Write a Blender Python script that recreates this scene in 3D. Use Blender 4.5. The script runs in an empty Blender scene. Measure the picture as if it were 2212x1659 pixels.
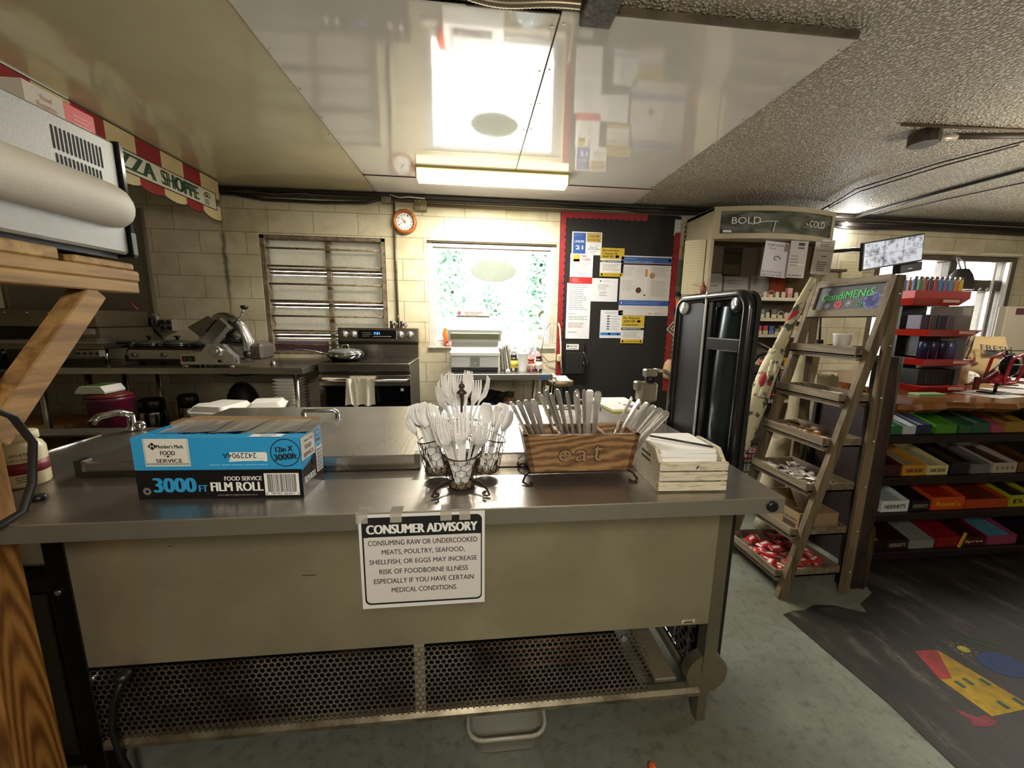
import bpy, math, random
from mathutils import Vector, Matrix
from math import sin, cos, pi, radians
S = bpy.context.scene
C = S.collection
rnd = random.Random(7)

# ---------------------------------------------------------------- camera
cam_data = bpy.data.cameras.new('camera')
cam = bpy.data.objects.new('camera', cam_data)
C.objects.link(cam)
cam_data.sensor_width = 36.0
cam_data.lens = 815.0 / 2212 * 36.0
cam_data.clip_start = 0.05
cam_data.clip_end = 200
PITCH, YAW, ROLL = radians(9.47), radians(5.88), radians(0.783)
A_ = Matrix(((cos(YAW), -sin(YAW), 0), (sin(YAW), cos(YAW), 0), (0, 0, 1)))
B_ = Matrix(((1, 0, 0), (0, 0, -1), (0, 1, 0)))
P_ = Matrix(((1, 0, 0), (0, cos(PITCH), -sin(PITCH)), (0, sin(PITCH), cos(PITCH))))
Q_ = Matrix(((cos(ROLL), -sin(ROLL), 0), (sin(ROLL), cos(ROLL), 0), (0, 0, 1)))
V_ = Q_ @ P_ @ B_ @ A_
R3 = Matrix((V_[0], -V_[1], -V_[2])).transposed()
cam.matrix_world = Matrix.Translation((0, 0, 1.285)) @ R3.to_4x4()
S.camera = cam

# ---------------------------------------------------------------- colour management and world
S.view_settings.view_transform = 'Standard'
S.view_settings.look = 'None'
S.view_settings.gamma = 1.0
S.view_settings.use_curve_mapping = False
S.view_settings.exposure = 0.14
W = bpy.data.worlds.new('daylight')
S.world = W
W.use_nodes = True
bg = W.node_tree.nodes['Background']
bg.inputs[0].default_value = (0.93, 0.97, 1.0, 1)
bg.inputs[1].default_value = 13.0

def light(name, kind, loc, power, col, size=None, rot=(0, 0, 0), sy=None):
    d = bpy.data.lights.new(name, kind)
    d.energy = power
    d.color = col
    if kind == 'AREA':
        d.size = size
        if sy:
            d.shape = 'RECTANGLE'
            d.size_y = sy
    elif size:
        d.shadow_soft_size = size
    o = bpy.data.objects.new(name, d)
    o.location = loc
    o.rotation_euler = rot
    C.objects.link(o)
    return o
WARM = (1.0, 0.93, 0.82)
# fluorescent tubes of the kitchen fixture (built below) and unseen point lights standing in for the shop lighting behind the camera
light('kitchen_tube_light', 'AREA', (0.17, 3.26, 2.355), 85, (1.0, 0.95, 0.84), 1.1, sy=0.12)
light('shop_lamp_left', 'POINT', (0.05, -0.6, 1.8), 66, WARM, .14)
light('shop_lamp_right', 'POINT', (1.6, -1.6, 1.7), 14, WARM, .14)
light('ceiling_fill_right', 'POINT', (4.6, 1.62, 1.8), 28, WARM, .12)  # unseen fill added to brighten the popcorn ceiling at the right
light('ceiling_fill_counter', 'POINT', (3.5, 1.72, 1.85), 30, WARM, .12)  # added ceiling wash over the live-edge counter, no fixture here

# ---------------------------------------------------------------- materials
def lin(h):
    h = h.lstrip('#')
    out = []
    for i in (0, 2, 4):
        c = int(h[i:i + 2], 16) / 255
        out.append(c / 12.92 if c <= 0.04045 else ((c + 0.055) / 1.055) ** 2.4)
    return (*out, 1)
MATS = {}
def newmat(name):
    m = bpy.data.materials.new(name)
    m.use_nodes = True
    nt = m.node_tree
    return m, nt, nt.nodes['Principled BSDF']
def N(nt, kind, **kw):
    n = nt.nodes.new(kind)
    for k, v in kw.items():
        if k in n.inputs:
            n.inputs[k].default_value = v
        else:
            setattr(n, k, v)
    return n
def coords(nt, scale=(1, 1, 1), rot=(0, 0, 0)):
    t = N(nt, 'ShaderNodeTexCoord')
    m = N(nt, 'ShaderNodeMapping')
    m.inputs['Scale'].default_value = scale
    m.inputs['Rotation'].default_value = rot
    nt.links.new(t.outputs['Object'], m.inputs['Vector'])
    return m.outputs['Vector']
def mat(col, rough=0.5, metal=0.0, var=0.0, vs=6, bump=0.0, bs=60, stretch=(1, 1, 1), col2=None, spec=None, trans=0, coat=0, lo=.35, hi=.65):
    key = ('m', col, rough, metal, var, vs, bump, bs, stretch, col2, spec, trans, coat, lo, hi)
    if key in MATS:
        return MATS[key]
    m, nt, b = newmat('surface_' + col.strip('#'))
    c = lin(col)
    b.inputs['Base Color'].default_value = c
    b.inputs['Roughness'].default_value = rough
    b.inputs['Metallic'].default_value = metal
    if spec is not None:
        b.inputs['Specular IOR Level'].default_value = spec
    if trans:
        b.inputs['Transmission Weight'].default_value = trans
    if coat:
        b.inputs['Coat Weight'].default_value = coat
    if var or col2 or bump:
        vec = coords(nt, stretch)
    if var or col2:
        n = N(nt, 'ShaderNodeTexNoise', Scale=vs, Detail=5.0, Roughness=0.6)
        nt.links.new(vec, n.inputs['Vector'])
        r = N(nt, 'ShaderNodeValToRGB')
        r.color_ramp.elements[0].position = lo
        r.color_ramp.elements[1].position = hi
        c2 = lin(col2) if col2 else tuple(x * (1 - var) for x in c[:3]) + (1,)
        r.color_ramp.elements[0].color = c2
        r.color_ramp.elements[1].color = c
        nt.links.new(n.outputs['Fac'], r.inputs['Fac'])
        nt.links.new(r.outputs['Color'], b.inputs['Base Color'])
    if bump:
        n2 = N(nt, 'ShaderNodeTexNoise', Scale=bs, Detail=3.0)
        nt.links.new(vec, n2.inputs['Vector'])
        bp = N(nt, 'ShaderNodeBump', Strength=bump, Distance=0.01)
        nt.links.new(n2.outputs['Fac'], bp.inputs['Height'])
        nt.links.new(bp.outputs['Normal'], b.inputs['Normal'])
    MATS[key] = m
    return m
def wood(c1, c2, axis='x', rough=0.6, sc=1.0, bump=.15):
    key = ('w', c1, c2, axis, rough, sc)
    if key in MATS:
        return MATS[key]
    m, nt, b = newmat('wood_' + c1.strip('#'))
    st = {'x': (1.2, 14, 14), 'y': (14, 1.2, 14), 'z': (14, 14, 1.2)}[axis]
    vec = coords(nt, tuple(s * sc for s in st))
    n = N(nt, 'ShaderNodeTexNoise', Scale=2.2, Detail=8.0, Roughness=0.65, Distortion=0.9)
    nt.links.new(vec, n.inputs['Vector'])
    r = N(nt, 'ShaderNodeValToRGB')
    r.color_ramp.elements[0].position = .36
    r.color_ramp.elements[1].position = .62
    r.color_ramp.elements[0].color = lin(c2)
    r.color_ramp.elements[1].color = lin(c1)
    nt.links.new(n.outputs['Fac'], r.inputs['Fac'])
    nt.links.new(r.outputs['Color'], b.inputs['Base Color'])
    b.inputs['Roughness'].default_value = rough
    bp = N(nt, 'ShaderNodeBump', Strength=bump, Distance=0.004)
    nt.links.new(n.outputs['Fac'], bp.inputs['Height'])
    nt.links.new(bp.outputs['Normal'], b.inputs['Normal'])
    MATS[key] = m
    return m
def emit(col, strength):
    key = ('e', col, strength)
    if key in MATS:
        return MATS[key]
    m, nt, b = newmat('glow_' + col.strip('#'))
    b.inputs['Base Color'].default_value = lin(col)
    b.inputs['Emission Color'].default_value = lin(col)
    b.inputs['Emission Strength'].default_value = strength
    MATS[key] = m
    return m
def steel(col='b9b4aa', rough=0.3, stretch=(2, 60, 60), dirt=0.25, bump=.04, metal=1.0):
    key = ('s', col, rough, stretch, dirt, metal)
    if key in MATS:
        return MATS[key]
    m, nt, b = newmat('steel_' + col.strip('#'))
    c = lin(col)
    b.inputs['Metallic'].default_value = metal
    vec = coords(nt, stretch)
    n = N(nt, 'ShaderNodeTexNoise', Scale=4, Detail=4.0)
    nt.links.new(vec, n.inputs['Vector'])
    bp = N(nt, 'ShaderNodeBump', Strength=bump, Distance=0.01)
    nt.links.new(n.outputs['Fac'], bp.inputs['Height'])
    nt.links.new(bp.outputs['Normal'], b.inputs['Normal'])
    v2 = coords(nt)
    n2 = N(nt, 'ShaderNodeTexNoise', Scale=3.2, Detail=6.0, Roughness=.65)
    nt.links.new(v2, n2.inputs['Vector'])
    r = N(nt, 'ShaderNodeValToRGB')
    r.color_ramp.elements[0].position = .3
    r.color_ramp.elements[1].position = .7
    r.color_ramp.elements[0].color = tuple(x * (1 - dirt) for x in c[:3]) + (1,)
    r.color_ramp.elements[1].color = c
    nt.links.new(n2.outputs['Fac'], r.inputs['Fac'])
    nt.links.new(r.outputs['Color'], b.inputs['Base Color'])
    mr = N(nt, 'ShaderNodeMapRange')
    mr.inputs['To Min'].default_value = rough * 1.35
    mr.inputs['To Max'].default_value = rough * 0.75
    nt.links.new(n2.outputs['Fac'], mr.inputs['Value'])
    nt.links.new(mr.outputs['Result'], b.inputs['Roughness'])
    MATS[key] = m
    return m
def clear(tint='ffffff', gloss=0.08, alpha=1.0, rough=.02):
    """thin clear sheet: tinted transparency with a glossy film"""
    key = ('c', tint, gloss, alpha, rough)
    if key in MATS:
        return MATS[key]
    m, nt, b = newmat('clear_' + tint)
    out = nt.nodes['Material Output']
    t = N(nt, 'ShaderNodeBsdfTransparent', Color=lin(tint))
    g = N(nt, 'ShaderNodeBsdfGlossy', Roughness=rough)
    mx = N(nt, 'ShaderNodeMixShader')
    fr = N(nt, 'ShaderNodeLayerWeight', Blend=gloss * 3)
    nt.links.new(fr.outputs['Fresnel'], mx.inputs[0])
    nt.links.new(t.outputs[0], mx.inputs[1])
    nt.links.new(g.outputs[0], mx.inputs[2])
    last = mx
    if alpha < 1:
        b.inputs['Base Color'].default_value = lin(tint)
        b.inputs['Roughness'].default_value = .25
        m2 = N(nt, 'ShaderNodeMixShader')
        m2.inputs[0].default_value = 1 - alpha
        nt.links.new(mx.outputs[0], m2.inputs[1])
        nt.links.new(b.outputs[0], m2.inputs[2])
        last = m2
    nt.links.new(last.outputs[0], out.inputs['Surface'])
    MATS[key] = m
    return m

WHITE = mat('e8e6e0', .5)
PAPER = mat('dcdad6', .7)
BLACK = mat('0c0c0d', .4)
INK = mat('141313', .6)
STEEL = steel()
STEELV = steel('b0aba0', .28, (60, 60, 2))
STEELD = steel('6d6860', .32)
CHROME = mat('d6d6d8', .08, 1.0)
DARK = mat('17130f', .6)

# ---------------------------------------------------------------- mesh helpers
FONTC = {}
def glyphs(txt, bold):
    key = (txt, bold)
    if key not in FONTC:
        cu = bpy.data.curves.new('lettering', 'FONT')
        cu.body = txt
        cu.size = 1
        cu.offset = bold
        cu.resolution_u = 3
        cu.align_x = 'CENTER'
        cu.align_y = 'CENTER'
        ob = bpy.data.objects.new('lettering', cu)
        C.objects.link(ob)
        me = bpy.data.meshes.new_from_object(ob)
        vs = [tuple(v.co) for v in me.vertices]
        fs = [tuple(p.vertices) for p in me.polygons]
        xs = [v[0] for v in vs] or [0]
        ys = [v[1] for v in vs] or [0]
        FONTC[key] = (vs, fs, (min(xs), max(xs), min(ys), max(ys)))
        bpy.data.objects.remove(ob)
        bpy.data.curves.remove(cu)
        bpy.data.meshes.remove(me)
    return FONTC[key]
OFF = {}
class MB:
    def __init__(s, m=None):
        s.v, s.f, s.mi, s.sm, s.mats, s.T, s.m = [], [], [], [], [], None, m
    def idx(s, m):
        m = m or s.m
        if m not in s.mats:
            s.mats.append(m)
        return s.mats.index(m)
    def add(s, vs, fs, m=None, smooth=False):
        o = len(s.v)
        if s.T:
            vs = [s.T @ Vector(v) for v in vs]
        s.v += [tuple(v) for v in vs]
        i = s.idx(m)
        for f in fs:
            s.f.append(tuple(o + k for k in f))
            s.mi.append(i)
            s.sm.append(smooth)
        return s
    def box(s, x0, x1, y0, y1, z0, z1, m=None, b=0):
        if x0 > x1: x0, x1 = x1, x0
        if y0 > y1: y0, y1 = y1, y0
        if z0 > z1: z0, z1 = z1, z0
        b = min(b, (x1 - x0) * .45, (y1 - y0) * .45, (z1 - z0) * .45)
        if b <= 0:
            vs = [(x, y, z) for x in (x0, x1) for y in (y0, y1) for z in (z0, z1)]
            return s.add(vs, [(0, 1, 3, 2), (4, 6, 7, 5), (0, 4, 5, 1), (2, 3, 7, 6), (0, 2, 6, 4), (1, 5, 7, 3)], m)
        cx, cy, cz = (x0 + x1) / 2, (y0 + y1) / 2, (z0 + z1) / 2
        hx, hy, hz = (x1 - x0) / 2, (y1 - y0) / 2, (z1 - z0) / 2
        vs, id_ = [], {}
        for sx in (-1, 1):
            for sy in (-1, 1):
                for sz in (-1, 1):
                    for a in range(3):
                        d = [hx - b, hy - b, hz - b]
                        d[a] += b
                        id_[sx, sy, sz, a] = len(vs)
                        vs.append((cx + sx * d[0], cy + sy * d[1], cz + sz * d[2]))
        fs = []
        for a in range(3):
            u, w = (a + 1) % 3, (a + 2) % 3
            for sg in (-1, 1):
                q = []
                for su, sw in ((-1, -1), (1, -1), (1, 1), (-1, 1)):
                    k = [0, 0, 0]
                    k[a], k[u], k[w] = sg, su, sw
                    q.append(id_[(*k, a)])
                fs.append(tuple(q) if sg > 0 else tuple(reversed(q)))
            for su in (-1, 1):
                for sw in (-1, 1):
                    k0, k1 = [0, 0, 0], [0, 0, 0]
                    k0[u] = k1[u] = su
                    k0[w] = k1[w] = sw
                    k0[a], k1[a] = -1, 1
                    q = (id_[(*k0, u)], id_[(*k1, u)], id_[(*k1, w)], id_[(*k0, w)])
                    fs.append(q if su * sw < 0 else tuple(reversed(q)))
        for sx in (-1, 1):
            for sy in (-1, 1):
                for sz in (-1, 1):
                    q = tuple(id_[sx, sy, sz, a] for a in range(3))
                    fs.append(q if sx * sy * sz > 0 else tuple(reversed(q)))
        return s.add(vs, fs, m)
    def prism(s, pts, a0, a1, m=None, axis='z', smooth=False):
        n = len(pts)
        def p(q, a):
            return {'z': (q[0], q[1], a), 'y': (q[0], a, q[1]), 'x': (a, q[0], q[1])}[axis]
        vs = [p(q, a0) for q in pts] + [p(q, a1) for q in pts]
        s.add(vs, [tuple(range(n)), tuple(range(2 * n - 1, n - 1, -1))], m)
        i = s.idx(m)
        o = len(s.v) - 2 * n
        for k in range(n):
            s.f.append((o + k, o + (k + 1) % n, o + n + (k + 1) % n, o + n + k))
            s.mi.append(i)
            s.sm.append(smooth)
        return s
    def loft(s, rings, m=None, caps=True, smooth=True, closed=True):
        n = len(rings[0])
        vs = [p for r in rings for p in r]
        fs = []
        for i in range(len(rings) - 1):
            for k in range(n if closed else n - 1):
                a, b_ = i * n + k, i * n + (k + 1) % n
                fs.append((a, b_, b_ + n, a + n))
        s.add(vs, fs, m, smooth)
        if caps and closed:
            o = len(s.v) - len(vs)
            i = s.idx(m)
            s.f += [tuple(o + k for k in range(n - 1, -1, -1)), tuple(o + len(vs) - n + k for k in range(n))]
            s.mi += [i, i]
            s.sm += [False, False]
        return s
    def tube(s, pts, r, m=None, n=8, loop=False, flat=1.0, smooth=True):
        pts = [Vector(p) for p in pts]
        rs = r if isinstance(r, (list, tuple)) else [r] * len(pts)
        rings, up = [], None
        L = len(pts)
        for i, p in enumerate(pts):
            if loop:
                t = pts[(i + 1) % L] - pts[i - 1]
            else:
                t = pts[min(i + 1, L - 1)] - pts[max(i - 1, 0)]
            t = t.normalized() if t.length > 1e-9 else Vector((0, 0, 1))
            if up is None:
                up = Vector((0, 0, 1)) if abs(t.z) < .9 else Vector((0, 1, 0))
            u = t.cross(up)
            u = u.normalized() if u.length > 1e-6 else t.orthogonal().normalized()
            up = u.cross(t).normalized()
            rings.append([tuple(p + u * (rs[i] * cos(2 * pi * k / n)) + up * (rs[i] * flat * sin(2 * pi * k / n))) for k in range(n)])
        if loop:
            rings.append(rings[0])
            return s.loft(rings, m, False, smooth)
        return s.loft(rings, m, True, smooth)
    def lathe(s, prof, m=None, n=24, c=(0, 0, 0), axis='z', smooth=True, sy=1.0):
        rings = []
        for r, h in prof:
            ring = []
            for k in range(n):
                a = 2 * pi * k / n
                u, w = r * cos(a), r * sin(a) * sy
                q = {'z': (u, w, h), 'y': (u, h, w), 'x': (h, u, w)}[axis]
                ring.append((c[0] + q[0], c[1] + q[1], c[2] + q[2]))
            rings.append(ring)
        return s.loft(rings, m, True, smooth)
    def cyl(s, p0, p1, r, m=None, n=16):
        return s.tube([p0, p1], r, m, n)
    def ball(s, c, rx, ry=None, rz=None, m=None, n=14, k=8):
        ry, rz = ry or rx, rz or rx
        rings = [[(c[0] + rx * sin(pi * j / k) * cos(2 * pi * i / n), c[1] + ry * sin(pi * j / k) * sin(2 * pi * i / n), c[2] - rz * cos(pi * j / k)) for i in range(n)] for j in range(1, k)]
        rings = [[(c[0] + .001 * rx * cos(2 * pi * i / n), c[1] + .001 * ry * sin(2 * pi * i / n), c[2] - rz) for i in range(n)]] + rings + [[(c[0] + .001 * rx * cos(2 * pi * i / n), c[1] + .001 * ry * sin(2 * pi * i / n), c[2] + rz) for i in range(n)]]
        return s.loft(rings, m, True, True)
    def quad(s, a, b, c, d, m=None):
        return s.add([a, b, c, d], [(0, 1, 2, 3)], m)
    def poly(s, pts, m=None):
        return s.add(pts, [tuple(range(len(pts)))], m)
    def face(s, o, u, v, pts, m=None, lift=0.0):
        """flat polygon in the plane o + u*a + v*b, lifted along the normal u x v"""
        o, u, v = Vector(o), Vector(u), Vector(v)
        nrm = u.cross(v).normalized() * lift
        return s.add([tuple(o + u * a + v * b_ + nrm) for a, b_ in pts], [tuple(range(len(pts)))], m)
    def rect(s, o, u, v, a0, a1, b0, b1, m=None, lift=0.0):
        return s.face(o, u, v, [(a0, b0), (a1, b0), (a1, b1), (a0, b1)], m, lift)
    def text(s, txt, o, u, v, a, b, w, h, m=None, lift=0.001, bold=0.0, rot=0):
        """lettering fitted into a box of width w and height h centred at (a, b) of the plane o,u,v"""
        vs, fs, (x0, x1, y0, y1) = glyphs(txt, 0)
        if not vs:
            return s
        if bold:   # heavier strokes: the same outline laid over itself, shifted sideways
            d = bold * h / (y1 - y0) * 1.3
            for sh in (-d, d):
                s.text(txt, o, u, v, a + sh * cos(rot), b + sh * sin(rot), w - 2 * d, h, m, lift + (1e-5 if sh > 0 else -1e-5), 0, rot)
        o, u, v = Vector(o), Vector(u), Vector(v)
        nrm = u.cross(v).normalized() * lift
        kx, ky = w / (x1 - x0), h / (y1 - y0)
        cx, cy = (x0 + x1) / 2, (y0 + y1) / 2
        out = []
        for x, y, _ in vs:
            p, q = (x - cx) * kx, (y - cy) * ky
            if rot:
                p, q = p * cos(rot) - q * sin(rot), p * sin(rot) + q * cos(rot)
            out.append(tuple(o + u * (a + p) + v * (b + q) + nrm))
        return s.add(out, fs, m)
    def lines(s, o, u, v, a0, a1, b0, b1, n, m, lift=.0008, fill=.35, seed=1, ragged=.3):
        """rows of unreadable small print as thin broken bars"""
        r = random.Random(seed)
        st = (b1 - b0) / n
        for i in range(n):
            y = b1 - (i + .5) * st
            x, end = a0, a1 - (a1 - a0) * ragged * r.random()
            while x < end - .001:
                w = min((a1 - a0) * (.1 + .2 * r.random()), end - x)
                s.rect(o, u, v, x, x + w * .9, y - st * fill / 2, y + st * fill / 2, m, lift)
                x += w
        return s
    def build(s, name, parent=None, off=None):
        me = bpy.data.meshes.new(name)
        if off is None:
            off = OFF.get(parent.name, Vector()) if parent else Vector()
        off = Vector(off)
        vs = s.v if off.length == 0 else [tuple(Vector(v) - off) for v in s.v]
        me.from_pydata(vs, [], s.f)
        for m in s.mats:
            me.materials.append(m)
        me.polygons.foreach_set('material_index', s.mi)
        me.polygons.foreach_set('use_smooth', s.sm)
        me.update()
        o = bpy.data.objects.new(name, me)
        C.objects.link(o)
        if parent:
            o.parent = parent
            OFF[o.name] = off
        return o
    def single(s, name, label, cat, loc=None, group=None, world=True):
        """a thing that is one mesh, its origin at loc; world: shape given in world coordinates"""
        loc = Vector(loc) if loc else Vector()
        o = s.build(name, None, loc if world else Vector())
        o.location = loc
        tag(o, label, cat, group)
        return o
def tag(o, label, cat, group=None, kind=None):
    o['label'] = label
    o['category'] = cat
    if group:
        o['group'] = group
    if kind:
        o['kind'] = kind
    return o
def thing(name, label, cat, loc=(0, 0, 0), rotz=0.0, group=None, world=None):
    """an Empty at the base of a thing; world: its parts are given in world coordinates (no rotation)"""
    o = bpy.data.objects.new(name, None)
    C.objects.link(o)
    o.empty_display_size = .05
    o.location = loc
    o.rotation_euler = (0, 0, rotz)
    if world is None:
        world = rotz == 0
    OFF[o.name] = Vector(loc) if world else Vector()
    return tag(o, label, cat, group)
def dup(root, loc, rot=None, label=None, scale=None):
    r = root.copy()
    C.objects.link(r)
    r.location = loc
    if rot is not None:
        r.rotation_euler = rot if isinstance(rot, tuple) else (0, 0, rot)
    if scale:
        r.scale = scale
    if label:
        r['label'] = label
    for ch in list(root.children):
        c = ch.copy()
        C.objects.link(c)
        c.parent = r
        for g in list(ch.children):
            d = g.copy()
            C.objects.link(d)
            d.parent = c
    return r
def struct(mb, name, parent=None):
    o = mb.build(name, parent)
    if not parent:
        o['kind'] = 'structure'
    return o
def arc(c, r, a0, a1, n, plane='xz'):
    out = []
    for i in range(n + 1):
        a = a0 + (a1 - a0) * i / n
        p, q = r * cos(a), r * sin(a)
        out.append({'xz': (c[0] + p, c[1], c[2] + q), 'xy': (c[0] + p, c[1] + q, c[2]), 'yz': (c[0], c[1] + p, c[2] + q)}[plane])
    return out
def rrect(x0, x1, y0, y1, r, n=5):
    pts = []
    for cx, cy, a in ((x1 - r, y1 - r, 0), (x0 + r, y1 - r, pi / 2), (x0 + r, y0 + r, pi), (x1 - r, y0 + r, 1.5 * pi)):
        for i in range(n + 1):
            t = a + pi / 2 * i / n
            pts.append((cx + r * cos(t), cy + r * sin(t)))
    return pts
X_, Y_, Z_ = (1, 0, 0), (0, 1, 0), (0, 0, 1)
NX_, NY_ = (-1, 0, 0), (0, -1, 0)
# ================================================================ the setting
def block_wall_mat():
    m, nt, b = newmat('painted_block')
    tc = N(nt, 'ShaderNodeTexCoord')
    sp = N(nt, 'ShaderNodeSeparateXYZ')
    nt.links.new(tc.outputs['Object'], sp.inputs[0])
    ad = N(nt, 'ShaderNodeMath', operation='ADD')
    nt.links.new(sp.outputs['X'], ad.inputs[0])
    nt.links.new(sp.outputs['Y'], ad.inputs[1])
    zs = N(nt, 'ShaderNodeMath', operation='ADD')
    zs.inputs[1].default_value = -1.263 + 0.203 * 20 + .0035
    nt.links.new(sp.outputs['Z'], zs.inputs[0])
    xs = N(nt, 'ShaderNodeMath', operation='ADD')
    xs.inputs[1].default_value = -3.93 + 40.6 + .08
    nt.links.new(ad.outputs[0], xs.inputs[0])
    cb = N(nt, 'ShaderNodeCombineXYZ')
    nt.links.new(xs.outputs[0], cb.inputs['X'])
    nt.links.new(zs.outputs[0], cb.inputs['Y'])
    br = N(nt, 'ShaderNodeTexBrick')
    br.inputs['Scale'].default_value = 1.0
    br.inputs['Brick Width'].default_value = .406
    br.inputs['Row Height'].default_value = .203
    br.inputs['Mortar Size'].default_value = .0035
    br.inputs['Mortar Smooth'].default_value = .3
    br.inputs['Color1'].default_value = lin('d6ccb0')
    br.inputs['Color2'].default_value = lin('cdc3a6')
    br.inputs['Mortar'].default_value = lin('9a8d6c')
    nt.links.new(cb.outputs[0], br.inputs['Vector'])
    # greasy stain running down the joint beside the jalousie window, and general soiling
    n1 = N(nt, 'ShaderNodeTexNoise', Scale=14.0, Detail=6.0, Roughness=.7)
    nt.links.new(tc.outputs['Object'], n1.inputs['Vector'])
    dx = N(nt, 'ShaderNodeMath', operation='ADD')
    dx.inputs[1].default_value = 2.31
    nt.links.new(sp.outputs['X'], dx.inputs[0])
    nz = N(nt, 'ShaderNodeMath', operation='MULTIPLY_ADD')
    nz.inputs[1].default_value = .07
    nz.inputs[2].default_value = -.035
    nt.links.new(n1.outputs['Fac'], nz.inputs[0])
    d2 = N(nt, 'ShaderNodeMath', operation='ADD')
    nt.links.new(dx.outputs[0], d2.inputs[0])
    nt.links.new(nz.outputs[0], d2.inputs[1])
    ab = N(nt, 'ShaderNodeMath', operation='ABSOLUTE')
    nt.links.new(d2.outputs[0], ab.inputs[0])
    mr = N(nt, 'ShaderNodeMapRange')
    mr.inputs['From Min'].default_value = 0.004
    mr.inputs['From Max'].default_value = 0.03
    mr.inputs['To Min'].default_value = .75
    mr.inputs['To Max'].default_value = 0
    nt.links.new(ab.outputs[0], mr.inputs['Value'])
    zr = N(nt, 'ShaderNodeMapRange')
    zr.inputs['From Min'].default_value = 1.2
    zr.inputs['From Max'].default_value = 1.6
    nt.links.new(sp.outputs['Z'], zr.inputs['Value'])
    zr2 = N(nt, 'ShaderNodeMapRange')
    zr2.inputs['From Min'].default_value = 2.08
    zr2.inputs['From Max'].default_value = 2.04
    nt.links.new(sp.outputs['Z'], zr2.inputs['Value'])
    mm = N(nt, 'ShaderNodeMath', operation='MULTIPLY')
    nt.links.new(zr.outputs[0], mm.inputs[0])
    nt.links.new(zr2.outputs[0], mm.inputs[1])
    m3 = N(nt, 'ShaderNodeMath', operation='MULTIPLY')
    nt.links.new(mm.outputs[0], m3.inputs[0])
    nt.links.new(mr.outputs[0], m3.inputs[1])
    mx = N(nt, 'ShaderNodeMix', data_type='RGBA')
    nt.links.new(m3.outputs[0], mx.inputs[0])
    nt.links.new(br.outputs['Color'], mx.inputs[6])
    mx.inputs[7].default_value = lin('3c3426')
    n2 = N(nt, 'ShaderNodeTexNoise', Scale=1.6, Detail=7.0, Roughness=.7)
    nt.links.new(tc.outputs['Object'], n2.inputs['Vector'])
    r2 = N(nt, 'ShaderNodeValToRGB')
    r2.color_ramp.elements[0].position = .3
    r2.color_ramp.elements[1].position = .6
    r2.color_ramp.elements[0].color = lin('bcb39c')
    r2.color_ramp.elements[1].color = (1, 1, 1, 1)
    nt.links.new(n2.outputs['Fac'], r2.inputs['Fac'])
    ml = N(nt, 'ShaderNodeMix', data_type='RGBA', blend_type='MULTIPLY')
    ml.inputs[0].default_value = .8
    nt.links.new(mx.outputs[2], ml.inputs[6])
    nt.links.new(r2.outputs['Color'], ml.inputs[7])
    nt.links.new(ml.outputs[2], b.inputs['Base Color'])
    b.inputs['Roughness'].default_value = .42
    bp = N(nt, 'ShaderNodeBump', Strength=.5, Distance=.006, invert=True)
    nt.links.new(br.outputs['Fac'], bp.inputs['Height'])
    n3 = N(nt, 'ShaderNodeTexNoise', Scale=45.0, Detail=4.0)
    nt.links.new(tc.outputs['Object'], n3.inputs['Vector'])
    b2 = N(nt, 'ShaderNodeBump', Strength=.18, Distance=.004)
    nt.links.new(n3.outputs['Fac'], b2.inputs['Height'])
    nt.links.new(bp.outputs['Normal'], b2.inputs['Normal'])
    nt.links.new(b2.outputs['Normal'], b.inputs['Normal'])
    return m
BLOCK = block_wall_mat()
def floor_mat():
    m, nt, b = newmat('worn_concrete')
    v = coords(nt)
    n = N(nt, 'ShaderNodeTexNoise', Scale=1.7, Detail=8.0, Roughness=.65)
    nt.links.new(v, n.inputs['Vector'])
    r = N(nt, 'ShaderNodeValToRGB')
    e = r.color_ramp.elements
    e[0].position, e[1].position = .32, .72
    e[0].color, e[1].color = lin('66624f'), lin('868c7d')
    e2 = e.new(.5)
    e2.color = lin('70756a')
    nt.links.new(n.outputs['Fac'], r.inputs['Fac'])
    n2 = N(nt, 'ShaderNodeTexNoise', Scale=26.0, Detail=6.0, Roughness=.8)
    nt.links.new(v, n2.inputs['Vector'])
    r2 = N(nt, 'ShaderNodeValToRGB')
    r2.color_ramp.elements[0].position, r2.color_ramp.elements[1].position = .28, .5
    r2.color_ramp.elements[0].color, r2.color_ramp.elements[1].color = lin('8a8270'), (1, 1, 1, 1)
    nt.links.new(n2.outputs['Fac'], r2.inputs['Fac'])
    ml = N(nt, 'ShaderNodeMix', data_type='RGBA', blend_type='MULTIPLY')
    ml.inputs[0].default_value = .7
    nt.links.new(r.outputs['Color'], ml.inputs[6])
    nt.links.new(r2.outputs['Color'], ml.inputs[7])
    nt.links.new(ml.outputs[2], b.inputs['Base Color'])
    b.inputs['Roughness'].default_value = .42
    bp = N(nt, 'ShaderNodeBump', Strength=.15, Distance=.004)
    nt.links.new(n2.outputs['Fac'], bp.inputs['Height'])
    nt.links.new(bp.outputs['Normal'], b.inputs['Normal'])
    return m
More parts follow.
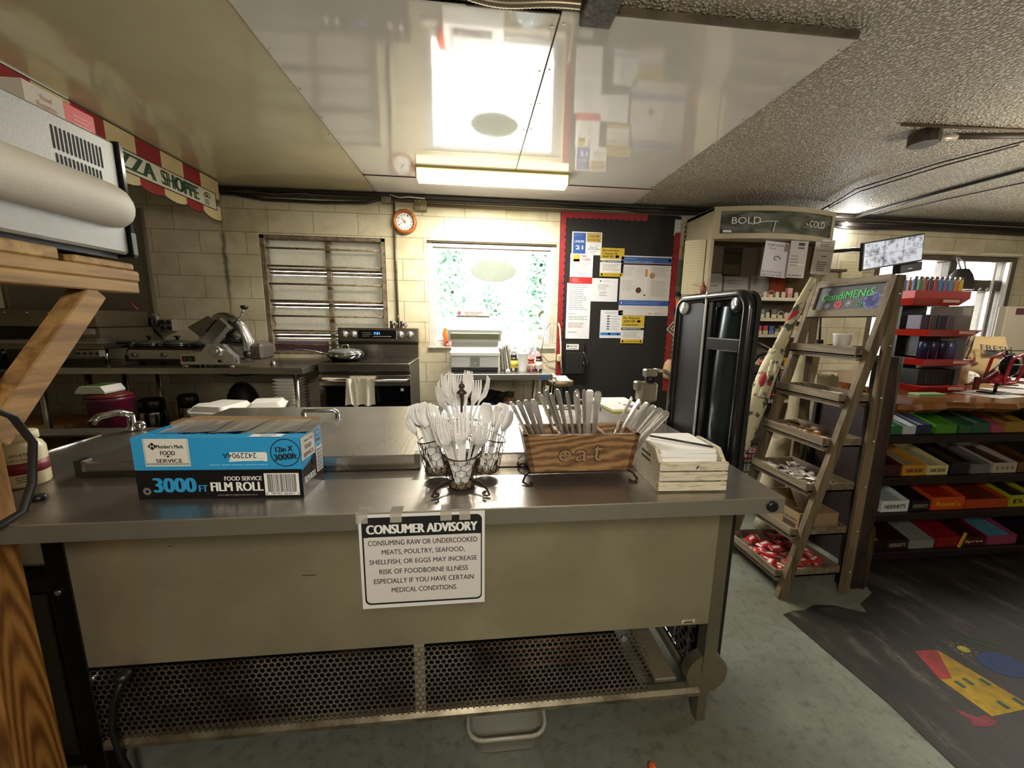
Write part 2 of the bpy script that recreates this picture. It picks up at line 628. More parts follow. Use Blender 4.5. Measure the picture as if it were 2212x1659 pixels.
def popcorn_mat():
    m, nt, b = newmat('popcorn_plaster')
    v = coords(nt)
    n = N(nt, 'ShaderNodeTexNoise', Scale=58.0, Detail=3.0, Roughness=.6)
    nt.links.new(v, n.inputs['Vector'])
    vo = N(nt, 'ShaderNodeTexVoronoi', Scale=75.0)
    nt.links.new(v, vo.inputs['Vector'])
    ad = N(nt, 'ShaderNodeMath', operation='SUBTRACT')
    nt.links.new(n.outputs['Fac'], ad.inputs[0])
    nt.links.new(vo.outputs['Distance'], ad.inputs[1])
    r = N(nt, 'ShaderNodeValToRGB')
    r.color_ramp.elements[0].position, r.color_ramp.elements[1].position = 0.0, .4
    r.color_ramp.elements[0].color, r.color_ramp.elements[1].color = lin('988d76'), lin('ede6d6')  # paints highlights on the grains and shade between them into the colour
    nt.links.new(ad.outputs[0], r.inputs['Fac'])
    nt.links.new(r.outputs['Color'], b.inputs['Base Color'])
    b.inputs['Roughness'].default_value = .6
    bp = N(nt, 'ShaderNodeBump', Strength=1.0, Distance=.02)
    nt.links.new(ad.outputs[0], bp.inputs['Height'])
    nt.links.new(bp.outputs['Normal'], b.inputs['Normal'])
    return m

mb = MB(floor_mat()); mb.box(-4.4, 6.8, -3.4, 4.13, -.1, 0); struct(mb, 'floor')
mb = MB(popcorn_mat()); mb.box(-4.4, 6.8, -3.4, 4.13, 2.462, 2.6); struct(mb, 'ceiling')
mb = MB(BLOCK)
for x0, x1, z0, z1 in ((-4.4, -2.0, 0, 2.462), (-2.0, -.85, 0, .93), (-2.0, -.85, 2.055, 2.462), (-.85, -.455, 0, 2.462),
                       (-.455, .842, 0, 1.02), (-.455, .842, 2.055, 2.462), (.842, 4.45, 0, 2.462), (4.45, 6.3, 2.09, 2.462), (6.3, 6.8, 0, 2.462)):
    mb.box(x0, x1, 3.93, 4.13, z0, z1)
struct(mb, 'wall_back')
PLASTER = mat('a89c80', .6, var=.2, vs=2)
mb = MB(PLASTER); mb.box(-4.4, -4.2, -3.2, 3.93, 0, 2.462); struct(mb, 'wall_left')
mb = MB(PLASTER); mb.box(6.6, 6.8, -3.2, 3.93, 0, 2.462); struct(mb, 'wall_right')
mb = MB(PLASTER); mb.box(-4.4, 6.8, -3.4, -3.2, 0, 2.462); struct(mb, 'wall_front')

# glossy washable sheets screwed under the kitchen ceiling
def gloss_panel(c, c2, rough):
    m = mat(c, rough, var=0, col2=c2, vs=1.3, bump=.12, bs=2.6, lo=.3, hi=.7, spec=1.0, coat=.6)
    return m
GP = gloss_panel('d9d3cb', 'cec7bd', .06)
GPY = gloss_panel('cbc0a0', 'b9ac88', .2)
SAG = math.tan(radians(.55))
def panel(label, x0, x1, y0, y1, m, sag=False):
    t = MB(m)
    t.box(x0, x1, y0, y1, 2.452, 2.459, b=.002)
    for k in range(7):
        for xx in (x0 + .02, x1 - .02):
            yy = y0 + .06 + (y1 - y0 - .12) * k / 6
            t.lathe([(.006, 2.449), (.006, 2.4525)], CHROME, 8, (xx, yy, 0))
    if sag: t.v = [(v[0], v[1], v[2] - SAG * (3.43 - v[1])) for v in t.v]
    t.single('ceiling_panel', label, 'ceiling panel', ((x0 + x1) / 2, (y0 + y1) / 2, 2.452), 'glossy sheets under the kitchen ceiling')
panel('yellowed ceiling sheet over the left of the kitchen, beside the striped banner', -2.27, -.9, .55, 3.89, GPY)
panel('grey-white glossy ceiling sheet left of the middle seam, reflecting the window', -.895, .331, 1.62, 3.43, GP, True)
panel('grey-white glossy ceiling sheet right of the middle seam, bordering the popcorn plaster', .335, 1.56, 1.60, 3.43, GP, True)
panel('narrow strip of ceiling sheet between the tube lamp and the block wall', -.895, 1.585, 3.436, 3.89, GP)
mb = MB(mat('33291c', .7)); mb.tube([(-.9, 3.433, 2.449), (1.58, 3.433, 2.449)], .004); struct(mb, 'trim_1')
mb = MB(mat('6b6048', .7)); mb.tube([(-.9, .6, 2.45), (-.897, 3.89, 2.45)], .003); struct(mb, 'trim_2')
mb = MB(mat('5d5444', .7)); mb.tube([(.333, 1.62, 2.45 - SAG * 1.81), (.333, 3.43, 2.45)], .0028); struct(mb, 'trim_3')
mb = MB(mat('6d624c', .8, var=.5, vs=9)); mb.box(-.895, 1.56, 1.588, 1.60, 2.434, 2.462, b=.003); struct(mb, 'trim_4')
mb = MB(mat('8a7a5c', .7)); mb.box(-2.36, -2.272, .55, 3.89, 2.43, 2.462, b=.004); struct(mb, 'trim_5')

# window 1: jalousie with obscured panes behind rusty bars
RUST = mat('857a66', .6, col2='5d4a34', vs=14, bump=.3, bs=40)
RUSTB = mat('8a7b60', .5, col2='5d4a2e', vs=30)
def obscured():
    m, nt, b = newmat('obscured_glass')
    out = nt.nodes['Material Output']
    v = coords(nt, (1, 1, 1.6))
    n = N(nt, 'ShaderNodeTexNoise', Scale=48.0, Detail=3.0)
    nt.links.new(v, n.inputs['Vector'])
    bp = N(nt, 'ShaderNodeBump', Strength=.8, Distance=.01)
    nt.links.new(n.outputs['Fac'], bp.inputs['Height'])
    nt.links.new(bp.outputs['Normal'], b.inputs['Normal'])
    n2 = N(nt, 'ShaderNodeTexNoise', Scale=5.0, Detail=6.0)
    nt.links.new(v, n2.inputs['Vector'])
    r = N(nt, 'ShaderNodeValToRGB')
    r.color_ramp.elements[0].color, r.color_ramp.elements[1].color = lin('8d8778'), lin('c4beb2')
    nt.links.new(n2.outputs['Fac'], r.inputs['Fac'])
    nt.links.new(r.outputs['Color'], b.inputs['Base Color'])
    b.inputs['Roughness'].default_value = .2
    tl = N(nt, 'ShaderNodeBsdfTranslucent')
    tl.inputs['Color'].default_value = lin('a09c90')
    nt.links.new(bp.outputs['Normal'], tl.inputs['Normal'])
    mx = N(nt, 'ShaderNodeMixShader')
    mx.inputs[0].default_value = .45
    nt.links.new(b.outputs[0], mx.inputs[1])
    nt.links.new(tl.outputs[0], mx.inputs[2])
    nt.links.new(mx.outputs[0], out.inputs['Surface'])
    return m
OBS = obscured()
w1 = MB(RUST)
w1.box(-2.0, -1.955, 3.935, 4.06, .93, 2.055, b=.004)
w1.box(-.895, -.85, 3.935, 4.06, .93, 2.055, b=.004)
w1.box(-2.0, -.85, 3.935, 4.06, 2.02, 2.055, b=.004)
w1.box(-2.0, -.85, 3.935, 4.06, .93, .96, b=.004)
w1.box(-1.43, -1.385, 3.985, 4.05, .96, 2.02, b=.004)
for z in (1.715, 1.41, 1.105):
    w1.box(-1.955, -.895, 3.995, 4.045, z - .014, z + .014, b=.004)
w1o = struct(w1, 'window_1')
zed = (.96, 1.085, 1.39, 1.695, 2.02)
for i in range(4):
    for a, b_ in ((-1.955, -1.43), (-1.385, -.895)):
        g = MB(OBS); g.box(a, b_, 4.01, 4.018, zed[i] + (.04 if i else 0), zed[i + 1] if i == 3 else zed[i + 1]); g.build('pane', w1o)
        g = MB(RUSTB); g.box(a + .005, b_ - .005, 3.99, 4.008, zed[i] + (.04 if i else 0), zed[i] + (.062 if i else .02), b=.003); g.build('pane_rail', w1o)
for z in (1.94, 1.777, 1.61, 1.452, 1.305, 1.163, 1.022):
    g = MB(RUSTB); g.tube([(-1.985, 3.955, z), (-.865, 3.955, z)], .009); g.build('security_bar', w1o)
mb = MB(mat('6c5560', .35)); mb.box(-1.94, -1.45, 3.972, 3.982, .935, 1.06); mb.build('lower_panel', w1o)

# window 2: fixed picture window in a white metal frame
ALU = mat('c9c5be', .4, 0.3, var=.2, vs=8)
w2 = MB(ALU)
for a in ((-.455, -.40, 3.96, 4.05, 1.02, 2.055), (.785, .842, 3.96, 4.05, 1.02, 2.055), (-.40, .785, 3.96, 4.05, 2.0, 2.04), (-.40, .785, 3.96, 4.05, 1.02, 1.065)):
    w2.box(*a, b=.006)
for a in ((-.40, -.375, 3.985, 4.03, 1.065, 2.0), (.765, .785, 3.985, 4.03, 1.065, 2.0), (-.375, .765, 3.985, 4.03, 1.985, 2.0), (-.375, .765, 3.985, 4.03, 1.065, 1.085)):
    w2.box(*a, b=.003)
w2.box(-.455, .842, 3.94, 4.05, 2.04, 2.055, mat('4a3e2b', .8))
w2o = struct(w2, 'window_2')
g = MB(clear('ffffff', .03)); g.box(-.375, .765, 4.004, 4.01, 1.085, 1.985); g.build('pane', w2o)
g = MB(mat('cfc6b0', .5, var=.3, vs=12)); g.box(-.46, .847, 3.905, 3.99, 1.0, 1.022, b=.005); g.build('window_sill', w2o)

# the glazed shop doorway at the far right
DFR = mat('5d5347', .5, var=.3, vs=10)
d1 = MB(DFR)
for a in ((4.45, 4.55, 3.95, 4.1, 0, 2.09), (6.22, 6.3, 3.95, 4.1, 0, 2.09), (4.55, 6.22, 3.95, 4.1, 2.03, 2.09), (4.55, 6.22, 3.95, 4.1, 1.70, 1.83),
          (5.42, 5.52, 3.95, 4.1, 0, 2.03), (4.55, 6.22, 3.95, 4.1, 0, .16), (6.03, 6.11, 3.96, 4.09, .16, 1.7)):
    d1.box(*a, b=.008)
d1o = struct(d1, 'door_1')
for a in ((4.55, 5.42, 1.83, 2.03), (5.52, 6.22, 1.83, 2.03), (4.55, 5.42, .16, 1.7), (5.52, 6.03, .16, 1.7), (6.11, 6.22, .16, 1.7)):
    g = MB(clear('ffffff', .03)); g.box(a[0], a[1], 4.02, 4.026, a[2], a[3]); g.build('pane', d1o)
g = MB(mat('e6e2da', .5)); g.box(6.0, 6.03, 3.94, 3.98, .2, 2.03, b=.004); g.box(6.13, 6.16, 3.9, 3.94, .6, 2.03, b=.004); g.build('door_casing', d1o)
for k in range(5):
    g = MB(CHROME); g.ball((5.55 + .1 * k, 3.94, 1.73), .018); g.build('hook', d1o)
g = MB(mat('d8cfb8', .5)); g.box(4.5, 5.5, 3.9, 3.93, 2.1, 2.12); g.box(5.75, 6.4, 3.88, 3.93, 2.1, 2.115); g.build('lintel_strip', d1o)

# outdoors seen through the panes
mb = MB(mat('dedccf', .9, var=.12, vs=.7)); mb.box(-30, 40, 4.14, 60, -.4, -.3); struct(mb, 'floor_outside')
LEAF = mat('a3bd96', .7, col2='86b0a4', vs=3)
def tree(label, x, y, h, spread, seed):
    r = random.Random(seed)
    t = thing('leafy_tree', label, 'tree', (x, y, -.3), group='trees beyond the window')
    tr = MB(mat('6b5b45', .9)); tr.tube([(x, y, -.3), (x + .1, y, h * .4), (x - .1, y, h * .75)], [.16, .12, .05]); tr.build('trunk', t)
    f = MB(LEAF)
    for i in range(1500):
        a, u = r.random() * 2 * pi, r.random() ** .5
        hh = r.random()
        w = spread * (1.15 - hh) * (.55 + .45 * r.random()) * u
        c = Vector((x + w * cos(a) * 1.0, y + w * sin(a), h * (.12 + .9 * hh)))
        d1_ = Vector((r.uniform(-1, 1), r.uniform(-1, 1), r.uniform(-1, 1))).normalized() * .24
        d2_ = d1_.orthogonal().normalized() * .12
        f.add([c - d1_, c + d2_, c + d1_, c - d2_], [(0, 1, 2, 3)])
    f.build('foliage', t)
tree('tall blue-green tree beyond the left half of the picture window', -1.0, 19, 5.6, 2.0, 1)
tree('bright green tree beyond the right half of the picture window', 3.0, 17, 5.4, 1.3, 2)
tree('low bushy tree behind the hanging oval sign', 1.0, 22, 3.2, 1.6, 3)
def grain(c1, c2, sc=(9, 9, .9), ws=1.1, dist=7.0, name='swirled_pine', rot=0):
    m, nt, b = newmat(name)
    v = coords(nt, sc, (0, rot, 0))
    w = N(nt, 'ShaderNodeTexWave', wave_type='RINGS', Scale=ws, Distortion=dist, Detail=3.0)
    w.inputs['Detail Scale'].default_value = .9
    nt.links.new(v, w.inputs['Vector'])
    n = N(nt, 'ShaderNodeTexNoise', Scale=14.0, Detail=5.0); nt.links.new(v, n.inputs['Vector'])
    mu = N(nt, 'ShaderNodeMath', operation='MULTIPLY_ADD'); mu.inputs[1].default_value = .5; nt.links.new(n.outputs['Fac'], mu.inputs[0])
    h = N(nt, 'ShaderNodeMath', operation='MULTIPLY'); h.inputs[1].default_value = .7; nt.links.new(w.outputs['Fac'], h.inputs[0]); nt.links.new(h.outputs[0], mu.inputs[2])
    r = N(nt, 'ShaderNodeValToRGB')
    r.color_ramp.elements[0].position, r.color_ramp.elements[1].position = .2, .95
    r.color_ramp.elements[0].color, r.color_ramp.elements[1].color = lin(c2), lin(c1)
    nt.links.new(mu.outputs[0], r.inputs['Fac']); nt.links.new(r.outputs['Color'], b.inputs['Base Color'])
    b.inputs['Roughness'].default_value = .5
    return m
# ================================================================ stainless prep counter in front
CTOP = steel('b9b3a9', .28, (1.5, 40, 40), .42, .04, .88)
CPAN = steel('cfc3a4', .33, (50, 50, 1.2), .3, .03, .74)
t = thing('prep_counter', 'long stainless steel prep counter with perforated grille, facing the camera', 'counter', (-.15, 1.3, 0))
m = MB(CTOP)
m.prism([(-1.16, .77), (.735, .77), (.79, 1.92), (.56, 1.92), (.56, 1.6), (-1.0, 1.6), (-1.0, 1.47), (-1.16, 1.47)], .869, .881)
m.box(-2.3, -1.16, .77, 1.05, .869, .881); m.box(-2.3, -1.16, 1.39, 1.47, .869, .881)
m.box(-1.27, -1.16, 1.05, 1.39, .869, .881); m.box(-2.3, -2.05, 1.05, 1.39, .869, .881)
m.build('countertop', t)
m = MB(steel('c4bcae', .28, (1.5, 40, 40), .3, .03, .85))
m.box(-2.3, .735, .766, .772, .842, .882, b=.002)
m.prism([(.733, .77), (.735, .77), (.79, 1.92), (.788, 1.92)], .842, .880)
m.box(.56, .79, 1.915, 1.92, .842, .88); m.box(-1.0, .56, 1.595, 1.6, .842, .88)
m.box(-2.3, .73, .772, .79, .842, .846)
m.build('apron', t)
m = MB(steel('8a8378', .2)); # sink basin
for a in ((-2.05, -1.27, 1.05, 1.055, .68, .875), (-2.05, -1.27, 1.385, 1.39, .68, .875), (-2.05, -2.045, 1.055, 1.385, .68, .875), (-1.275, -1.27, 1.055, 1.385, .68, .875), (-2.05, -1.27, 1.05, 1.39, .675, .68)):
    m.box(*a)
sk = m.build('sink_basin', t)
m = MB(CHROME); m.tube([(-2.05, 1.05, .882), (-1.285, 1.05, .882), (-1.27, 1.065, .882), (-1.27, 1.375, .882), (-1.285, 1.39, .882), (-2.05, 1.39, .882)], .007, flat=.5); m.build('sink_rim', sk)
m = MB(CPAN); m.box(-1.005, .715, .955, .97, .375, .842, b=.002)
m.rect((0, .955, 0), X_, Z_, .627, .669, .383, .397, mat('c9c1ae', .6), .0006); m.rect((0, .955, 0), X_, Z_, .633, .664, .385, .389, INK, .001); m.text('43005260', (0, .955, 0), X_, Z_, .649, .393, .024, .005, INK, .001)
m.rect((0, .955, 0), X_, Z_, -.455, -.42, .61, .612, DARK, .0006); m.rect((0, .955, 0), X_, Z_, -.77, -.76, .712, .7135, DARK, .0006)
m.build('front_panel', t)
LEGM = steel('a0977f', .36, (60, 60, 2), .35, .04, .8)
m = MB(LEGM); m.box(.715, .757, .955, 1.0, .19, .842, b=.003); m.lathe([(.068, .962), (.068, .995)], None, 28, (.735, 0, .187), 'y', False); m.box(.72, .75, .97, 1.0, 0, .19)
m.build('leg', t)
m = MB(steel('3d362d', .4, (60, 60, 2), .3)); m.box(-1.057, -1.005, .955, 1.0, 0, .842, b=.003); m.lathe([(.007, .951), (.007, .956)], CHROME, 10, (-1.035, 0, .6), 'y'); m.build('leg', t)
for x in (.72, -1.0, -2.2):
    m = MB(LEGM); m.box(x, x + .045, 1.84 if x > 0 else 1.42, 1.885 if x > 0 else 1.465, 0, .842); m.build('leg', t)
m = MB(mat('8f8770', .35, .6, col2='5a4e3a', vs=12)); m.box(-1.005, .715, .945, .985, .118, .15, b=.01); m.build('bottom_rail', t)
# perforated grille with real holes
def hexgrille(x0, x1, z0, z1, y, px, pz, hr, thick=.0):
    g = MB(mat('9c9280', .4, .7, col2='5c4a38', vs=5))
    nz = int((z1 - z0) / pz)
    nx = int((x1 - x0) / px)
    vs, fs = [], []
    R = px / math.sqrt(3)
    for j in range(nz):
        for i in range(nx):
            cx = x0 + px * (i + .5 + (.5 if j % 2 else 0))
            if cx > x1: continue
            cz = z0 + pz * (j + .5)
            o = len(vs)
            for k in range(6):
                a = pi / 2 + k * pi / 3
                vs.append((cx + R * cos(a), y, cz + R * pz / (px * .866) * sin(a)))
            for k in range(12):
                a = pi / 2 + k * pi / 6
                vs.append((cx + hr * cos(a), y, cz + hr * sin(a)))
            for k in range(6):
                p, q = o + k, o + (k + 1) % 6
                h0, h1, h2 = o + 6 + 2 * k, o + 6 + (2 * k + 1) % 12, o + 6 + (2 * k + 2) % 12
                fs.append((p, q, h2, h1, h0))
    g.add(vs, fs)
    return g
g = hexgrille(-1.0, .545, .145, .378, .953, .0172, .0149, .0068)
g.lathe([(.008, .946), (.008, .953)], CHROME, 12, (-.147, 0, .325), 'y'); g.lathe([(.009, .946), (.009, .953)], CHROME, 12, (.445, 0, .352), 'y'); g.ball((-.99, .95, .352), .008, m=CHROME)
g.build('perforated_grille', t)
g = hexgrille(0, .5, .16, .375, 0, .03, .026, .0105); g.T = None
g.v = [(.705, 1.0 + v[0], v[2]) for v in g.v]; g.build('side_grille', t)
m = MB(DARK); m.box(-1.0, .705, 1.5, 1.51, .12, .84); m.box(-1.0, .53, .99, 1.5, .118, .125); m.box(-1.002, -.995, .98, 1.5, .12, .84); m.box(-1.0, .7, .975, 1.5, .378, .384); m.build('compressor_bay', t)
m = MB(mat('b3a98e', .45, .4)); m.box(-.172, -.143, .958, .966, .15, .375); m.build('bay_strut', t)
m = MB(mat('857b63', .5, .3)); m.box(.585, .66, 1.0, 1.45, .125, .14, b=.003); m.box(.69, .7, .99, 1.45, .13, .16); m.build('bay_floor', t)
m = MB(mat('7a4f3c', .5, .5, col2='3a241a', vs=20))
for k in range(6): m.tube([(.1, 1.06, .17 + .03 * k), (.42, 1.06, .17 + .03 * k)], .006)
m.build('condenser_coil', t)
m = MB(mat('2a1d16', .6)); m.ball((-.4, 1.2, .24), .1, .12, .1); m.build('compressor', t)
m = MB(BLACK); m.lathe([(.011, .758), (.0135, .762), (.0135, .7665)], None, 20, (.70, 0, .862), 'y'); m.build('plug_button', t)
# two closed lids over the cold wells
for x0, x1, hx in ((-.99, -.15, -.57), (-.128, .70, .36)):
    m = MB(steel('bcb7af', .25, (40, 1.5, 40), .35, .04, .9)); m.box(x0, x1, 1.005, 1.61, .893, .921, b=.004); m.box(x0 + .02, x1 - .02, 1.02, 1.6, .882, .893, m=DARK)
    m.box(x0 + .004, x1 - .004, .999, 1.006, .884, .897, m=steel('8b8478', .25)); m.box(x0 - .004, x0 + .012, 1.0, 1.03, .884, .925, m=STEELD); m.box(x1 - .012, x1 + .004, 1.0, 1.03, .884, .925, m=STEELD)
    ld = m.build('well_lid', t)
    m = MB(CHROME); m.tube([(hx - .06, 1.44, .921), (hx - .06, 1.435, .94), (hx - .052, 1.43, .948), (hx + .052, 1.43, .948), (hx + .06, 1.435, .94), (hx + .06, 1.44, .921)], .008, n=10)
    m.build('lid_handle', ld)

t = thing('dark_cabinet', 'dark low cabinet under the sink at the left of the counter', 'cabinet', (-1.6, 1.22, 0))
m = MB(DARK); m.box(-2.1, -1.09, 1.01, 1.38, 0, .60, b=.004); m.build('case', t)
m = MB(mat('3a3128', .5)); m.box(-1.6, -1.12, 1.003, 1.01, .05, .56, b=.002); m.build('door', t)
m = MB(mat('c9c0ac', .8, bump=.3, bs=40)); m.loft([[(x, y, z) for x, y in rrect(-1.36 + i, -1.10 - i, 1.05 + i, 1.33 - i, .05, 3)] for i, z in ((.02, .601), (0, .62), (.01, .70), (-.002, .74), (.03, .79), (.09, .81))], smooth=False); m.single('paper_sack', 'crumpled white paper sack under the sink behind the wooden post', 'sack', (-1.23, 1.19, .601))

# advisory sign hanging from the counter edge
t = thing('advisory_sign', 'white CONSUMER ADVISORY sign taped to the counter edge', 'sign', (-.11, .763, .66))
O = (-.243, .763, .657); wS, hS = .266, .222
m = MB(PAPER); m.box(-.243, -.243 + wS, .7635, .7645, .657, .657 + hS)
O = (-.243, .7635, .657)
def rr(x0, x1, y0, y1, r): return rrect(x0, x1, y0, y1, r, 4)
m.face(O, X_, Z_, rr(.006, .26, .009, .215, .012), INK, .0003)
m.face(O, X_, Z_, [(p[0], p[1]) for p in rr(.0095, .2575, .0135, .17, .01)], mat('d2cec6', .65), .0006)
m.rect(O, X_, Z_, .0095, .2575, .15, .1695, mat('d2cec6', .65), .0007)
m.text('CONSUMER ADVISORY', O, X_, Z_, .133, .188, .235, .021, WHITE, .0012, .035)
for i, (s_, w_) in enumerate((('CONSUMING RAW OR UNDERCOOKED', .232), ('MEATS, POULTRY, SEAFOOD,', .177), ('SHELLFISH, OR EGGS MAY INCREASE', .23), ('RISK OF FOODBORNE ILLNESS', .19), ('ESPECIALLY IF YOU HAVE CERTAIN', .215), ('MEDICAL CONDITIONS.', .142))):
    m.text(s_, O, X_, Z_, .134, .1565 - .0226 * i, w_, .0118 if ',' not in s_ else .0128, INK, .0012, .006)
m.build('sheet', t)
TAPE = clear('f4f0e6', .12, .75)
for x in (-.235, -.165, -.06, -.02):
    m = MB(TAPE); m.box(x - .012, x + .012, .762, .7628, .86, .884); m.box(x - .012, x + .012, .762, .79, .8822, .883); m.build('tape', t)

# power cord hanging from the grille
m = MB(BLACK); m.ball((-.905, .935, .365), .02, .02, .014); m.tube([(-.905, .935, .36), (-.93, .925, .3), (-.945, .925, .22), (-.935, .925, .12), (-.905, .92, .04), (-.87, .93, .008), (-.8, .95, .006)], .008)
m.single('power_cord', 'black power cord drooping from the left end of the perforated grille', 'cord', (-.905, .935, 0))
# clear tub on the floor
m = MB(mat('c9c6b4', .25, spec=.5, trans=.35))
prof = [(.098, .08, .0), (.104, .085, .012), (.116, .098, .066), (.122, .104, .07), (.122, .104, .08), (.114, .097, .08), (.111, .094, .066), (.098, .08, .008), (.03, .03, .006)]
m.loft([[(.097 + x, 1.018 + y, z) for x, y in rrect(-a, a, -b, b, min(a, b) * .45, 4)] for a, b, z in prof])
m.single('plastic_tub', 'clear plastic food tub on the floor under the steel counter', 'tub', (.097, 1.018, 0))
m = MB(mat('e8642c', .4)); m.ball((.512, .845, .012), .012, .02, .012)
m.single('orange_scrap', 'small orange plastic scrap on the floor before the counter', 'scrap', (.512, .845, 0))

# ---------------------------------------------------------------- film roll box
t = thing('film_box', 'blue and black FILM ROLL carton with torn open top on the counter', 'box', (-.742, .866, .8815), radians(-2.4))
BLUE, BK = mat('2f97cd', .35), mat('141112', .35)
CARD = mat('9a7f58', .8, var=.2, vs=20)
wB, dB, hB = .356, .105, .142
m = MB(BLUE)
for a in ((0, wB, 0, .003, 0, hB), (0, wB, dB - .003, dB, 0, hB), (0, .003, .003, dB - .003, 0, hB), (wB - .003, wB, .003, dB - .003, 0, hB)):
    m.box(*a)
m.box(.003, wB - .003, .003, dB - .003, 0, .004, m=CARD)
zz = [(wB * i / 46, .028 + (.0035 if i % 2 else 0) + .004 * sin(i * .9)) for i in range(47)]   # torn perforated strip along the top
m.poly([(0, 0, hB)] + [(wB, 0, hB)] + [(x, y, hB + .0006) for x, y in reversed(zz)])
m.rect((0, 0, hB), X_, Y_, .245, .315, .002, .024, WHITE, .0012); m.text('SERVICE', (0, 0, hB), X_, Y_, .28, .016, .035, .005, INK, .0016, .01, pi); m.text('FOOD', (0, 0, hB), X_, Y_, .28, .008, .022, .005, INK, .0016, .01, pi)
F0 = (0, 0, 0)
def fr(u0, u1, v0, v1, mm, l=.0006): m.rect(F0, X_, Z_, wB * u0, wB * u1, hB * (1 - v1), hB * (1 - v0), mm, l)
def ft(s_, u0, u1, v0, v1, mm, b_=.02, l=.0012, rot=0): m.text(s_, F0, X_, Z_, wB * (u0 + u1) / 2, hB * (1 - (v0 + v1) / 2), wB * (u1 - u0), hB * (v1 - v0), mm, l, b_, rot)
CREAM = mat('dcd8cb', .5)
fr(0, 1, .52, 1, BK)
fr(.07, .335, .012, .45, CREAM)
for k in range(30): fr(.07 + .265 * k / 30, .07 + .265 * (k + .6) / 30, .45, .46, CREAM)
fr(.076, .0775, .012, .44, INK, .0009); fr(.3265, .328, .012, .44, INK, .0009); fr(.076, .328, .405, .412, INK, .0009); fr(.076, .328, .422, .429, INK, .0009)
m.face(F0, X_, Z_, [(wB * .123 + dx * .0095, hB * .868 + dz * .0088) for dx, dz in ((1, 0), (0, 1), (-1, 0), (0, -1))], INK, .0009); ft('M', .112, .134, .11, .155, CREAM, .02, .0014)
ft("Member's Mark.", .147, .308, .105, .165, INK); ft('FOOD', .165, .252, .205, .275, INK); ft('SERVICE', .135, .29, .335, .395, INK)
m.face(F0, X_, Z_, [(wB * .208 + dx * .003, hB * .705 + dz * .003) for dx, dz in ((1, 0), (0, 1), (-1, 0), (0, -1))], INK, .0012); fr(.185, .235, .293, .297, INK, .001)
m.face(F0, X_, Z_, [(wB * a, hB * (1 - b_)) for a, b_ in ((.56, .39), (.575, .355), (.565, .34), (.572, .235), (.79, .235), (.797, .26), (.797, .375), (.785, .39), (.77, .375), (.65, .38))], WHITE, .0009)
fr(.575, .78, .33, .333, mat('5f88a4', .5), .0012); ft('2422904A', .53, .733, .245, .33, INK, .0, .0016, pi)
m.lines(F0, X_, Z_, wB * .445, wB * .8, hB * .55, hB * .57, 1, mat('9fd3ea', .5), .0009, .5, 3, .02)
ring = lambda r0, r1, cx, cz, mm: [m.add([(cx + r * cos(2 * pi * k / 40), -.0009, cz + r * sin(2 * pi * k / 40)) for r in (r0, r1) for k in range(40)], [(k, (k + 1) % 40, 40 + (k + 1) % 40, 40 + k) for k in range(40)], mm)]
cxx, czz = wB * .908, hB * .752
ring(.0305, .0325, cxx, czz, INK)
m.text('12in X', F0, X_, Z_, cxx - .002, czz + .009, .038, .0125, INK, .0012, .03, .1); m.text('3000ft', F0, X_, Z_, cxx, czz - .009, .051, .0145, INK, .0012, .03, .1)
ft('3000', .095, .355, .645, .885, BLUE, .04); ft('FT', .365, .42, .77, .88, BLUE, .03); ft('FOOD SERVICE', .525, .752, .63, .7, WHITE, .02); ft('FILM ROLL', .437, .757, .725, .875, WHITE, .03)
fr(.765, .978, .585, .955, WHITE, .0009)
rb = random.Random(5); x = .785
while x < .96:
    w_ = rb.choice((.0022, .0035, .005)); fr(x, x + w_, .6, .9, INK, .0013); x += w_ + rb.choice((.0022, .003, .0045))
ft('0  78742 26357  3', .77, .975, .905, .945, INK, .005, .0014)
ring(.0075, .0085, wB * .055, hB * .135, mat('8d8a84', .5)); ring(.004, .0062, wB * .055, hB * .135, mat('8d8a84', .5))
ft('12 IN X 3000 FT (3,000 FT) 305 MM X 915 M', .475, .715, .93, .96, mat('a59f95', .5), .0)
# right end panel
E0 = (wB, 0, 0)
def er(a0, a1, b0, b1, mm, l=.0006): m.rect(E0, Y_, Z_, dB * a0, dB * a1, hB * b0, hB * b1, mm, l)
m.face(E0, Y_, Z_, [(0, 0), (dB, 0), (dB, hB * .62), (0, hB * .45)], BK, .0005)
er(.02, .62, .6, .98, CREAM, .0009); m.text("Member's Mark", E0, Y_, Z_, dB * .36, hB * .9, dB * .4, .006, INK, .0014, .01); m.text('FOOD', E0, Y_, Z_, dB * .33, hB * .79, dB * .3, .011, INK, .0014, .02); m.text('SERVICE', E0, Y_, Z_, dB * .33, hB * .67, dB * .45, .01, INK, .0014, .02)
m.add([(wB + .001, dB * .82 + r * .75 * cos(2 * pi * k / 30), hB * .82 + r * sin(2 * pi * k / 30)) for r in (.018, .0195) for k in range(30)], [(k, (k + 1) % 30, 30 + (k + 1) % 30, 30 + k) for k in range(30)], INK)
m.text('12in X', E0, Y_, Z_, dB * .82, hB * .86, .018, .007, INK, .0012, .02); m.text('3000ft', E0, Y_, Z_, dB * .82, hB * .78, .024, .008, INK, .0012, .02)
er(.66, .98, .22, .66, WHITE, .0012)
for k in range(17): er(.69, .95, .25 + .023 * k, .25 + .023 * k + (.008 if k % 3 else .014), INK, .0016)
m.text('FILM ROLL', E0, Y_, Z_, dB * .34, hB * .26, dB * .55, .016, WHITE, .0012, .03)
m.face(E0, Y_, Z_, [(dB * .55 + .011 * cos(a), hB * .5 + .014 * sin(a)) for a in [2 * pi * k / 20 for k in range(20)]], mat('080606', .9), .0018)
m.build('carton', t)
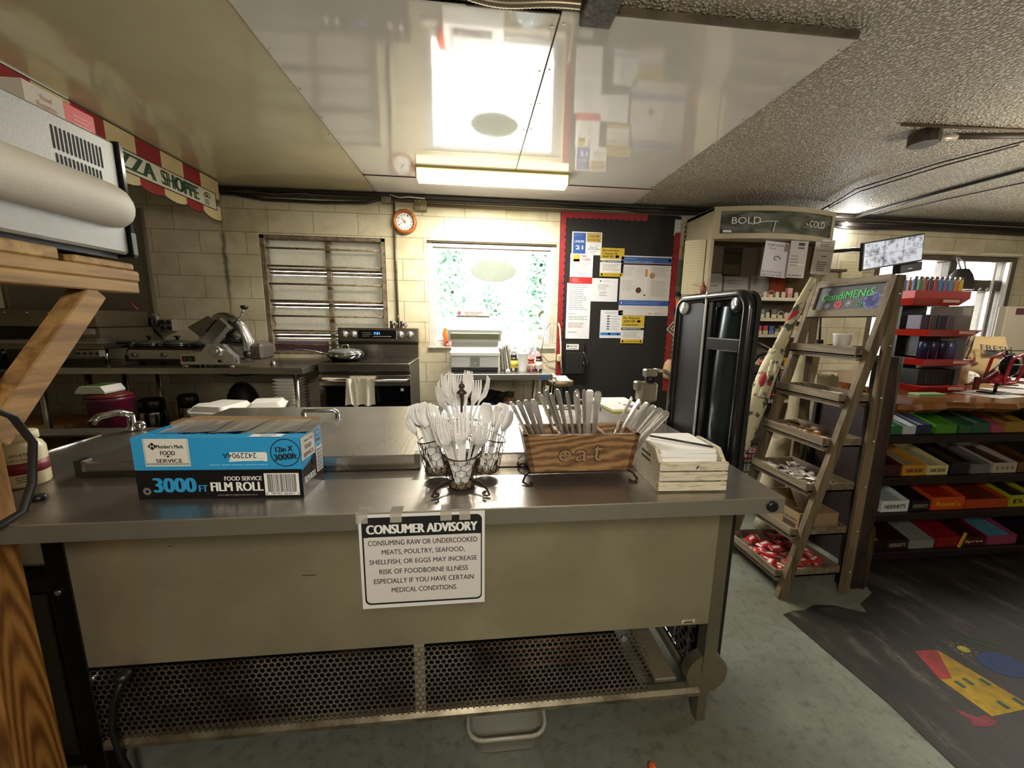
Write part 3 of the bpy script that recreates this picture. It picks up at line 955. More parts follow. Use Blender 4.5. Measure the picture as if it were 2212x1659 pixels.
m = MB(CARD); m.add([(.0, dB, hB), (wB, dB, hB), (wB * .97, dB + .03, hB + .012), (wB * .14, dB + .035, hB + .014), (.0, dB + .012, hB + .004)], [(0, 1, 2, 3, 4)])
m.add([(.0, dB - .002, hB), (wB, dB - .002, hB), (wB * .97, dB + .028, hB + .013), (wB * .14, dB + .033, hB + .015), (.0, dB + .01, hB + .005)], [(4, 3, 2, 1, 0)]); m.build('back_flap', t)
m = MB(mat('b9b09a', .3, var=.3, vs=20)); m.lathe([(.0, .012), (.04, .012), (.04, wB - .012), (.0, wB - .012)], None, 24, (0, .053, .075), 'x'); m.build('film_roll', t)
m = MB(clear('f6f4ee', .3, .8, .08))
rb = random.Random(11)
for k in range(9):
    x = .03 + .036 * k
    m.quad((x, .03, hB + .004 * rb.random()), (x + .05, .035, hB + .006 * rb.random()), (x + .045 + .02 * rb.random(), dB + .006, hB + .012), (x + .01, dB, hB + .008 + .01 * rb.random()))
m.build('loose_film', t)

# ---------------------------------------------------------------- wire cutlery caddy
IRON = mat('2f261d', .45, .6, col2='4a3826', vs=40)
CX, CY = -.03, .938
t = thing('cutlery_caddy', 'brown chicken-wire caddy of four baskets on scrolled feet, full of plastic cutlery', 'caddy', (CX, CY, .8815))
baskets = {'front': (CX, CY - .056), 'left': (CX - .062, CY + .004), 'right': (CX + .062, CY + .004), 'back': (CX, CY + .058)}
ZB = {'front': .889, 'left': .902, 'right': .902, 'back': .926}
for nm, (bx, by) in baskets.items():
    dx, dy = bx - CX, by - CY
    L = math.hypot(dx, dy)
    dx, dy = dx / L, dy / L
    def P(a, h, r0=.033, r1=.05, zb=ZB[nm]):
        r = r0 + (r1 - r0) * h
        return (bx + r * cos(a), by + r * sin(a), zb + h * (.093 - .016 * (cos(a) * dx + sin(a) * dy)))
    m = MB(IRON)
    m.tube([P(2 * pi * k / 20, 1) for k in range(20)], .0016, n=6, loop=True); m.tube([P(2 * pi * k / 20, 0) for k in range(20)], .0016, n=6, loop=True)
    for k in range(4): m.tube([P(pi / 4 + pi / 2 * k, h / 4) for h in range(5)], .0013, n=5)
    nA, rows = 10, 5
    for j in range(rows):
        for k in range(nA):
            a0 = 2 * pi * (k + (.5 if j % 2 else 0)) / nA
            da = pi / nA
            h0, h1, h2 = j / rows, (j + .38) / rows, (j + 1) / rows
            m.tube([P(a0 - da, h0), P(a0, h1), P(a0 + da, h0)], .0007, n=4, smooth=False); m.tube([P(a0, h1), P(a0, h2)], .0009, n=4, smooth=False)
    m.lathe([(.0, -.001), (.031, -.001), (.031, .001), (.0, .001)], mat('6b5a44', .7), 20, (bx, by, ZB[nm])); m.build('wire_basket', t)
m = MB(IRON); m.tube([(CX, CY, .9), (CX, CY, 1.095)], .003); m.lathe([(.001, 1.09), (.006, 1.094), (.005, 1.1), (.0125, 1.104), (.013, 1.107), (.006, 1.113), (.004, 1.116), (.0085, 1.121), (.006, 1.127), (.002, 1.13), (.003, 1.133), (.001, 1.136)], mat('4b4034', .5, .5), 16, (CX, CY, 0)); m.build('finial_post', t)
for sx, sy in ((-1, -1), (1, -1), (-1, 1), (1, 1)):
    m = MB(IRON); yb, ye = CY + sy * .05, CY + sy * .115 if sy < 0 else CY + .075
    pts = [(CX + sx * .012, yb, .9), (CX + sx * .045, yb + (ye - yb) * .4, .9), (CX + sx * .06, yb + (ye - yb) * .8, .894), (CX + sx * .066, ye, .886), (CX + sx * .06, ye, .884), (CX + sx * .052, ye - sy * .002, .8855), (CX + sx * .05, ye, .891), (CX + sx * .055, ye, .8935)]
    m.tube(pts, .0026, n=8); m.ball(pts[-1], .004); m.build('scroll_foot', t)
# plastic forks and spoons
PLA = mat('f0eeea', .3, spec=.5)
def fork_mb():
    m = MB(PLA)
    def sec(z, w, y, th=.0022): return [(-w, y, z), (w, y, z), (w, y + th, z), (-w, y + th, z)]
    m.loft([sec(0, .0055, 0), sec(.06, .0045, 0), sec(.1, .004, -.001), sec(.112, .009, -.004), sec(.122, .0155, -.007), sec(.134, .0165, -.0075)], smooth=False)
    for k in range(4):
        x = -.0135 + .009 * k
        m.loft([[(x + a, y, z) for a, y in ((-w, yy), (w, yy), (w, yy + .002), (-w, yy + .002))] for z, w, yy in ((.133, .0034, -.0075), (.152, .0026, -.006), (.172, .0014, -.001))], smooth=False)
    return m
def spoon_mb():
    m = MB(PLA)
    def sec(z, w, y, th=.0022): return [(-w, y, z), (w, y, z), (w, y + th, z), (-w, y + th, z)]
    m.loft([sec(0, .0055, 0), sec(.06, .0045, 0), sec(.105, .004, -.001), sec(.116, .006, -.002)], smooth=False)
    rings = []
    for i in range(9):
        u = i / 8; z = .113 + .056 * u; w = .0195 * math.sqrt(max(0, 1 - ((u - .52) / .54) ** 2)) + .002; d = .009 * sin(pi * min(1, u * 1.02))
        rings.append([(w * cos(pi * k / 6), -.002 + .002 * u + d * sin(pi * k / 6), z) for k in range(7)] + [(w * .94 * cos(pi * k / 6), -.0032 + .002 * u + (d) * sin(pi * k / 6), z) for k in range(6, -1, -1)])
    m.loft(rings, None, True, True)
    return m
rk = random.Random(21)
def place_cutlery(proto_mb, name, cat, lab, grp, spots):
    first = None
    for (x, y, z, tx, ty, spin) in spots:
        M = Matrix.Translation((x, y, z)) @ Vector((tx, ty, 1)).to_track_quat('Z', 'Y').to_matrix().to_4x4() @ Matrix.Rotation(spin, 4, 'Z')
        if first is None:
            o = first = proto_mb.single(name, lab, cat, None, grp, False)
        else:
            o = first.copy(); C.objects.link(o); o['label'] = lab; o['group'] = grp
        o.matrix_world = M
    return first
def spots(b, n, zl, zh, fan, out, spin0):
    bx, by = baskets[b]; dx, dy = (bx - CX) / .06, (by - CY) / .06
    L = []
    for i in range(n):
        a = rk.uniform(-1, 1); q = rk.uniform(-1, 1)
        px, py = -dy, dx
        lx = a * fan * px + (out + .12 * q) * dx; ly = a * fan * py + (out + .12 * q) * dy
        L.append((bx + a * .014 * px + q * .012 * dx, by + a * .014 * py + q * .012 * dy, ZB[b] + rk.uniform(zl, zh), lx, ly, spin0 + rk.uniform(-.5, .5)))
    return L
fk = place_cutlery(fork_mb(), 'plastic_fork', 'fork', 'white plastic fork standing in the front wire basket', 'plastic forks in the front basket', spots('front', 21, .0, .012, .38, .18, 0))
place_cutlery(fork_mb(), 'plastic_fork', 'fork', 'white plastic fork standing tall in the rear wire basket', 'plastic forks in the rear basket', spots('back', 15, .025, .055, .42, -.05, 0))
place_cutlery(spoon_mb(), 'plastic_spoon', 'spoon', 'white plastic spoon leaning out of the left wire basket', 'plastic spoons in the left basket', spots('left', 12, .0, .014, .3, .32, pi * .9))
place_cutlery(spoon_mb(), 'plastic_spoon', 'spoon', 'white plastic spoon leaning out of the right wire basket', 'plastic spoons in the right basket', spots('right', 10, -.004, .01, .28, .2, pi * 1.1))

# ---------------------------------------------------------------- carved wooden "eat" caddy with table knives
t = thing('wooden_caddy', 'mango wood caddy carved with the word eat, on iron scroll feet', 'caddy', (.272, .94, .8815))
MANGO = grain('9c774e', '5d4026', (7, 22, 22), .9, 12.0, 'mango_wood', .5)
m = MB(MANGO)
def trap(x0, x1, y0, y1, X0, X1, Y0, Y1, z0, z1):
    m.loft([[(x0, y0, z0), (x1, y0, z0), (x1, y1, z0), (x0, y1, z0)], [(X0, Y0, z1), (X1, Y0, z1), (X1, Y1, z1), (X0, Y1, z1)]], smooth=False)
zb, zt = .9065, 1.007
trap(.143, .408, .9, .912, .121, .42, .884, .896, zb, zt); trap(.143, .408, .975, .985, .121, .42, .99, 1.0, zb, zt)
trap(.143, .155, .9, .985, .121, .133, .884, 1.0, zb, zt); trap(.396, .408, .9, .985, .408, .42, .884, 1.0, zb, zt)
trap(.143, .408, .9, .985, .145, .405, .9, .985, zb, zb + .01)
for xx in (.215, .33): trap(xx, xx + .008, .912, .975, xx, xx + .008, .896, .99, zb, zt - .004)
O = (.272, .8995, zb); nv = Vector((0, -.016, .1005)).normalized()
for s_, a_, w_, h_ in (('e', -.043, .036, .036), ('a', .0, .036, .036), ('t', .042, .03, .05)):
    m.text(s_, O, X_, nv, a_, .045 + (.006 if s_ == 't' else 0), w_, h_, mat('3a2413', .7), .0008, .03); m.text(s_, O, X_, nv, a_, .045 + (.006 if s_ == 't' else 0), w_ * .9, h_ * .9, mat('8d7454', .8), .0014, .0)
m.build('trough', t)
for sx in (-1, 1):
    for sy in (-1, 1):
        x, y = .272 + sx * .13, .94 + sy * .03
        m = MB(IRON); m.tube([(x, y, .903), (x + sx * .012, y + sy * .01, .898), (x + sx * .02, y + sy * .022, .886), (x + sx * .01, y + sy * .034, .884), (x - sx * .004, y + sy * .03, .8845), (x, y + sy * .022, .885)], .003, n=7); m.build('scroll_foot', t)
KN = steel('dad6ce', .24, (30, 30, 30), .3, .02, .75)
def knife_mb():
    m = MB(KN)
    m.loft([[(-w, -th, z), (w, -th, z), (w, th, z), (-w, th, z)] for z, w, th in ((0, .008, .0006), (.06, .009, .001), (.085, .006, .0022), (.1, .006, .0026), (.15, .009, .003), (.172, .0108, .0026), (.179, .009, .0024), (.183, .005, .002))], smooth=False)
    return m
kproto = knife_mb()
ks = [(.24 + .0085 * i + rk.uniform(-.002, .002), .945 + rk.uniform(-.02, .02), .93 + rk.uniform(-.008, .006), -.42 + .055 * i + rk.uniform(-.03, .03), rk.uniform(-.02, .1), rk.uniform(-.3, .3)) for i in range(10)]
place_cutlery(kproto, 'table_knife', 'knife', 'steel table knife standing handle up in the middle of the carved caddy', 'knives in the middle of the carved caddy', ks)
ks = [(.175 + .012 * i, .925 + .012 * i, .92 - .004 * i, -.5 + .06 * i, .02, .3 + .2 * i) for i in range(4)]
place_cutlery(kproto, 'dinner_fork', 'cutlery', 'steel cutlery leaning left out of the carved wooden caddy', 'cutlery leaning left in the carved caddy', ks)
ks = [(.352 + .007 * i, .965 - .011 * i, .92, .45 + .09 * i, .02 * i, -.3 + .15 * i) for i in range(6)]
place_cutlery(kproto, 'dinner_spoon', 'cutlery', 'steel cutlery leaning right out of the carved wooden caddy', 'cutlery leaning right in the carved caddy', ks)

# ---------------------------------------------------------------- whitewashed napkin crate
t = thing('napkin_crate', 'whitewashed slatted crate holding napkins at the right of the counter', 'crate', (.443, .822, .8815), radians(-2.4))
WW = mat('cdc3ab', .8, col2='8f8163', vs=26, stretch=(1, 6, 6), lo=.3, hi=.5)
for x in (0, .158):
    m = MB(WW)
    m.prism([(0, 0), (0, .07), (.03, .1), (.125, .1), (.155, .07), (.155, 0)], x, x + .01, axis='x')
    for k in range(2):
        m.box(x - .0006, x + .0106, .05, .105, .056 + .014 * k, .062 + .014 * k, m=mat('4d4334', .8))
    m.build('end_board', t)
for k in range(3):
    for y in (-.008, .155):
        m = MB(WW); m.box(-.001, .169, y, y + .008, .003 + .0255 * k, .0245 + .0255 * k, b=.0015)
        if k == 2 and y < 0: m.face((.09, y, .06), X_, Z_, [(-.004, -.002), (.002, 0), (.005, .009), (0, .006)], mat('3d3a3a', .7), .0006)
        m.build('slat', t)
m = MB(WW); m.box(.01, .158, 0, .155, .0, .008); m.build('base_board', t)
NAP = mat('efede6', .8, bump=.1, bs=90)
first = None
for k in range(9):
    if first is None:
        m = MB(NAP)
        m.loft([[(x, y, z) for x, y in rrect(-a, a, -.068, .068, .006, 3)] for a, z in ((.069, 0), (.071, .002), (.071, .0075), (.069, .0095))], smooth=False)
        o = first = m.single('paper_napkin', 'folded white paper napkin in the whitewashed crate', 'napkin', None, 'napkins stacked in the crate', False)
    else:
        o = first.copy(); C.objects.link(o)
    o.location = (.5265 + rk.uniform(-.003, .003), .897 + rk.uniform(-.004, .004), .891 + .0103 * k)
    o.rotation_euler = (rk.uniform(-.01, .01), rk.uniform(-.01, .01), radians(-2.4) + rk.uniform(-.03, .03))
m = MB(mat('25221f', .35)); m.tube([(.463, .93, .989), (.585, .835, .9865)], .0028, n=6); m.single('stir_stick', 'thin dark stick lying across the napkin stack', 'stick', (.53, .88, .985))

# small things at the left of the counter
m = MB(BLACK); m.lathe([(.011, .8815), (.0125, .884), (.0125, .89), (.009, .8925)], None, 16, (-.956, .882, 0)); m.single('bottle_cap', 'small black cap lying alone on the left of the counter', 'cap', (-.956, .882, .8815))
t = thing('flavour_jar', 'white plastic jar with a red band label beside the wooden brace', 'jar', (-1.075, .975, .8815))
m = MB(mat('d8cba6', .35)); m.lathe([(.0, .882), (.037, .882), (.039, .886), (.039, .972), (.034, .984), (.028, .988), (.028, .993), (.0, .993)], None, 24, (-1.075, .975, 0)); m.build('jar_body', t)
m = MB(mat('dccfac', .5)); m.lathe([(.0, .993), (.031, .993), (.031, 1.01), (.029, 1.012), (.0, 1.012)], None, 24, (-1.075, .975, 0)); m.build('lid', t)
m = MB(mat('7d1b1c', .45)); m.lathe([(.0395, .915), (.0395, .942)], None, 24, (-1.075, .975, 0)); nrm = Vector((.72, -.69, 0)).normalized(); uu = Vector((.69, .72, 0)).normalized()
oo = Vector((-1.075, .975, 0)) + nrm * .0396
m.text('WHITE', oo, uu, Z_, -.004, .962, .03, .007, INK, .0012); m.text('CHOCOLATE', oo, uu, Z_, -.002, .951, .044, .007, INK, .0022); m.lines(oo, uu, Z_, -.015, .015, .895, .912, 3, INK, .002, .3, 4); m.build('label_band', t)

# ---------------------------------------------------------------- wooden post, wall shelf and microwave at the left edge
PINE = wood('a5824f', '765630', 'y', .65, .8)
PINEZ = grain('a06f34', '63390f', (11, 11, .9), 3.2, 4.0)
m = MB(PINEZ); m.box(-1.11, -1.012, .792, .88, 0, .838, b=.003); m.single('wooden_post', 'knotty pine post under the left end of the steel counter', 'post', (-1.06, .836, 0))
t = thing('wooden_shelf', 'rough pine bracket shelf with diagonal brace carrying the microwave', 'shelf', (-1.1, .77, .8815))
m = MB(wood('a97d49', '77522a', 'z', .65, .8)); m.box(-1.0, -.905, .70, .795, .8815, 1.345, b=.003); m.build('upright', t)
m = MB(PINE); m.box(-.98, -.9, .45, 1.148, 1.345, 1.374, b=.003); m.box(-.98, -.898, .45, 1.152, 1.3745, 1.4025, b=.004); m.build('arm', t)
for y0, y1, zt in ((.56, .70, 1.43), (.72, .955, 1.43), (.985, 1.14, 1.421)):
    m = MB(wood('a8864f', '7a5a30', 'x', .65, .8)); m.box(-1.52, -.899, y0, y1, 1.403, zt, b=.004); m.build('shelf_board', t)
m = MB(wood('a07c49', '70502a', 'y', .65, .8)); m.T = Matrix.Translation((-.905, .80, 1.06)) @ Matrix.Rotation(radians(50), 4, 'X')
m.box(-.045, .0, -.02, .37, -.024, .024, b=.003); m.T = None; m.build('brace', t)
m = MB(mat('191614', .6)); m.tube([(-.885, .76, 1.12), (-.885, .80, 1.09), (-.886, .825, 1.03), (-.886, .81, .95), (-.89, .79, .90), (-.9, .75, .886)], .009, n=8, flat=.5); m.single('black_strap', 'black strap hanging over the foot of the wooden brace', 'strap', (-.886, .8, .886))
t = thing('microwave_oven', 'silver microwave oven with vent slots, high on the wooden shelf', 'microwave', (-1.13, .82, 1.43))
MWS = mat('8d8c88', .45, .4, bump=.05, bs=300)
m = MB(MWS); m.box(-1.38, -.9, .5, 1.135, 1.443, 1.716, b=.006)
rows = ((1.640, 1.688, .984, 1.092, 13), (1.60, 1.632, .986, 1.084, 12))
for z0, z1, y0, y1, n in rows:
    for k in range(n):
        y = y0 + (y1 - y0) * k / (n - 1)
        m.face((-.9, y, 0), Y_, Z_, rrect(-.0022, .0022, z0, z1, .002, 3), mat('060606', .8), .0006)
m.build('housing', t)
m = MB(mat('b3ac9d', .55, 0, bump=.08, bs=200))  # cream tone paints in the light caught by the bulge on the grey housing
rings = []
for y, s_ in ((.45, 1), (.9, 1), (1.04, 1), (1.09, .97), (1.115, .9), (1.128, .75), (1.136, .5), (1.14, .2)):
    rings.append([(-.901 + .045 * s_ * sin(pi * k / 8), y, 1.556 - .055 * s_ * cos(pi * k / 8)) for k in range(9)])
m.loft(rings, closed=False); m.build('pressed_bulge', t)
m = MB(mat('0d0d0e', .12)); m.box(-1.385, -.893, 1.135, 1.15, 1.436, 1.72, b=.003); m.box(-.8935, -.892, 1.136, 1.149, 1.445, 1.50, m=mat('3f4a35', .3)); m.build('door', t)
m = MB(BLACK); m.box(-1.36, -.92, .52, 1.12, 1.4305, 1.443); m.build('black_slab', t)  # black slab filling the space between housing and shelf boards
m = MB(mat('b02b28', .5)); m.box(-1.12, -1.0, 1.045, 1.21, 1.716, 1.803, b=.002)
m.box(-1.1215, -.9985, 1.0445, 1.13, 1.7165, 1.8035, m=mat('a39a8c', .6)); m.box(-1.1, -1.02, 1.05, 1.225, 1.7165, 1.72, m=PAPER)
O = (-.9985, 1.045, 1.716)
for i, (s_, w_) in enumerate((('Food', .024), ('Rotation', .042), ('Labels', .032))): m.text(s_, O, Y_, Z_, .045, .068 - .017 * i, w_, .011, mat('8a3a30', .6), .001, .0)
m.lines((-1.0, 1.14, 1.716), Y_, Z_, .012, .062, .012, .07, 6, mat('e0b0a8', .6), .001, .2, 8)
m.single('label_box', 'red and grey Food Rotation Labels carton on top of the microwave', 'box', (-1.06, 1.13, 1.716))

# ---------------------------------------------------------------- striped pizza banner along the left
t = thing('pizza_banner', 'red and cream striped PIZZA SHOPPE banner hung below the ceiling', 'banner', (-2.2, 2.8, 2.13))
RED, CRM = mat('8c2120', .7, var=.15), mat('c9b585', .7, var=.15)
m = MB(CRM)
edges = [1.5, 1.71, 1.92, 2.13, 2.34, 2.53, 2.72, 2.93, 3.135, 3.345, 3.53, 3.75]
for i in range(11):
    a, b_ = edges[i], edges[i + 1]
    c1 = RED if i % 2 == 1 else CRM
    m.box(-2.204, -2.2, a, b_, 2.29, 2.442, m=c1)
    low = [(a, 2.23), (a, 2.142)]
    n = 8
    for k in range(1, n): low.append((a + (b_ - a) * k / n, 2.142 - .022 * sin(pi * k / n) ** .7 - (.02 * k / n if i == 10 else 0)))
    low += [(b_, 2.142 - (.02 if i == 10 else 0)), (b_, 2.23)]
    m.prism(low, -2.204, -2.2, RED if i % 2 == 1 else CRM, 'x')
    m.tube([(-2.202, p[0], p[1]) for p in low[1:-1]], .004, INK, 4)
m.box(-2.204, -2.1985, 1.6, 3.70, 2.19, 2.33, m=INK); m.box(-2.204, -2.1975, 1.61, 3.69, 2.197, 2.323, m=mat('c9c3ac', .6))
O = (-2.1975, 0, 0); GRN = mat('163f2c', .6)
m.text('PIZZA', O, Y_, Z_, 2.87, 2.262, .40, .098, GRN, .001, .05); m.text('SHOPPE', O, Y_, Z_, 3.30, 2.262, .38, .098, GRN, .001, .05)
m.add([(-2.1965, 3.585 + r * cos(a), 2.262 + r * 1.0 * sin(a)) for r in (.032, .042) for a in [pi * k / 16 for k in range(17)]], [(k, k + 1, 18 + k, 17 + k) for k in range(16)], mat('4a3b30', .6))
m.face(O, Y_, Z_, [(3.55, 2.262), (3.62, 2.262), (3.6, 2.272), (3.59, 2.285), (3.575, 2.288), (3.565, 2.272)], mat('4a3b30', .6), .001)
m.lines(O, Y_, Z_, 3.55, 3.62, 2.208, 2.25, 3, mat('4a3b30', .6), .001, .5, 2)
m.build('cloth', t)
m = MB(INK); m.tube([(-2.202, 1.5, 2.444), (-2.202, 3.75, 2.444)], .004); m.build('hanging_rod', t)
m = MB(WHITE); m.box(-2.21, -2.196, 2.0, 2.52, 2.446, 2.451); m.single('lit_line_strip', 'thin white strip standing for the bright lit line above the left end of the striped banner', 'batten', (-2.2, 2.3, 2.446))  # plain white strip paints in a bright line of light over the banner
# ================================================================ kitchen along the back wall
def leg_tube(t, x, y, z1, r=.02, foot=True):
    m = MB(STEELV); m.tube([(x, y, .03), (x, y, z1)], r, n=12)
    if foot: m.lathe([(.012, 0), (.024, .004), (.024, .03), (r, .04)], mat('2a2724', .6), 12, (x, y, 0))
    m.build('leg', t)
t = thing('work_table', 'long stainless work table carrying the slicer and the triple cooker', 'table', (-2.2, 3.5, 0))
m = MB(steel('8d877d', .22, (1.5, 40, 40), .2, .03)); m.box(-3.16, -1.335, 3.09, 3.9, .885, .9, b=.003); m.build('tabletop', t)
m = MB(STEEL); m.box(-3.16, -1.335, 3.085, 3.092, .852, .901, b=.002); m.box(-1.337, -1.333, 3.09, 3.9, .852, .9); m.box(-3.16, -3.156, 3.09, 3.9, .852, .9); m.build('apron', t)
for x in (-2.93, -1.42):
    leg_tube(t, x, 3.16, .886); leg_tube(t, x, 3.8, .886)
m = MB(STEELD); m.box(-3.1, -1.38, 3.14, 3.84, .27, .3, b=.004); m.build('undershelf', t)
m = MB(steel('8d8479', .4, (60, 60, 2), .2, .03, .7)); m.box(-4.15, -2.96, 3.898, 3.925, 1.26, 2.235, b=.003); m.box(-2.968, -2.955, 3.89, 3.925, 1.26, 2.235); m.single('steel_backsplash', 'tall brushed steel sheet on the wall behind the conveyor oven', 'wall sheet', (-3.5, 3.91, 1.26))
# oven stand and conveyor oven
t = thing('oven_stand', 'dark steel stand under the conveyor oven at the far left', 'stand', (-3.7, 3.5, 0))
m = MB(STEELD); m.box(-4.15, -3.18, 3.08, 3.88, .86, .89, b=.004); m.build('top', t)
for x in (-4.1, -3.23):
    leg_tube(t, x, 3.13, .86); leg_tube(t, x, 3.82, .86)
m = MB(DARK); m.box(-4.12, -3.2, 3.12, 3.86, .3, .33); m.build('undershelf', t)
t = thing('conveyor_oven', 'steel conveyor pizza oven with belt sticking out, left of the cooker', 'oven', (-3.5, 3.5, .89))
m = MB(steel('8b8271', .36, (2, 50, 50), .3)); m.box(-4.12, -2.93, 3.3, 3.78, 1.19, 1.33, b=.006); m.box(-4.12, -2.93, 3.36, 3.78, 1.02, 1.19, m=DARK); m.box(-4.12, -2.93, 3.3, 3.36, 1.02, 1.07); m.box(-3.08, -2.9, 3.28, 3.78, 1.02, 1.19, b=.004)
for k in range(7): m.lathe([(.007, 3.294), (.007, 3.301)], CHROME, 8, (-4.0 + .15 * k, 0, 1.3), 'y')
m.rect((0, 3.279, 0), X_, Z_, -3.04, -2.93, 1.14, 1.18, PAPER, .001); m.lines((0, 3.279, 0), X_, Z_, -3.035, -2.935, 1.145, 1.177, 3, mat('9a5a50', .6), .002)
m.build('housing', t)
m = MB(steel('a29c92', .3)); m.box(-4.0, -2.86, 3.4, 3.72, 1.07, 1.085); m.box(-3.6, -2.86, 3.2, 3.29, 1.065, 1.095, b=.003); m.build('conveyor_belt', t)
m = MB(STEELV); m.tube([(-3.7, 3.25, 1.09), (-2.84, 3.26, 1.1)], .007); m.build('guide_rail', t)
m = MB(mat('9d988d', .4, .5)); m.box(-3.09, -2.92, 3.27, 3.32, .965, 1.018, b=.003)
for k in range(4): m.lathe([(.011, 3.262), (.011, 3.27)], BLACK, 12, (-3.07 + .045 * k, 0, .99), 'y')
m.build('control_box', t)
for x in (-4.08, -2.97):
    for y in (3.38, 3.72):
        m = MB(CHROME); m.tube([(x, y, .89), (x, y, 1.02)], .015); m.build('leg', t)
t = thing('outlet_box', 'grey surface outlet box with four sockets on the block wall', 'outlet', (-2.84, 3.9, 1.15))
m = MB(mat('8f897c', .5, .3)); m.box(-2.905, -2.79, 3.86, 3.93, 1.148, 1.262, b=.006); m.build('box', t)
for dx in (-.027, .027):
    for dz in (-.025, .025):
        m = MB(mat('1c1a18', .5)); m.lathe([(.02, 3.852), (.021, 3.86)], None, 14, (-2.847 + dx, 0, 1.205 + dz), 'y'); m.build('socket', t)
t = thing('plug_cluster', 'round outlet stuffed with black plugs beside the four-socket box', 'outlet', (-2.99, 3.9, 1.18))
m = MB(mat('7d776b', .5, .3)); m.lathe([(.06, 3.86), (.065, 3.93)], None, 20, (-2.98, 0, 1.25), 'y', True); m.build('box', t)
m = MB(BLACK); m.box(-3.05, -3.0, 3.8, 3.86, 1.23, 1.31, b=.01); m.box(-2.97, -2.93, 3.82, 3.86, 1.2, 1.27, b=.01); m.build('plug', t)
m = MB(BLACK); m.tube([(-3.02, 3.82, 1.25), (-3.1, 3.84, 1.21), (-3.25, 3.84, 1.2)], .009); m.tube([(-2.95, 3.82, 1.2), (-2.86, 3.82, 1.08), (-2.82, 3.82, .98)], .011); m.build('cord', t)
m = MB(mat('c8503a', .5)); m.tube([(-3.02, 3.8, 1.34), (-3.06, 3.8, 1.39), (-3.1, 3.83, 1.42)], .005); m.single('extension_cord', 'thin orange cord curving up from the plug cluster', 'cord', (-3.05, 3.75, 1.06))

# triple slow cooker
t = thing('triple_cooker', 'black and steel triple slow cooker with three knobbed lids', 'slow cooker', (-2.48, 3.43, .9))
m = MB(mat('151312', .3)); m.prism(rrect(-2.82, -2.15, 3.27, 3.6, .08), .915, .965); m.prism(rrect(-2.80, -2.17, 3.28, 3.59, .08), .965, 1.03)
for x in (-2.7, -2.26): m.tube([(x, 3.33, .9), (x, 3.33, .92)], .02); m.tube([(x, 3.53, .9), (x, 3.53, .92)], .02)
m.build('base', t)
m = MB(steel('b5b0a8', .18, (40, 40, 2))); m.prism(rrect(-2.79, -2.18, 3.262, 3.59, .07), .94, 1.012); m.build('steel_band', t)
for k in range(3):
    x = -2.7 + .22 * k
    m = MB(mat('100f0f', .2)); m.lathe([(.085, 1.02), (.112, 1.03), (.114, 1.052), (.105, 1.056)], None, 24, (x, 3.43, 0), sy=1.3); m.build('crock', t)
    m = MB(mat('3b3a33', .08, spec=.8)); m.lathe([(.11, 1.055), (.1, 1.07), (.05, 1.088), (.001, 1.092)], None, 24, (x, 3.43, 0), sy=1.3); ld = m.build('lid', t)
    m = MB(BLACK); m.lathe([(.012, 1.09), (.01, 1.105), (.024, 1.115), (.024, 1.121), (.001, 1.123)], None, 16, (x, 3.43, 0)); m.build('lid_knob', ld)
    m = MB(mat('6b6860', .3, .6)); m.lathe([(.018, 3.245), (.02, 3.262)], None, 16, (x, 0, .972), 'y'); m.build('dial', t)

t.location.x -= .05; t.location.y += .1
# meat slicer
t = thing('meat_slicer', 'silver meat slicer with tilted carriage plate and black knob lever', 'slicer', (-2.0, 3.3, .9))
SL = mat('cfccc6', .25, .75)
m = MB(SL); m.prism([(-2.235, .922), (-1.85, .922), (-1.85, .99), (-1.875, 1.01), (-1.93, 1.075), (-2.03, 1.085), (-2.08, 1.02), (-2.235, 1.0)], 3.22, 3.42, axis='y')
m.box(-1.93, -1.68, 3.3, 3.5, .95, 1.08, b=.02, m=mat('8f8b84', .3, .8)); m.build('base', t)
for x, y in ((-2.21, 3.24), (-1.88, 3.24), (-1.68, 3.45), (-2.21, 3.42)):
    m = MB(CHROME); m.lathe([(.026, .9), (.022, .91), (.01, .935)], None, 14, (x, y, 0)); m.build('foot', t)
m = MB(SL); m.lathe([(.045, 3.185), (.048, 3.19), (.048, 3.215), (.05, 3.22)], mat('b9b6b0', .3, .8), 24, (-1.965, 0, 1.025), 'y'); m.lathe([(.02, 3.165), (.022, 3.185)], CHROME, 16, (-1.955, 0, 1.028), 'y'); m.build('thickness_dial', t)
m = MB(BLACK); m.box(-2.22, -2.13, 3.21, 3.222, .945, .985, b=.01); m.box(-2.205, -2.18, 3.206, 3.212, .952, .978, m=mat('8e2b20', .4)); m.box(-2.17, -2.145, 3.206, 3.212, .952, .978, m=mat('2b6a3c', .4)); m.build('switch', t)
m = MB(BLACK); m.lathe([(.012, 3.21), (.012, 3.222)], None, 12, (-1.95, 0, .95), 'y'); m.build('lock_screw', t)
RT = Matrix.Translation((-1.98, 3.32, 1.18)) @ Matrix.Rotation(radians(-8), 4, 'Z') @ Matrix.Rotation(radians(18), 4, 'X')
m = MB(steel('bdb8b0', .2, (30, 30, 30))); m.T = RT; m.lathe([(.001, .03), (.15, .03), (.155, .04), (.15, .055), (.03, .06), (.001, .06)], None, 40, (.03, 0, -.02), 'y'); m.T = None; m.build('blade_guard', t)
m = MB(steel('9c978e', .28, (2, 30, 30))); m.T = RT
m.prism([(-.25, .03), (-.06, .12), (.06, .02), (-.04, -.12), (-.12, -.13)], -.015, .0, axis='y')
for k in range(6): m.box(-.2 + .006 * k, -.06, -.018, -.014, -.075 + .018 * k, -.071 + .018 * k, m=STEELD)
m.build('gauge_plate', t)
m = MB(steel('a9a49b', .24, (2, 30, 30))); m.T = RT @ Matrix.Rotation(radians(-40), 4, 'Y')
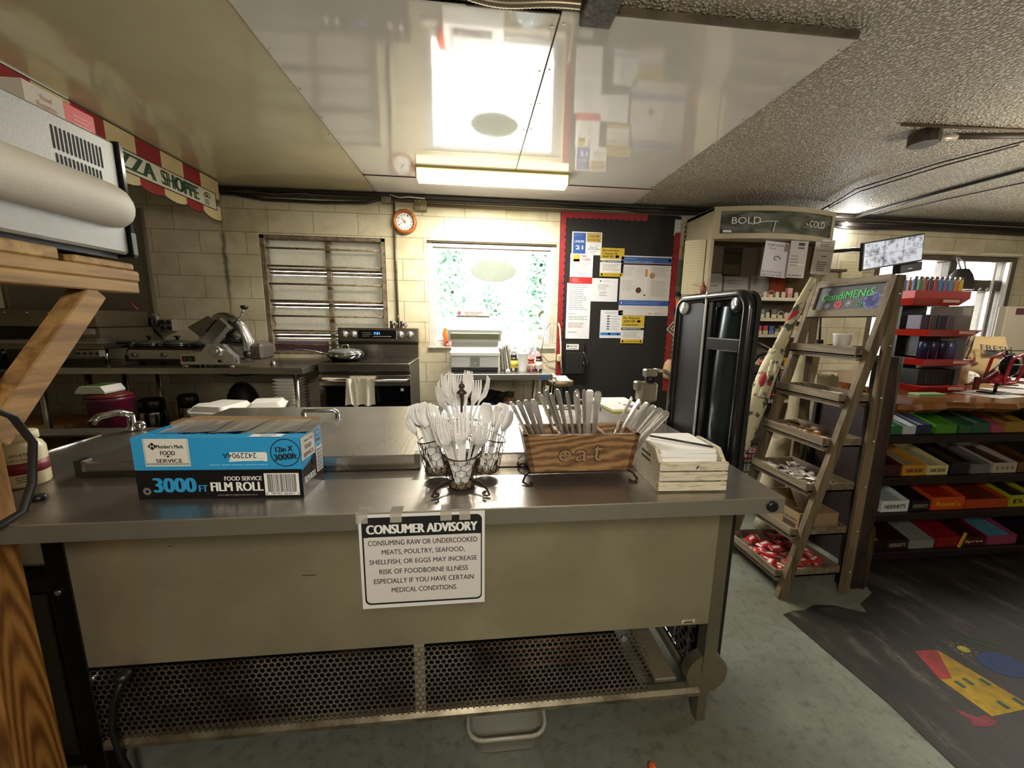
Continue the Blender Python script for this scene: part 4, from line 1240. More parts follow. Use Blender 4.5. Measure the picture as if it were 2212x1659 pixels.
m.box(-.15, .14, -.07, -.04, -.065, .045, b=.004); m.box(-.15, .14, -.072, -.07, -.06, -.03, m=mat('d8d5cf', .3, .6)); m.box(-.05, .1, -.06, -.03, .045, .06, m=BLACK); m.build('carriage_tray', t)
m = MB(CHROME); m.tube([(-1.84, 3.25, 1.24), (-1.77, 3.22, 1.29), (-1.73, 3.2, 1.345)], .006); m.build('push_lever', t)
m = MB(BLACK); m.lathe([(.001, 1.34), (.016, 1.345), (.026, 1.36), (.026, 1.372), (.001, 1.376)], None, 16, (-1.725, 3.2, 0)); m.build('lever_knob', t)
m = MB(SL); m.tube([(-1.8, 3.34, .93), (-1.79, 3.33, 1.1), (-1.83, 3.33, 1.22), (-1.93, 3.34, 1.3)], [.03, .035, .03, .025], flat=1.4); m.build('arm', t)
m = MB(BLACK); m.tube([(-1.89, 3.24, 1.15), (-1.8, 3.22, 1.11)], .016); m.ball((-1.76, 3.24, 1.0), .03, .03, .03); m.build('hand_grip', t)

t.location.y -= .1
# under the work table
t = thing('maroon_bin', 'maroon plastic bin under the work table near its left legs', 'bin', (-2.6, 2.93, 0))
m = MB(mat('5c1734', .35)); m.lathe([(.0, .0), (.095, 0), (.118, .68), (.128, .69), (.128, .712), (.12, .715), (.112, .7), (.09, .02), (.0, .015)], None, 28, (-2.6, 2.93, 0)); m.build('tub', t)
m = MB(mat('6d2a1e', .4)); m.lathe([(.12, .716), (.124, .725), (.1, .74), (.001, .745)], None, 28, (-2.6, 2.93, 0)); m.build('lid', t)
t = thing('salad_box', 'small white takeaway box with green label resting on the maroon bin', 'box', (-2.63, 2.92, .746))
m = MB(WHITE); m.prism([(-2.73, .748), (-2.55, .748), (-2.545, .76), (-2.57, .80), (-2.70, .80), (-2.735, .76)], 2.84, 3.0, axis='y'); m.build('body', t)
m = MB(mat('4a6a2e', .5)); m.box(-2.69, -2.58, 2.86, 2.97, .8, .803); m.build('label', t)
def urn(label, x, y, r, z1):
    t = thing('thermal_urn', label, 'urn', (x, y, .3), group=None)
    m = MB(steel('a7a29a', .2, (60, 60, 2))); m.lathe([(0, .3), (r, .3), (r, z1 - .12), (r * .97, z1 - .1)], None, 24, (x, y, 0)); m.build('body', t)
    m = MB(BLACK); m.lathe([(r * .98, z1 - .1), (r * .98, z1 - .02), (r * .8, z1), (0, z1)], None, 24, (x, y, 0)); m.build('lid', t)
    m = MB(BLACK); m.tube([(x + r, y - .02, z1 - .06), (x + r + .035, y - .03, z1 - .1), (x + r + .035, y - .03, z1 - .28), (x + r, y - .02, z1 - .32)], .012); m.build('handle', t)
urn('steel thermal urn with black lid under the work table, nearer the maroon bin', -2.56, 3.22, .085, .64)
urn('steel thermal urn with black lid under the work table, farther from the maroon bin', -2.33, 3.28, .07, .66)
m = MB(DARK); m.ball((-2.14, 3.68, .50), .13, .11, .20); m.single('black_bag', 'soft black bag slumped under the middle of the work table', 'bag', (-2.14, 3.68, .3))
m = MB(mat('b8894f', .8, var=.2)); m.box(-4.15, -3.2, 3.2, 3.6, .331, .38, b=.004); m.box(-4.1, -3.22, 3.22, 3.58, .381, .43, b=.004); m.single('pizza_cartons', 'flat brown cartons lying under the oven stand', 'carton', (-3.6, 3.4, .331))
FOAM = mat('dcd8ce', .7, bump=.05, bs=200)
def clam(): 
    m = MB(FOAM); w, d = .095, .11
    m.loft([[(x, y, z) for x, y in rrect(-w + i, w - i, -d + i, d - i, .02, 3)] for i, z in ((.022, 0), (.004, .019), (0, .02), (0, .0265), (.006, .027), (.02, .0285))], smooth=False)
    return m
first = None
for k in range(17):
    if first is None: o = first = clam().single('foam_tray', 'white foam tray in the tall stack under the right end of the work table', 'foam tray', None, 'stacked foam trays', False)
    else: o = first.copy(); C.objects.link(o)
    o.location = (-1.565 + .004 * sin(k * 1.7), 3.36, .3 + .0287 * k); o.rotation_euler = (0, 0, .02 * sin(k * 2.3))
def fbox(label, x, y, z, s, rz, rx=0):
    m = MB(FOAM); w, d, h = .1 * s, .11 * s, .075 * s
    m.loft([[(px, py, pz) for px, py in rrect(-w + i, w - i, -d + i, d - i, .02, 3)] for i, pz in ((.02, 0), (.004, h * .5), (0, h * .52), (0, h * .6), (.01, h * .65), (.03, h))], smooth=False)
    o = m.single('foam_box', label, 'foam box', (x, y, z), None, False); o.rotation_euler = (rx, 0, rz)
m = MB(mat('8a6d45', .8)); m.box(-2.06, -1.48, 2.70, 3.06, .0, .575, b=.004); m.single('supply_carton', 'brown supply carton before the work table holding up the foam boxes', 'carton', (-1.8, 2.9, 0))
fbox('white foam box lying open-side down, left of the other foam boxes', -1.98, 2.95, .577, .9, .3)
fbox('white foam box standing upright in front of its twin', -1.79, 2.83, .577, 1.35, -.2); fbox('white foam box half hidden behind the upright foam box', -1.56, 2.98, .577, 1.2, .3)
m = MB(BLACK); m.tube([(-2.35, 3.6, .84), (-2.25, 3.55, .79), (-2.1, 3.55, .77), (-1.9, 3.56, .79), (-1.7, 3.58, .8)], .007); m.tube([(-2.2, 3.6, .78), (-2.08, 3.6, .83), (-2.0, 3.6, .85)], .006); m.single('sagging_cables', 'black cables sagging beneath the work table', 'cable', (-2.1, 3.56, .78))
t = thing('sink_faucet', 'chrome faucet behind the sink at the left of the counter', 'faucet', (-1.2, 1.43, .8815))
m = MB(CHROME); m.lathe([(.02, .882), (.022, .89), (.012, .9), (.011, .94)], None, 16, (-1.21, 1.43, 0)); m.tube([(-1.21, 1.43, .94), (-1.225, 1.4, .955), (-1.25, 1.36, .95), (-1.262, 1.345, .93)], .012); m.build('spout', t)
m = MB(CHROME); m.ball((-1.185, 1.43, .9), .016, .016, .018); m.build('handle', t)

# ---------------------------------------------------------------- electric range
t = thing('electric_range', 'stainless electric range with black oven door between work table and window', 'range', (-.925, 3.59, 0))
RS = steel('a79f92', .25, (1.5, 40, 40), .15)
m = MB(mat('2b2825', .4)); m.box(-1.298, -.552, 3.34, 3.9, .03, .895); m.build('cabinet', t)
m = MB(RS); m.box(-1.303, -.547, 3.3, 3.345, .838, .912, b=.006); m.face((0, 3.2995, 0), X_, Z_, rrect(-1.25, -.6, .853, .898, .008, 3), steel('8f887c', .3), .0006); m.box(-1.04, -.83, 3.296, 3.3, .885, .89, m=CHROME); m.build('front_rail', t)
m = MB(RS); m.box(-1.303, -.547, 3.31, 3.83, .9, .914, b=.004); m.box(-1.285, -.565, 3.33, 3.81, .9145, .917, m=mat('1a1817', .08, spec=.7)); m.build('cooktop', t)
m = MB(RS); m.box(-1.303, -.547, 3.298, 3.34, .72, .812, b=.004); m.box(-1.303, -.547, 3.302, 3.34, .3, .72, m=mat('060606', .08)); m.box(-.63, -.605, 3.3, 3.303, .672, .696, m=PAPER); m.box(-1.3, -.55, 3.31, 3.34, .04, .29); dr = m.build('oven_door', t)
m = MB(steel('c4beb4', .2)); m.tube([(-1.285, 3.3, .768), (-1.28, 3.25, .772), (-.57, 3.25, .772), (-.565, 3.3, .768)], .014, n=10); m.build('door_handle', dr)
m = MB(RS); m.box(-1.3, -.548, 3.83, 3.905, .917, 1.045); m.prism([(3.815, 1.075), (3.83, 1.2), (3.905, 1.2), (3.905, 1.045), (3.83, 1.045)], -1.305, -.543, axis='x'); m.box(-1.3, -.548, 3.822, 3.85, 1.04, 1.078, m=mat('0a0a0a', .3))
m.box(-1.11, -.75, 3.806, 3.825, 1.1, 1.18, m=mat('0a090b', .1)); m.build('backguard', t)
m = MB(emit('5aa0ff', 2.5)); m.text('7:31', (0, 3.805, 0), X_, Z_, -.935, 1.15, .055, .022, None, .001, .02); m.build('clock_display', t)
m = MB(mat('8a8a88', .5)); m.lines((0, 3.805, 0), X_, Z_, -1.07, -.98, 1.115, 1.165, 3, None, .001, .2, 3); m.lines((0, 3.805, 0), X_, Z_, -.97, -.78, 1.11, 1.13, 1, None, .001, .3, 4); m.build('touch_marks', t)
for x in (-1.235, -1.15, -.71, -.618):
    m = MB(mat('bdb8b0', .25, .8)); m.lathe([(.034, 3.812), (.034, 3.80), (.03, 3.785), (.0, 3.783)], None, 20, (x, 0, 1.14), 'y'); m.box(x - .004, x + .004, 3.775, 3.785, 1.115, 1.165, b=.002); m.build('knob', t)
for x in (-1.28, -.57):
    m = MB(BLACK); m.tube([(x, 3.4, 0), (x, 3.4, .03)], .02); m.build('foot', t)
t = thing('frying_pan', 'steel frying pan with glass lid on the left of the cooktop', 'pan', (-1.14, 3.5, .917))
m = MB(steel('b9b5ae', .12, (3, 3, 30), .1)); m.lathe([(0, .918), (.115, .918), (.15, .95), (.158, .975), (.16, .985), (.155, .985), (.112, .925), (0, .924)], None, 32, (-1.14, 3.5, 0)); m.build('pan_body', t)
m = MB(clear('cfd3c8', .25, .85)); m.lathe([(.153, .987), (.13, 1.008), (.07, 1.022), (.001, 1.026)], None, 32, (-1.14, 3.5, 0)); ld = m.build('glass_lid', t)
m = MB(CHROME); m.tube([(-1.17, 3.5, 1.025), (-1.165, 3.5, 1.055), (-1.115, 3.5, 1.058), (-1.105, 3.5, 1.025)], .006); m.build('lid_handle', ld)
m = MB(CHROME); m.tube([(-1.295, 3.47, .975), (-1.36, 3.45, 1.0), (-1.45, 3.42, 1.015), (-1.52, 3.4, 1.018)], [.013, .011, .013, .01], flat=.6); m.build('handle', t)
m = MB(mat('e6e0cd', .9, bump=.3, bs=120))
rings = []
for j in range(13):
    z = .795 - .0192 * j; wv = 1 + .012 * j
    rings.append([(-.952 + (k - 8) * .0135 * wv, 3.236 - .014 * sin(k * 1.15 + j * .08) * (.3 + j / 14) - (.006 if j < 2 else 0), z + .006 * sin(k * .9) * (j / 13)) for k in range(17)])
m.loft(rings, closed=False)
m.loft([[(-.952 + (k - 8) * .0135, yy, zz + .0) for k in range(17)] for yy, zz in ((3.232, .795), (3.25, .79), (3.27, .79), (3.278, .76), (3.28, .6))], closed=False)
m.loft([[(-1.06 + .07 * k / 8 + .02 * j / 6, 3.222 - .01 * sin(k * .8), .79 - .03 * j - .012 * k * (j / 6)) for k in range(9)] for j in range(7)], closed=False)
m.single('dish_towel', 'white cloth towel draped over the oven door handle', 'towel', (-.95, 3.24, .56))
for x, lab in ((-.79, 'left of the two metal shakers on top of the range'), (-.695, 'right of the two metal shakers on top of the range')):
    t = thing('shaker', lab, 'shaker', (x, 3.86, 1.2), group='metal shakers on the range')
    m = MB(steel('c9c5be', .22, (30, 30, 30))); m.lathe([(0, 1.2), (.03, 1.2), (.03, 1.262), (.026, 1.27), (.0, 1.272)], None, 18, (x, 3.86, 0)); m.build('body', t)
    m = MB(CHROME); m.tube([(x + .028, 3.84, 1.255), (x + .05, 3.825, 1.245), (x + .045, 3.825, 1.22), (x + .028, 3.84, 1.21)], .004); m.build('handle', t)

# ---------------------------------------------------------------- wall clock, conduit, boxes, cables
t = thing('wall_clock', 'round wooden wall clock between the two windows', 'clock', (-.653, 3.92, 2.21))
OK = wood('a9652a', '7d431a', 'x', .35, 1)
m = MB(OK); m.lathe([(.078, 3.908), (.078, 3.9), (.085, 3.885), (.1, 3.882), (.112, 3.893), (.113, 3.928)], None, 40, (-.653, 0, 2.21), 'y'); m.build('frame', t)
m = MB(PAPER); m.lathe([(.0, 3.902), (.082, 3.903), (.082, 3.91)], None, 40, (-.653, 0, 2.21), 'y', False)
for k in range(12):
    a = pi / 2 - 2 * pi * (k + 1) / 12; m.text(str(k + 1), (-.653, 3.902, 2.21), X_, Z_, .062 * cos(a), .062 * sin(a), .012 if k < 9 else .018, .015, INK, .001)
m.build('dial', t)
for a, L, w in ((radians(128), .042, .003), (radians(210), .062, .0022)):
    m = MB(INK); m.face((-.653, 3.8985, 2.21), X_, Z_, [(-sin(a) * w - cos(a) * .018, cos(a) * w - sin(a) * .018), (sin(a) * w - cos(a) * .018, -cos(a) * w - sin(a) * .018), (cos(a) * L + sin(a) * w * .4, sin(a) * L - cos(a) * w * .4), (cos(a) * L - sin(a) * w * .4, sin(a) * L + cos(a) * w * .4)]); m.build('hand', t)
CD = mat('7d735c', .45, .5, col2='54492f', vs=12)
t = thing('conduit_drop', 'metal conduit running down the wall beside the clock', 'conduit', (-.75, 3.92, 1.2))
m = MB(CD); m.tube([(-.748, 3.912, 1.19), (-.748, 3.912, 2.38)], .011); m.build('pipe', t)
m = MB(CD); m.tube([(-.748, 3.912, 1.27), (-.748, 3.912, 1.33)], .014); m.build('coupling', t)
def jbox(label, x0, x1, z0, z1):
    t = thing('junction_box', label, 'junction box', ((x0 + x1) / 2, 3.9, z0))
    m = MB(mat('857a61', .5, .3, col2='5d5238', vs=15)); m.box(x0, x1, 3.86, 3.93, z0, z1, b=.006); m.build('box', t)
    m = MB(CHROME); m.lathe([(.005, 3.856), (.005, 3.86)], None, 8, ((x0 + x1) / 2, 0, z1 - .015), 'y'); m.build('screw', t)
jbox('square junction box at the top of the conduit, left of the clock', -.858, -.765, 2.365, 2.448)
jbox('small square junction box right of the clock', -.555, -.44, 2.31, 2.405)
m = MB(mat('6f654d', .5, .4)); m.tube([(-.44, 3.905, 2.37), (.6, 3.905, 2.372), (2.1, 3.905, 2.375)], .012); m.single('conduit_run', 'thin tan conduit running right from the small junction box', 'conduit', (.8, 3.9, 2.37))
CB1, CB2 = mat('1e1813', .5), mat('3a2f22', .5)
def cable(label, pts, r, m_=CB1):
    m = MB(m_); m.tube(pts, r, n=7); c = pts[len(pts) // 2]; m.single('wall_cable', label, 'cable', c, 'cables along the top of the block wall')
cable('thick dark pipe hugging the joint of ceiling and block wall', [(-2.27, 3.87, 2.425), (-.9, 3.87, 2.432), (1.6, 3.87, 2.43), (6.5, 3.87, 2.425)], .02)
cable('brown pipe just under the thick dark pipe on the block wall', [(-2.27, 3.89, 2.388), (-1.6, 3.89, 2.39), (.5, 3.89, 2.41), (2.2, 3.89, 2.405), (6.5, 3.89, 2.385)], .014, CB2)
cable('black cable dipping below the pipes above the jalousie window', [(-2.27, 3.88, 2.40), (-1.9, 3.88, 2.35), (-1.4, 3.88, 2.345), (-1.0, 3.88, 2.36), (-.86, 3.88, 2.40)], .014)
cable('tangled black cable above the dark notice board', [(.9, 3.88, 2.41), (1.2, 3.86, 2.395), (1.45, 3.86, 2.405), (1.8, 3.86, 2.375), (2.15, 3.86, 2.38), (2.4, 3.86, 2.4)], .009)
cable('pale loose wire by the junction box above the clock', [(-.77, 3.85, 2.43), (-.68, 3.84, 2.405), (-.6, 3.84, 2.415), (-.45, 3.85, 2.41)], .005, mat('c9c2b2', .5))
cable('black cable bundle over the far doorway', [(3.6, 3.87, 2.37), (4.2, 3.87, 2.34), (5.0, 3.87, 2.345), (6.5, 3.87, 2.335)], .03)
cable('slack black cable above the security monitor', [(3.5, 3.85, 2.36), (3.9, 3.84, 2.3), (4.4, 3.84, 2.31), (4.9, 3.85, 2.35)], .009)
cable('thin cable sagging under the pipes at the far left', [(-2.27, 3.86, 2.40), (-2.0, 3.86, 2.41), (-1.8, 3.86, 2.39), (-1.5, 3.86, 2.41)], .008, CB2)

# fluorescent fixture
t = thing('tube_lamp', 'lit fluorescent tube lamp on the ceiling before the picture window', 'ceiling lamp', (.16, 3.26, 2.36))
m = MB(mat('b9a978', .5)); m.box(-.435, .76, 3.17, 3.35, 2.435, 2.452, b=.003); m.box(-.44, -.43, 3.17, 3.35, 2.37, 2.45, b=.003); m.box(.755, .765, 3.17, 3.35, 2.37, 2.45, b=.003); m.build('housing', t)
m = MB(emit('fff0b8', 3.2)); m.prism([(3.175, 2.43), (3.345, 2.43), (3.33, 2.375), (3.3, 2.362), (3.22, 2.362), (3.19, 2.375)], -.43, .755, axis='x'); m.build('diffuser', t)

# ---------------------------------------------------------------- small table under the window with a white appliance
t = thing('side_table', 'small stainless table under the picture window', 'table', (.23, 3.58, 0))
m = MB(steel('b7b6b8', .2, (1.5, 40, 40), .15)); m.box(-.237, .688, 3.22, 3.9, .815, .83, b=.003); m.build('tabletop', t)
m = MB(STEEL); m.box(-.237, .688, 3.215, 3.222, .78, .831, b=.002); m.box(.684, .69, 3.22, 3.9, .78, .83); m.box(.57, .66, 3.2135, 3.2155, .79, .815, m=mat('4a86b8', .4)); m.build('apron', t)
for x in (-.18, .62): leg_tube(t, x, 3.28, .816); leg_tube(t, x, 3.8, .816)
m = MB(STEELD); m.box(-.2, .65, 3.26, 3.85, .40, .42); m.build('undershelf', t)
t = thing('label_printing_scale', 'bulky white counter appliance in front of the picture window', 'appliance', (.01, 3.62, .83))
AP = mat('cfcfca', .4)
m = MB(AP); m.box(-.21, .232, 3.43, 3.8, .855, .965, b=.01); m.box(-.2, .222, 3.42, 3.75, .835, .86, m=DARK); m.box(-.217, .24, 3.4, 3.8, .97, 1.012, b=.012)
m.box(-.03, .055, 3.425, 3.432, .858, .955, m=mat('8e8d89', .4)); m.ball((.012, 3.426, .9), .008, .004, .008, CHROME); m.build('base', t)
m = MB(AP); m.prism([(3.44, 1.012), (3.47, 1.09), (3.47, 1.1), (3.8, 1.1), (3.8, 1.012)], -.2, .226, axis='x'); m.build('sloped_tray', t)
m = MB(AP); m.prism([(3.46, 1.1), (3.45, 1.2), (3.48, 1.3), (3.53, 1.325), (3.78, 1.325), (3.8, 1.1)], -.232, .252, axis='x'); m.build('hood', t)
m = MB(mat('77775a', .3)); m.box(-.205, .235, 3.444, 3.456, 1.115, 1.175, b=.006); m.box(-.195, .225, 3.44, 3.446, 1.125, 1.165, m=mat('5c5f46', .15)); m.build('display', t)
m = MB(mat('8c8c88', .4)); m.box(-.03, .08, 3.478, 3.49, 1.215, 1.235); m.build('badge', t)
m = MB(mat('d8d4cc', .5)); m.box(-.155, .155, 3.5, 3.72, 1.327, 1.378, b=.002); m.box(-.14, -.115, 3.497, 3.501, 1.345, 1.365, m=mat('b0504a', .5)); m.lines((0, 3.499, 0), X_, Z_, -.08, .1, 1.335, 1.37, 2, mat('b98f88', .5), .001); m.single('film_carton', 'narrow white carton lying on top of the white appliance', 'carton', (0, 3.6, 1.327))
PC = [('6d675c', .26, .04), ('a9a79c', .292, .02), ('55524b', .31, .016), ('bdb7a6', .345, .03)]
for i, (c_, x, w) in enumerate(PC):
    m = MB(mat(c_, .5)); m.T = Matrix.Translation((x, 3.48, .831)) @ Matrix.Rotation(radians(-4 - 2 * i), 4, 'Y'); m.box(0, w * .6, 0, .18, 0, .2 + .012 * i, b=.002); m.box(.002, w * .6 - .002, -.001, 0, .01, .19, m=mat('8f8d80', .6)); m.T = None
    m.single('booklet', ['grey booklet nearest the white appliance', 'pale booklet second from the white appliance', 'dark booklet third from the white appliance', 'printed folder leaning at the right of the booklets'][i], 'booklet', (x, 3.5, .831), 'booklets leaning beside the appliance')
def jar(label, x, y, c_, capc, h=.12, r=.034, lab='d9c24a', z=.8305):
    t = thing('condiment_jar', label, 'jar', (x, y, z))
    m = MB(mat(c_, .25)); m.lathe([(0, z), (r, z), (r, z + h * .7), (r * .75, z + h * .82), (0, z + h * .82)], None, 18, (x, y, 0)); m.build('jar_body', t)
    m = MB(mat(lab, .5)); m.lathe([(r * 1.02, z + h * .15), (r * 1.02, z + h * .62)], None, 18, (x, y, 0)); m.build('label', t)
    m = MB(mat(capc, .4)); m.lathe([(r * .8, z + h * .82), (r * .8, z + h), (0, z + h)], None, 18, (x, y, 0)); m.build('lid', t)
jar('yellow-labelled dark jar left of the white cup', .375, 3.5, '3a2c18', '2a2522', .15, .036, 'c9b23a'); jar('yellow-labelled jar half hidden behind the white cup', .49, 3.58, '8a7a30', 'c9b23a', .13)
jar('red jar right of the white cup', .535, 3.47, '9a2f28', '6b1f1b', .11, .036, 'c9a9a0'); jar('brown jar with cream label near the right end of the small table', .605, 3.46, '4a2f20', '2b1a12', .14, .032, 'd8cfc0')
t = thing('drink_cup', 'white foam cup with plastic cutlery between the jars', 'cup', (.45, 3.42, .8305))
m = MB(WHITE); m.lathe([(0, .831), (.034, .831), (.048, .99), (.052, .992), (.05, 1.0), (.045, .99), (.033, .84), (0, .838)], None, 22, (.45, 3.42, 0)); m.build('cup_body', t)
m = MB(clear('f2f2f2', .3, .6))
for k in range(8): a = k * .8; m.tube([(.45 + .02 * cos(a), 3.42 + .02 * sin(a), .86), (.45 + .05 * cos(a), 3.42 + .05 * sin(a), 1.06)], .005, n=5)
m.build('plastic_cutlery', t)
def crumple(name, label, cat, c, sx, sy, sz, m_, seed, n=26):
    r = random.Random(seed); m = MB(m_); rings = []
    for j in range(10):
        ph = pi * (j + .5) / 10
        rings.append([(c[0] + sx * sin(ph) * cos(2 * pi * k / n) * r.uniform(.75, 1.12), c[1] + sy * sin(ph) * sin(2 * pi * k / n) * r.uniform(.75, 1.12), c[2] + sz - sz * cos(ph) * r.uniform(.9, 1.08)) for k in range(n)])
    m.loft(rings, smooth=False); return m.single(name, label, cat, c)
crumple('plastic_bag', 'crumpled clear plastic bag on the sill behind the cup', 'bag', (.5, 3.72, .831), .15, .08, .14, clear('d5e2ee', .3, .45, .1), 3)
crumple('pink_bag', 'pink plastic bag behind the jars on the small table', 'bag', (.6, 3.62, .831), .07, .05, .085, clear('e0a0a4', .3, .5, .1), 4)
crumple('blue_cloth', 'blue packet lying on the shelf below the small table', 'packet', (.13, 3.4, .421), .1, .06, .06, mat('2a6ca0', .5), 5)
crumple('dark_cloth', 'heap of dark cloth on the shelf below the small table', 'cloth', (.16, 3.62, .421), .2, .11, .1, DARK, 6)
jar('large brown powder jar below the small table', .33, 3.42, '7d5c3c', '2b211a', .22, .055, 'b29a80', .4205)
m = MB(WHITE); m.lathe([(0, .4205), (.04, .4205), (.045, .5), (0, .5)], None, 18, (.47, 3.4, 0)); m.single('white_cup', 'small white tub below the small table near its right leg', 'tub', (.47, 3.4, .4205))
m = MB(mat('e3dcd4', .4)); m.ball((.30, 3.26, .852), .02, .02, .021); m.single('white_egg', 'white egg-shaped knob at the front edge of the small table', 'egg', (.30, 3.26, .831))
# oval sign and glowing globe in the window
t = thing('oval_sign', 'dark oval sign hanging against the picture window', 'sign', (.206, 3.97, 1.785))
m = MB(mat('6b7168', .5, var=.15)); m.lathe([(0, 3.968), (.224, 3.968), (.228, 3.972), (.224, 3.976), (0, 3.976)], None, 48, (.206, 0, 1.785), 'y', False, .49); m.build('board', t)
for s_ in (-1, 1):
    m = MB(mat('3d3a34', .5)); m.tube([(.206 + s_ * .14, 3.972, 1.87), (.206 + s_ * .26, 3.975, 1.985)], .002, n=5); m.build('hanging_wire', t)
m = MB(mat('3d3a34', .5)); m.tube([(.03, 3.972, 1.72), (.035, 3.972, 1.62), (.06, 3.972, 1.5), (.10, 3.972, 1.38)], .0022, n=5); m.build('cord', t)
t = thing('candle_globe', 'glowing orange-red glass globe on the window sill left of the appliance', 'candle holder', (-.27, 3.955, 1.0225))
m = MB(mat('8a3a2a', .4)); m.lathe([(.045, 1.0225), (.045, 1.028), (.02, 1.04), (.018, 1.07)], None, 18, (-.27, 3.95, 0)); m.build('foot', t)
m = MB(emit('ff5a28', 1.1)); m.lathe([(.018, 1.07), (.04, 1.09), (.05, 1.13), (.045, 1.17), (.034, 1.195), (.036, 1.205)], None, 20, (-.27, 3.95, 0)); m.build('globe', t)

# ---------------------------------------------------------------- dark notice board with papers
t = thing('notice_board', 'black papered notice board with red scalloped border on the back wall', 'notice board', (1.49, 3.91, .02))
m = MB(mat('15130f', .75, var=.3, vs=3)); m.box(.868, 2.12, 3.888, 3.928, .02, 2.36, b=.002); m.build('board', t)
RB = mat('8e1a20', .5, var=.25, vs=20)
def scallop(x0, x1, z0, z1, side):
    m = MB(RB); n = int((max(x1 - x0, z1 - z0)) / .062)
    for k in range(n):
        d = .004 * rnd.random()
        if side == 'top':
            a = x0 + (x1 - x0) * (k + .5) / n; pts = [(a - .034, z1), (a - .034, z0 + .015)] + [(a - .034 * cos(pi * q / 6), z0 + .015 - .022 * sin(pi * q / 6)) for q in range(1, 6)] + [(a + .034, z0 + .015), (a + .034, z1)]
        else:
            a = z0 + (z1 - z0) * (k + .5) / n; sg = 1 if side == 'left' else -1; e, f = (x0, x1) if sg > 0 else (x1, x0)
            pts = [(e, a - .034), (f - sg * .015, a - .034)] + [(f - sg * .015 + sg * .022 * sin(pi * q / 6), a - .034 * cos(pi * q / 6)) for q in range(1, 6)] + [(f - sg * .015, a + .034), (e, a + .034)]
            if sg < 0: pts = pts
        m.prism(pts, 3.8845 - d, 3.888, None, 'y')
    return m
scallop(.87, 1.755, 2.305, 2.36, 'top').build('top_border', t); scallop(.866, .915, .72, 2.31, 'left').build('left_border', t); scallop(2.06, 2.12, .55, 2.2, 'right').build('right_border', t)
INK_ = "191817"
NB = 'papers on the dark notice board'
def poster(label, x0, x1, z0, z1, bg_, fn, y=3.886, rot=0):
    m = MB(mat(bg_, .6)); w, h = x1 - x0, z1 - z0
    m.box(0, w, -.0015, 0, 0, h)
    O = (0, -.0015, 0)
    R = lambda a, b_, c, d, col, l=.0004: m.rect(O, X_, Z_, a * w, b_ * w, c * h, d * h, mat(col, .55), l)
    T = lambda s_, a, b_, ww, hh, col, bold=.015: m.text(s_, O, X_, Z_, a * w, b_ * h, ww * w, hh * h, mat(col, .55), .001, bold)
    L = lambda a, b_, c, d, n, col='8d8a88', sd=1, fill=.3, rag=.3: m.lines(O, X_, Z_, a * w, b_ * w, c * h, d * h, n, mat(col, .6), .0008, fill, sd, rag)
    fn(R, T, L, m, O, w, h)
    o = m.single('poster', label, 'poster', (x0, y - .0005, z0), NB, False); o.rotation_euler = (0, rot, 0)
def f(R, T, L, m, O, w, h):
    R(.04, .46, .04, .96, '2f4d8d'); T('UNDER', .25, .58, .32, .1, 'dfe2ea', 0); T('21', .25, .32, .25, .17, 'eef0f4', .02); L(.06, .44, .8, .94, 4, '6d84b4', 2)
    R(.49, .97, .56, .97, 'a88f45'); T("I Can't Sell", .73, .83, .34, .09, INK_, .01); T("You Can't Buy", .73, .66, .42, .09, INK_, .01); L(.55, .92, .48, .53, 1); T('To Report Violations', .73, .42, .42, .045, INK_, .0); T('Phone Hot', .73, .34, .26, .055, INK_, .01); T('1-877-MI-YOUNG', .73, .26, .42, .055, INK_, .01); L(.55, .9, .08, .2, 3)

poster('blue and yellow UNDER 21 notice at the top left of the board', .985, 1.292, 1.955, 2.175, 'd4d4d6', f)
def f(R, T, L, m, O, w, h):
    R(.12, .42, .72, .97, 'b8a030'); R(.14, .4, .74, .82, 'b02b2a'); T('WE', .6, .92, .22, .075, 'b02b2a', .02); T('CARE.', .72, .81, .4, .075, 'b02b2a', .02); L(.08, .92, .56, .7, 4); L(.2, .85, .4, .53, 4, sd=3); L(.3, .75, .28, .37, 2, sd=4); R(0, 1, 0, .22, 'b5292b'); L(.1, .5, .04, .18, 4, 'd89a98', 5)
poster('white and red WE CARE notice under the UNDER 21 notice', .975, 1.21, 1.672, 1.965, 'd6d3d0', f, 3.8845)
def f1(R, T, L, m, O, w, h):
    R(0, 1, .62, 1, 'b99c2a'); T('Bienvenidos', .42, .92, .7, .08, INK_, .015); T('Clientes de', .4, .81, .64, .08, INK_, .015); T('SNAP EBT', .33, .7, .5, .085, INK_, .02); R(.63, .78, .66, .75, '191817'); R(0, 1, .5, .57, '191817'); L(.05, .95, .51, .56, 1, 'c9c9c9', 2, .5, .1); L(.1, .9, .2, .45, 6); R(0, 1, 0, .13, 'b99c2a'); L(.2, .85, .03, .1, 2, '5d5015', 3); R(.06, .13, .03, .1, '191817'); R(.86, .92, .03, .1, '191817')
poster('yellow Bienvenidos Clientes de SNAP EBT notice', 1.285, 1.535, 1.75, 2.03, 'cfccc6', f1)
def f(R, T, L, m, O, w, h):
    f1_(R, T, L)
def f1_(R, T, L):
    R(0, 1, .6, 1, 'c0a22c'); T('We Welcome', .42, .92, .74, .085, INK_, .015); T('SNAP EBT', .35, .8, .54, .085, INK_, .02); T('Customers', .4, .68, .66, .085, INK_, .015); R(.68, .82, .76, .84, '191817'); R(0, 1, .48, .57, '191817'); L(.05, .95, .5, .55, 1, 'c9c9c9', 2, .5, .1); L(.1, .9, .2, .44, 5); R(0, 1, 0, .14, 'c0a22c'); L(.2, .85, .03, .1, 2, '5d5015', 3); R(.06, .13, .03, .1, '191817'); R(.86, .92, .03, .1, '191817')
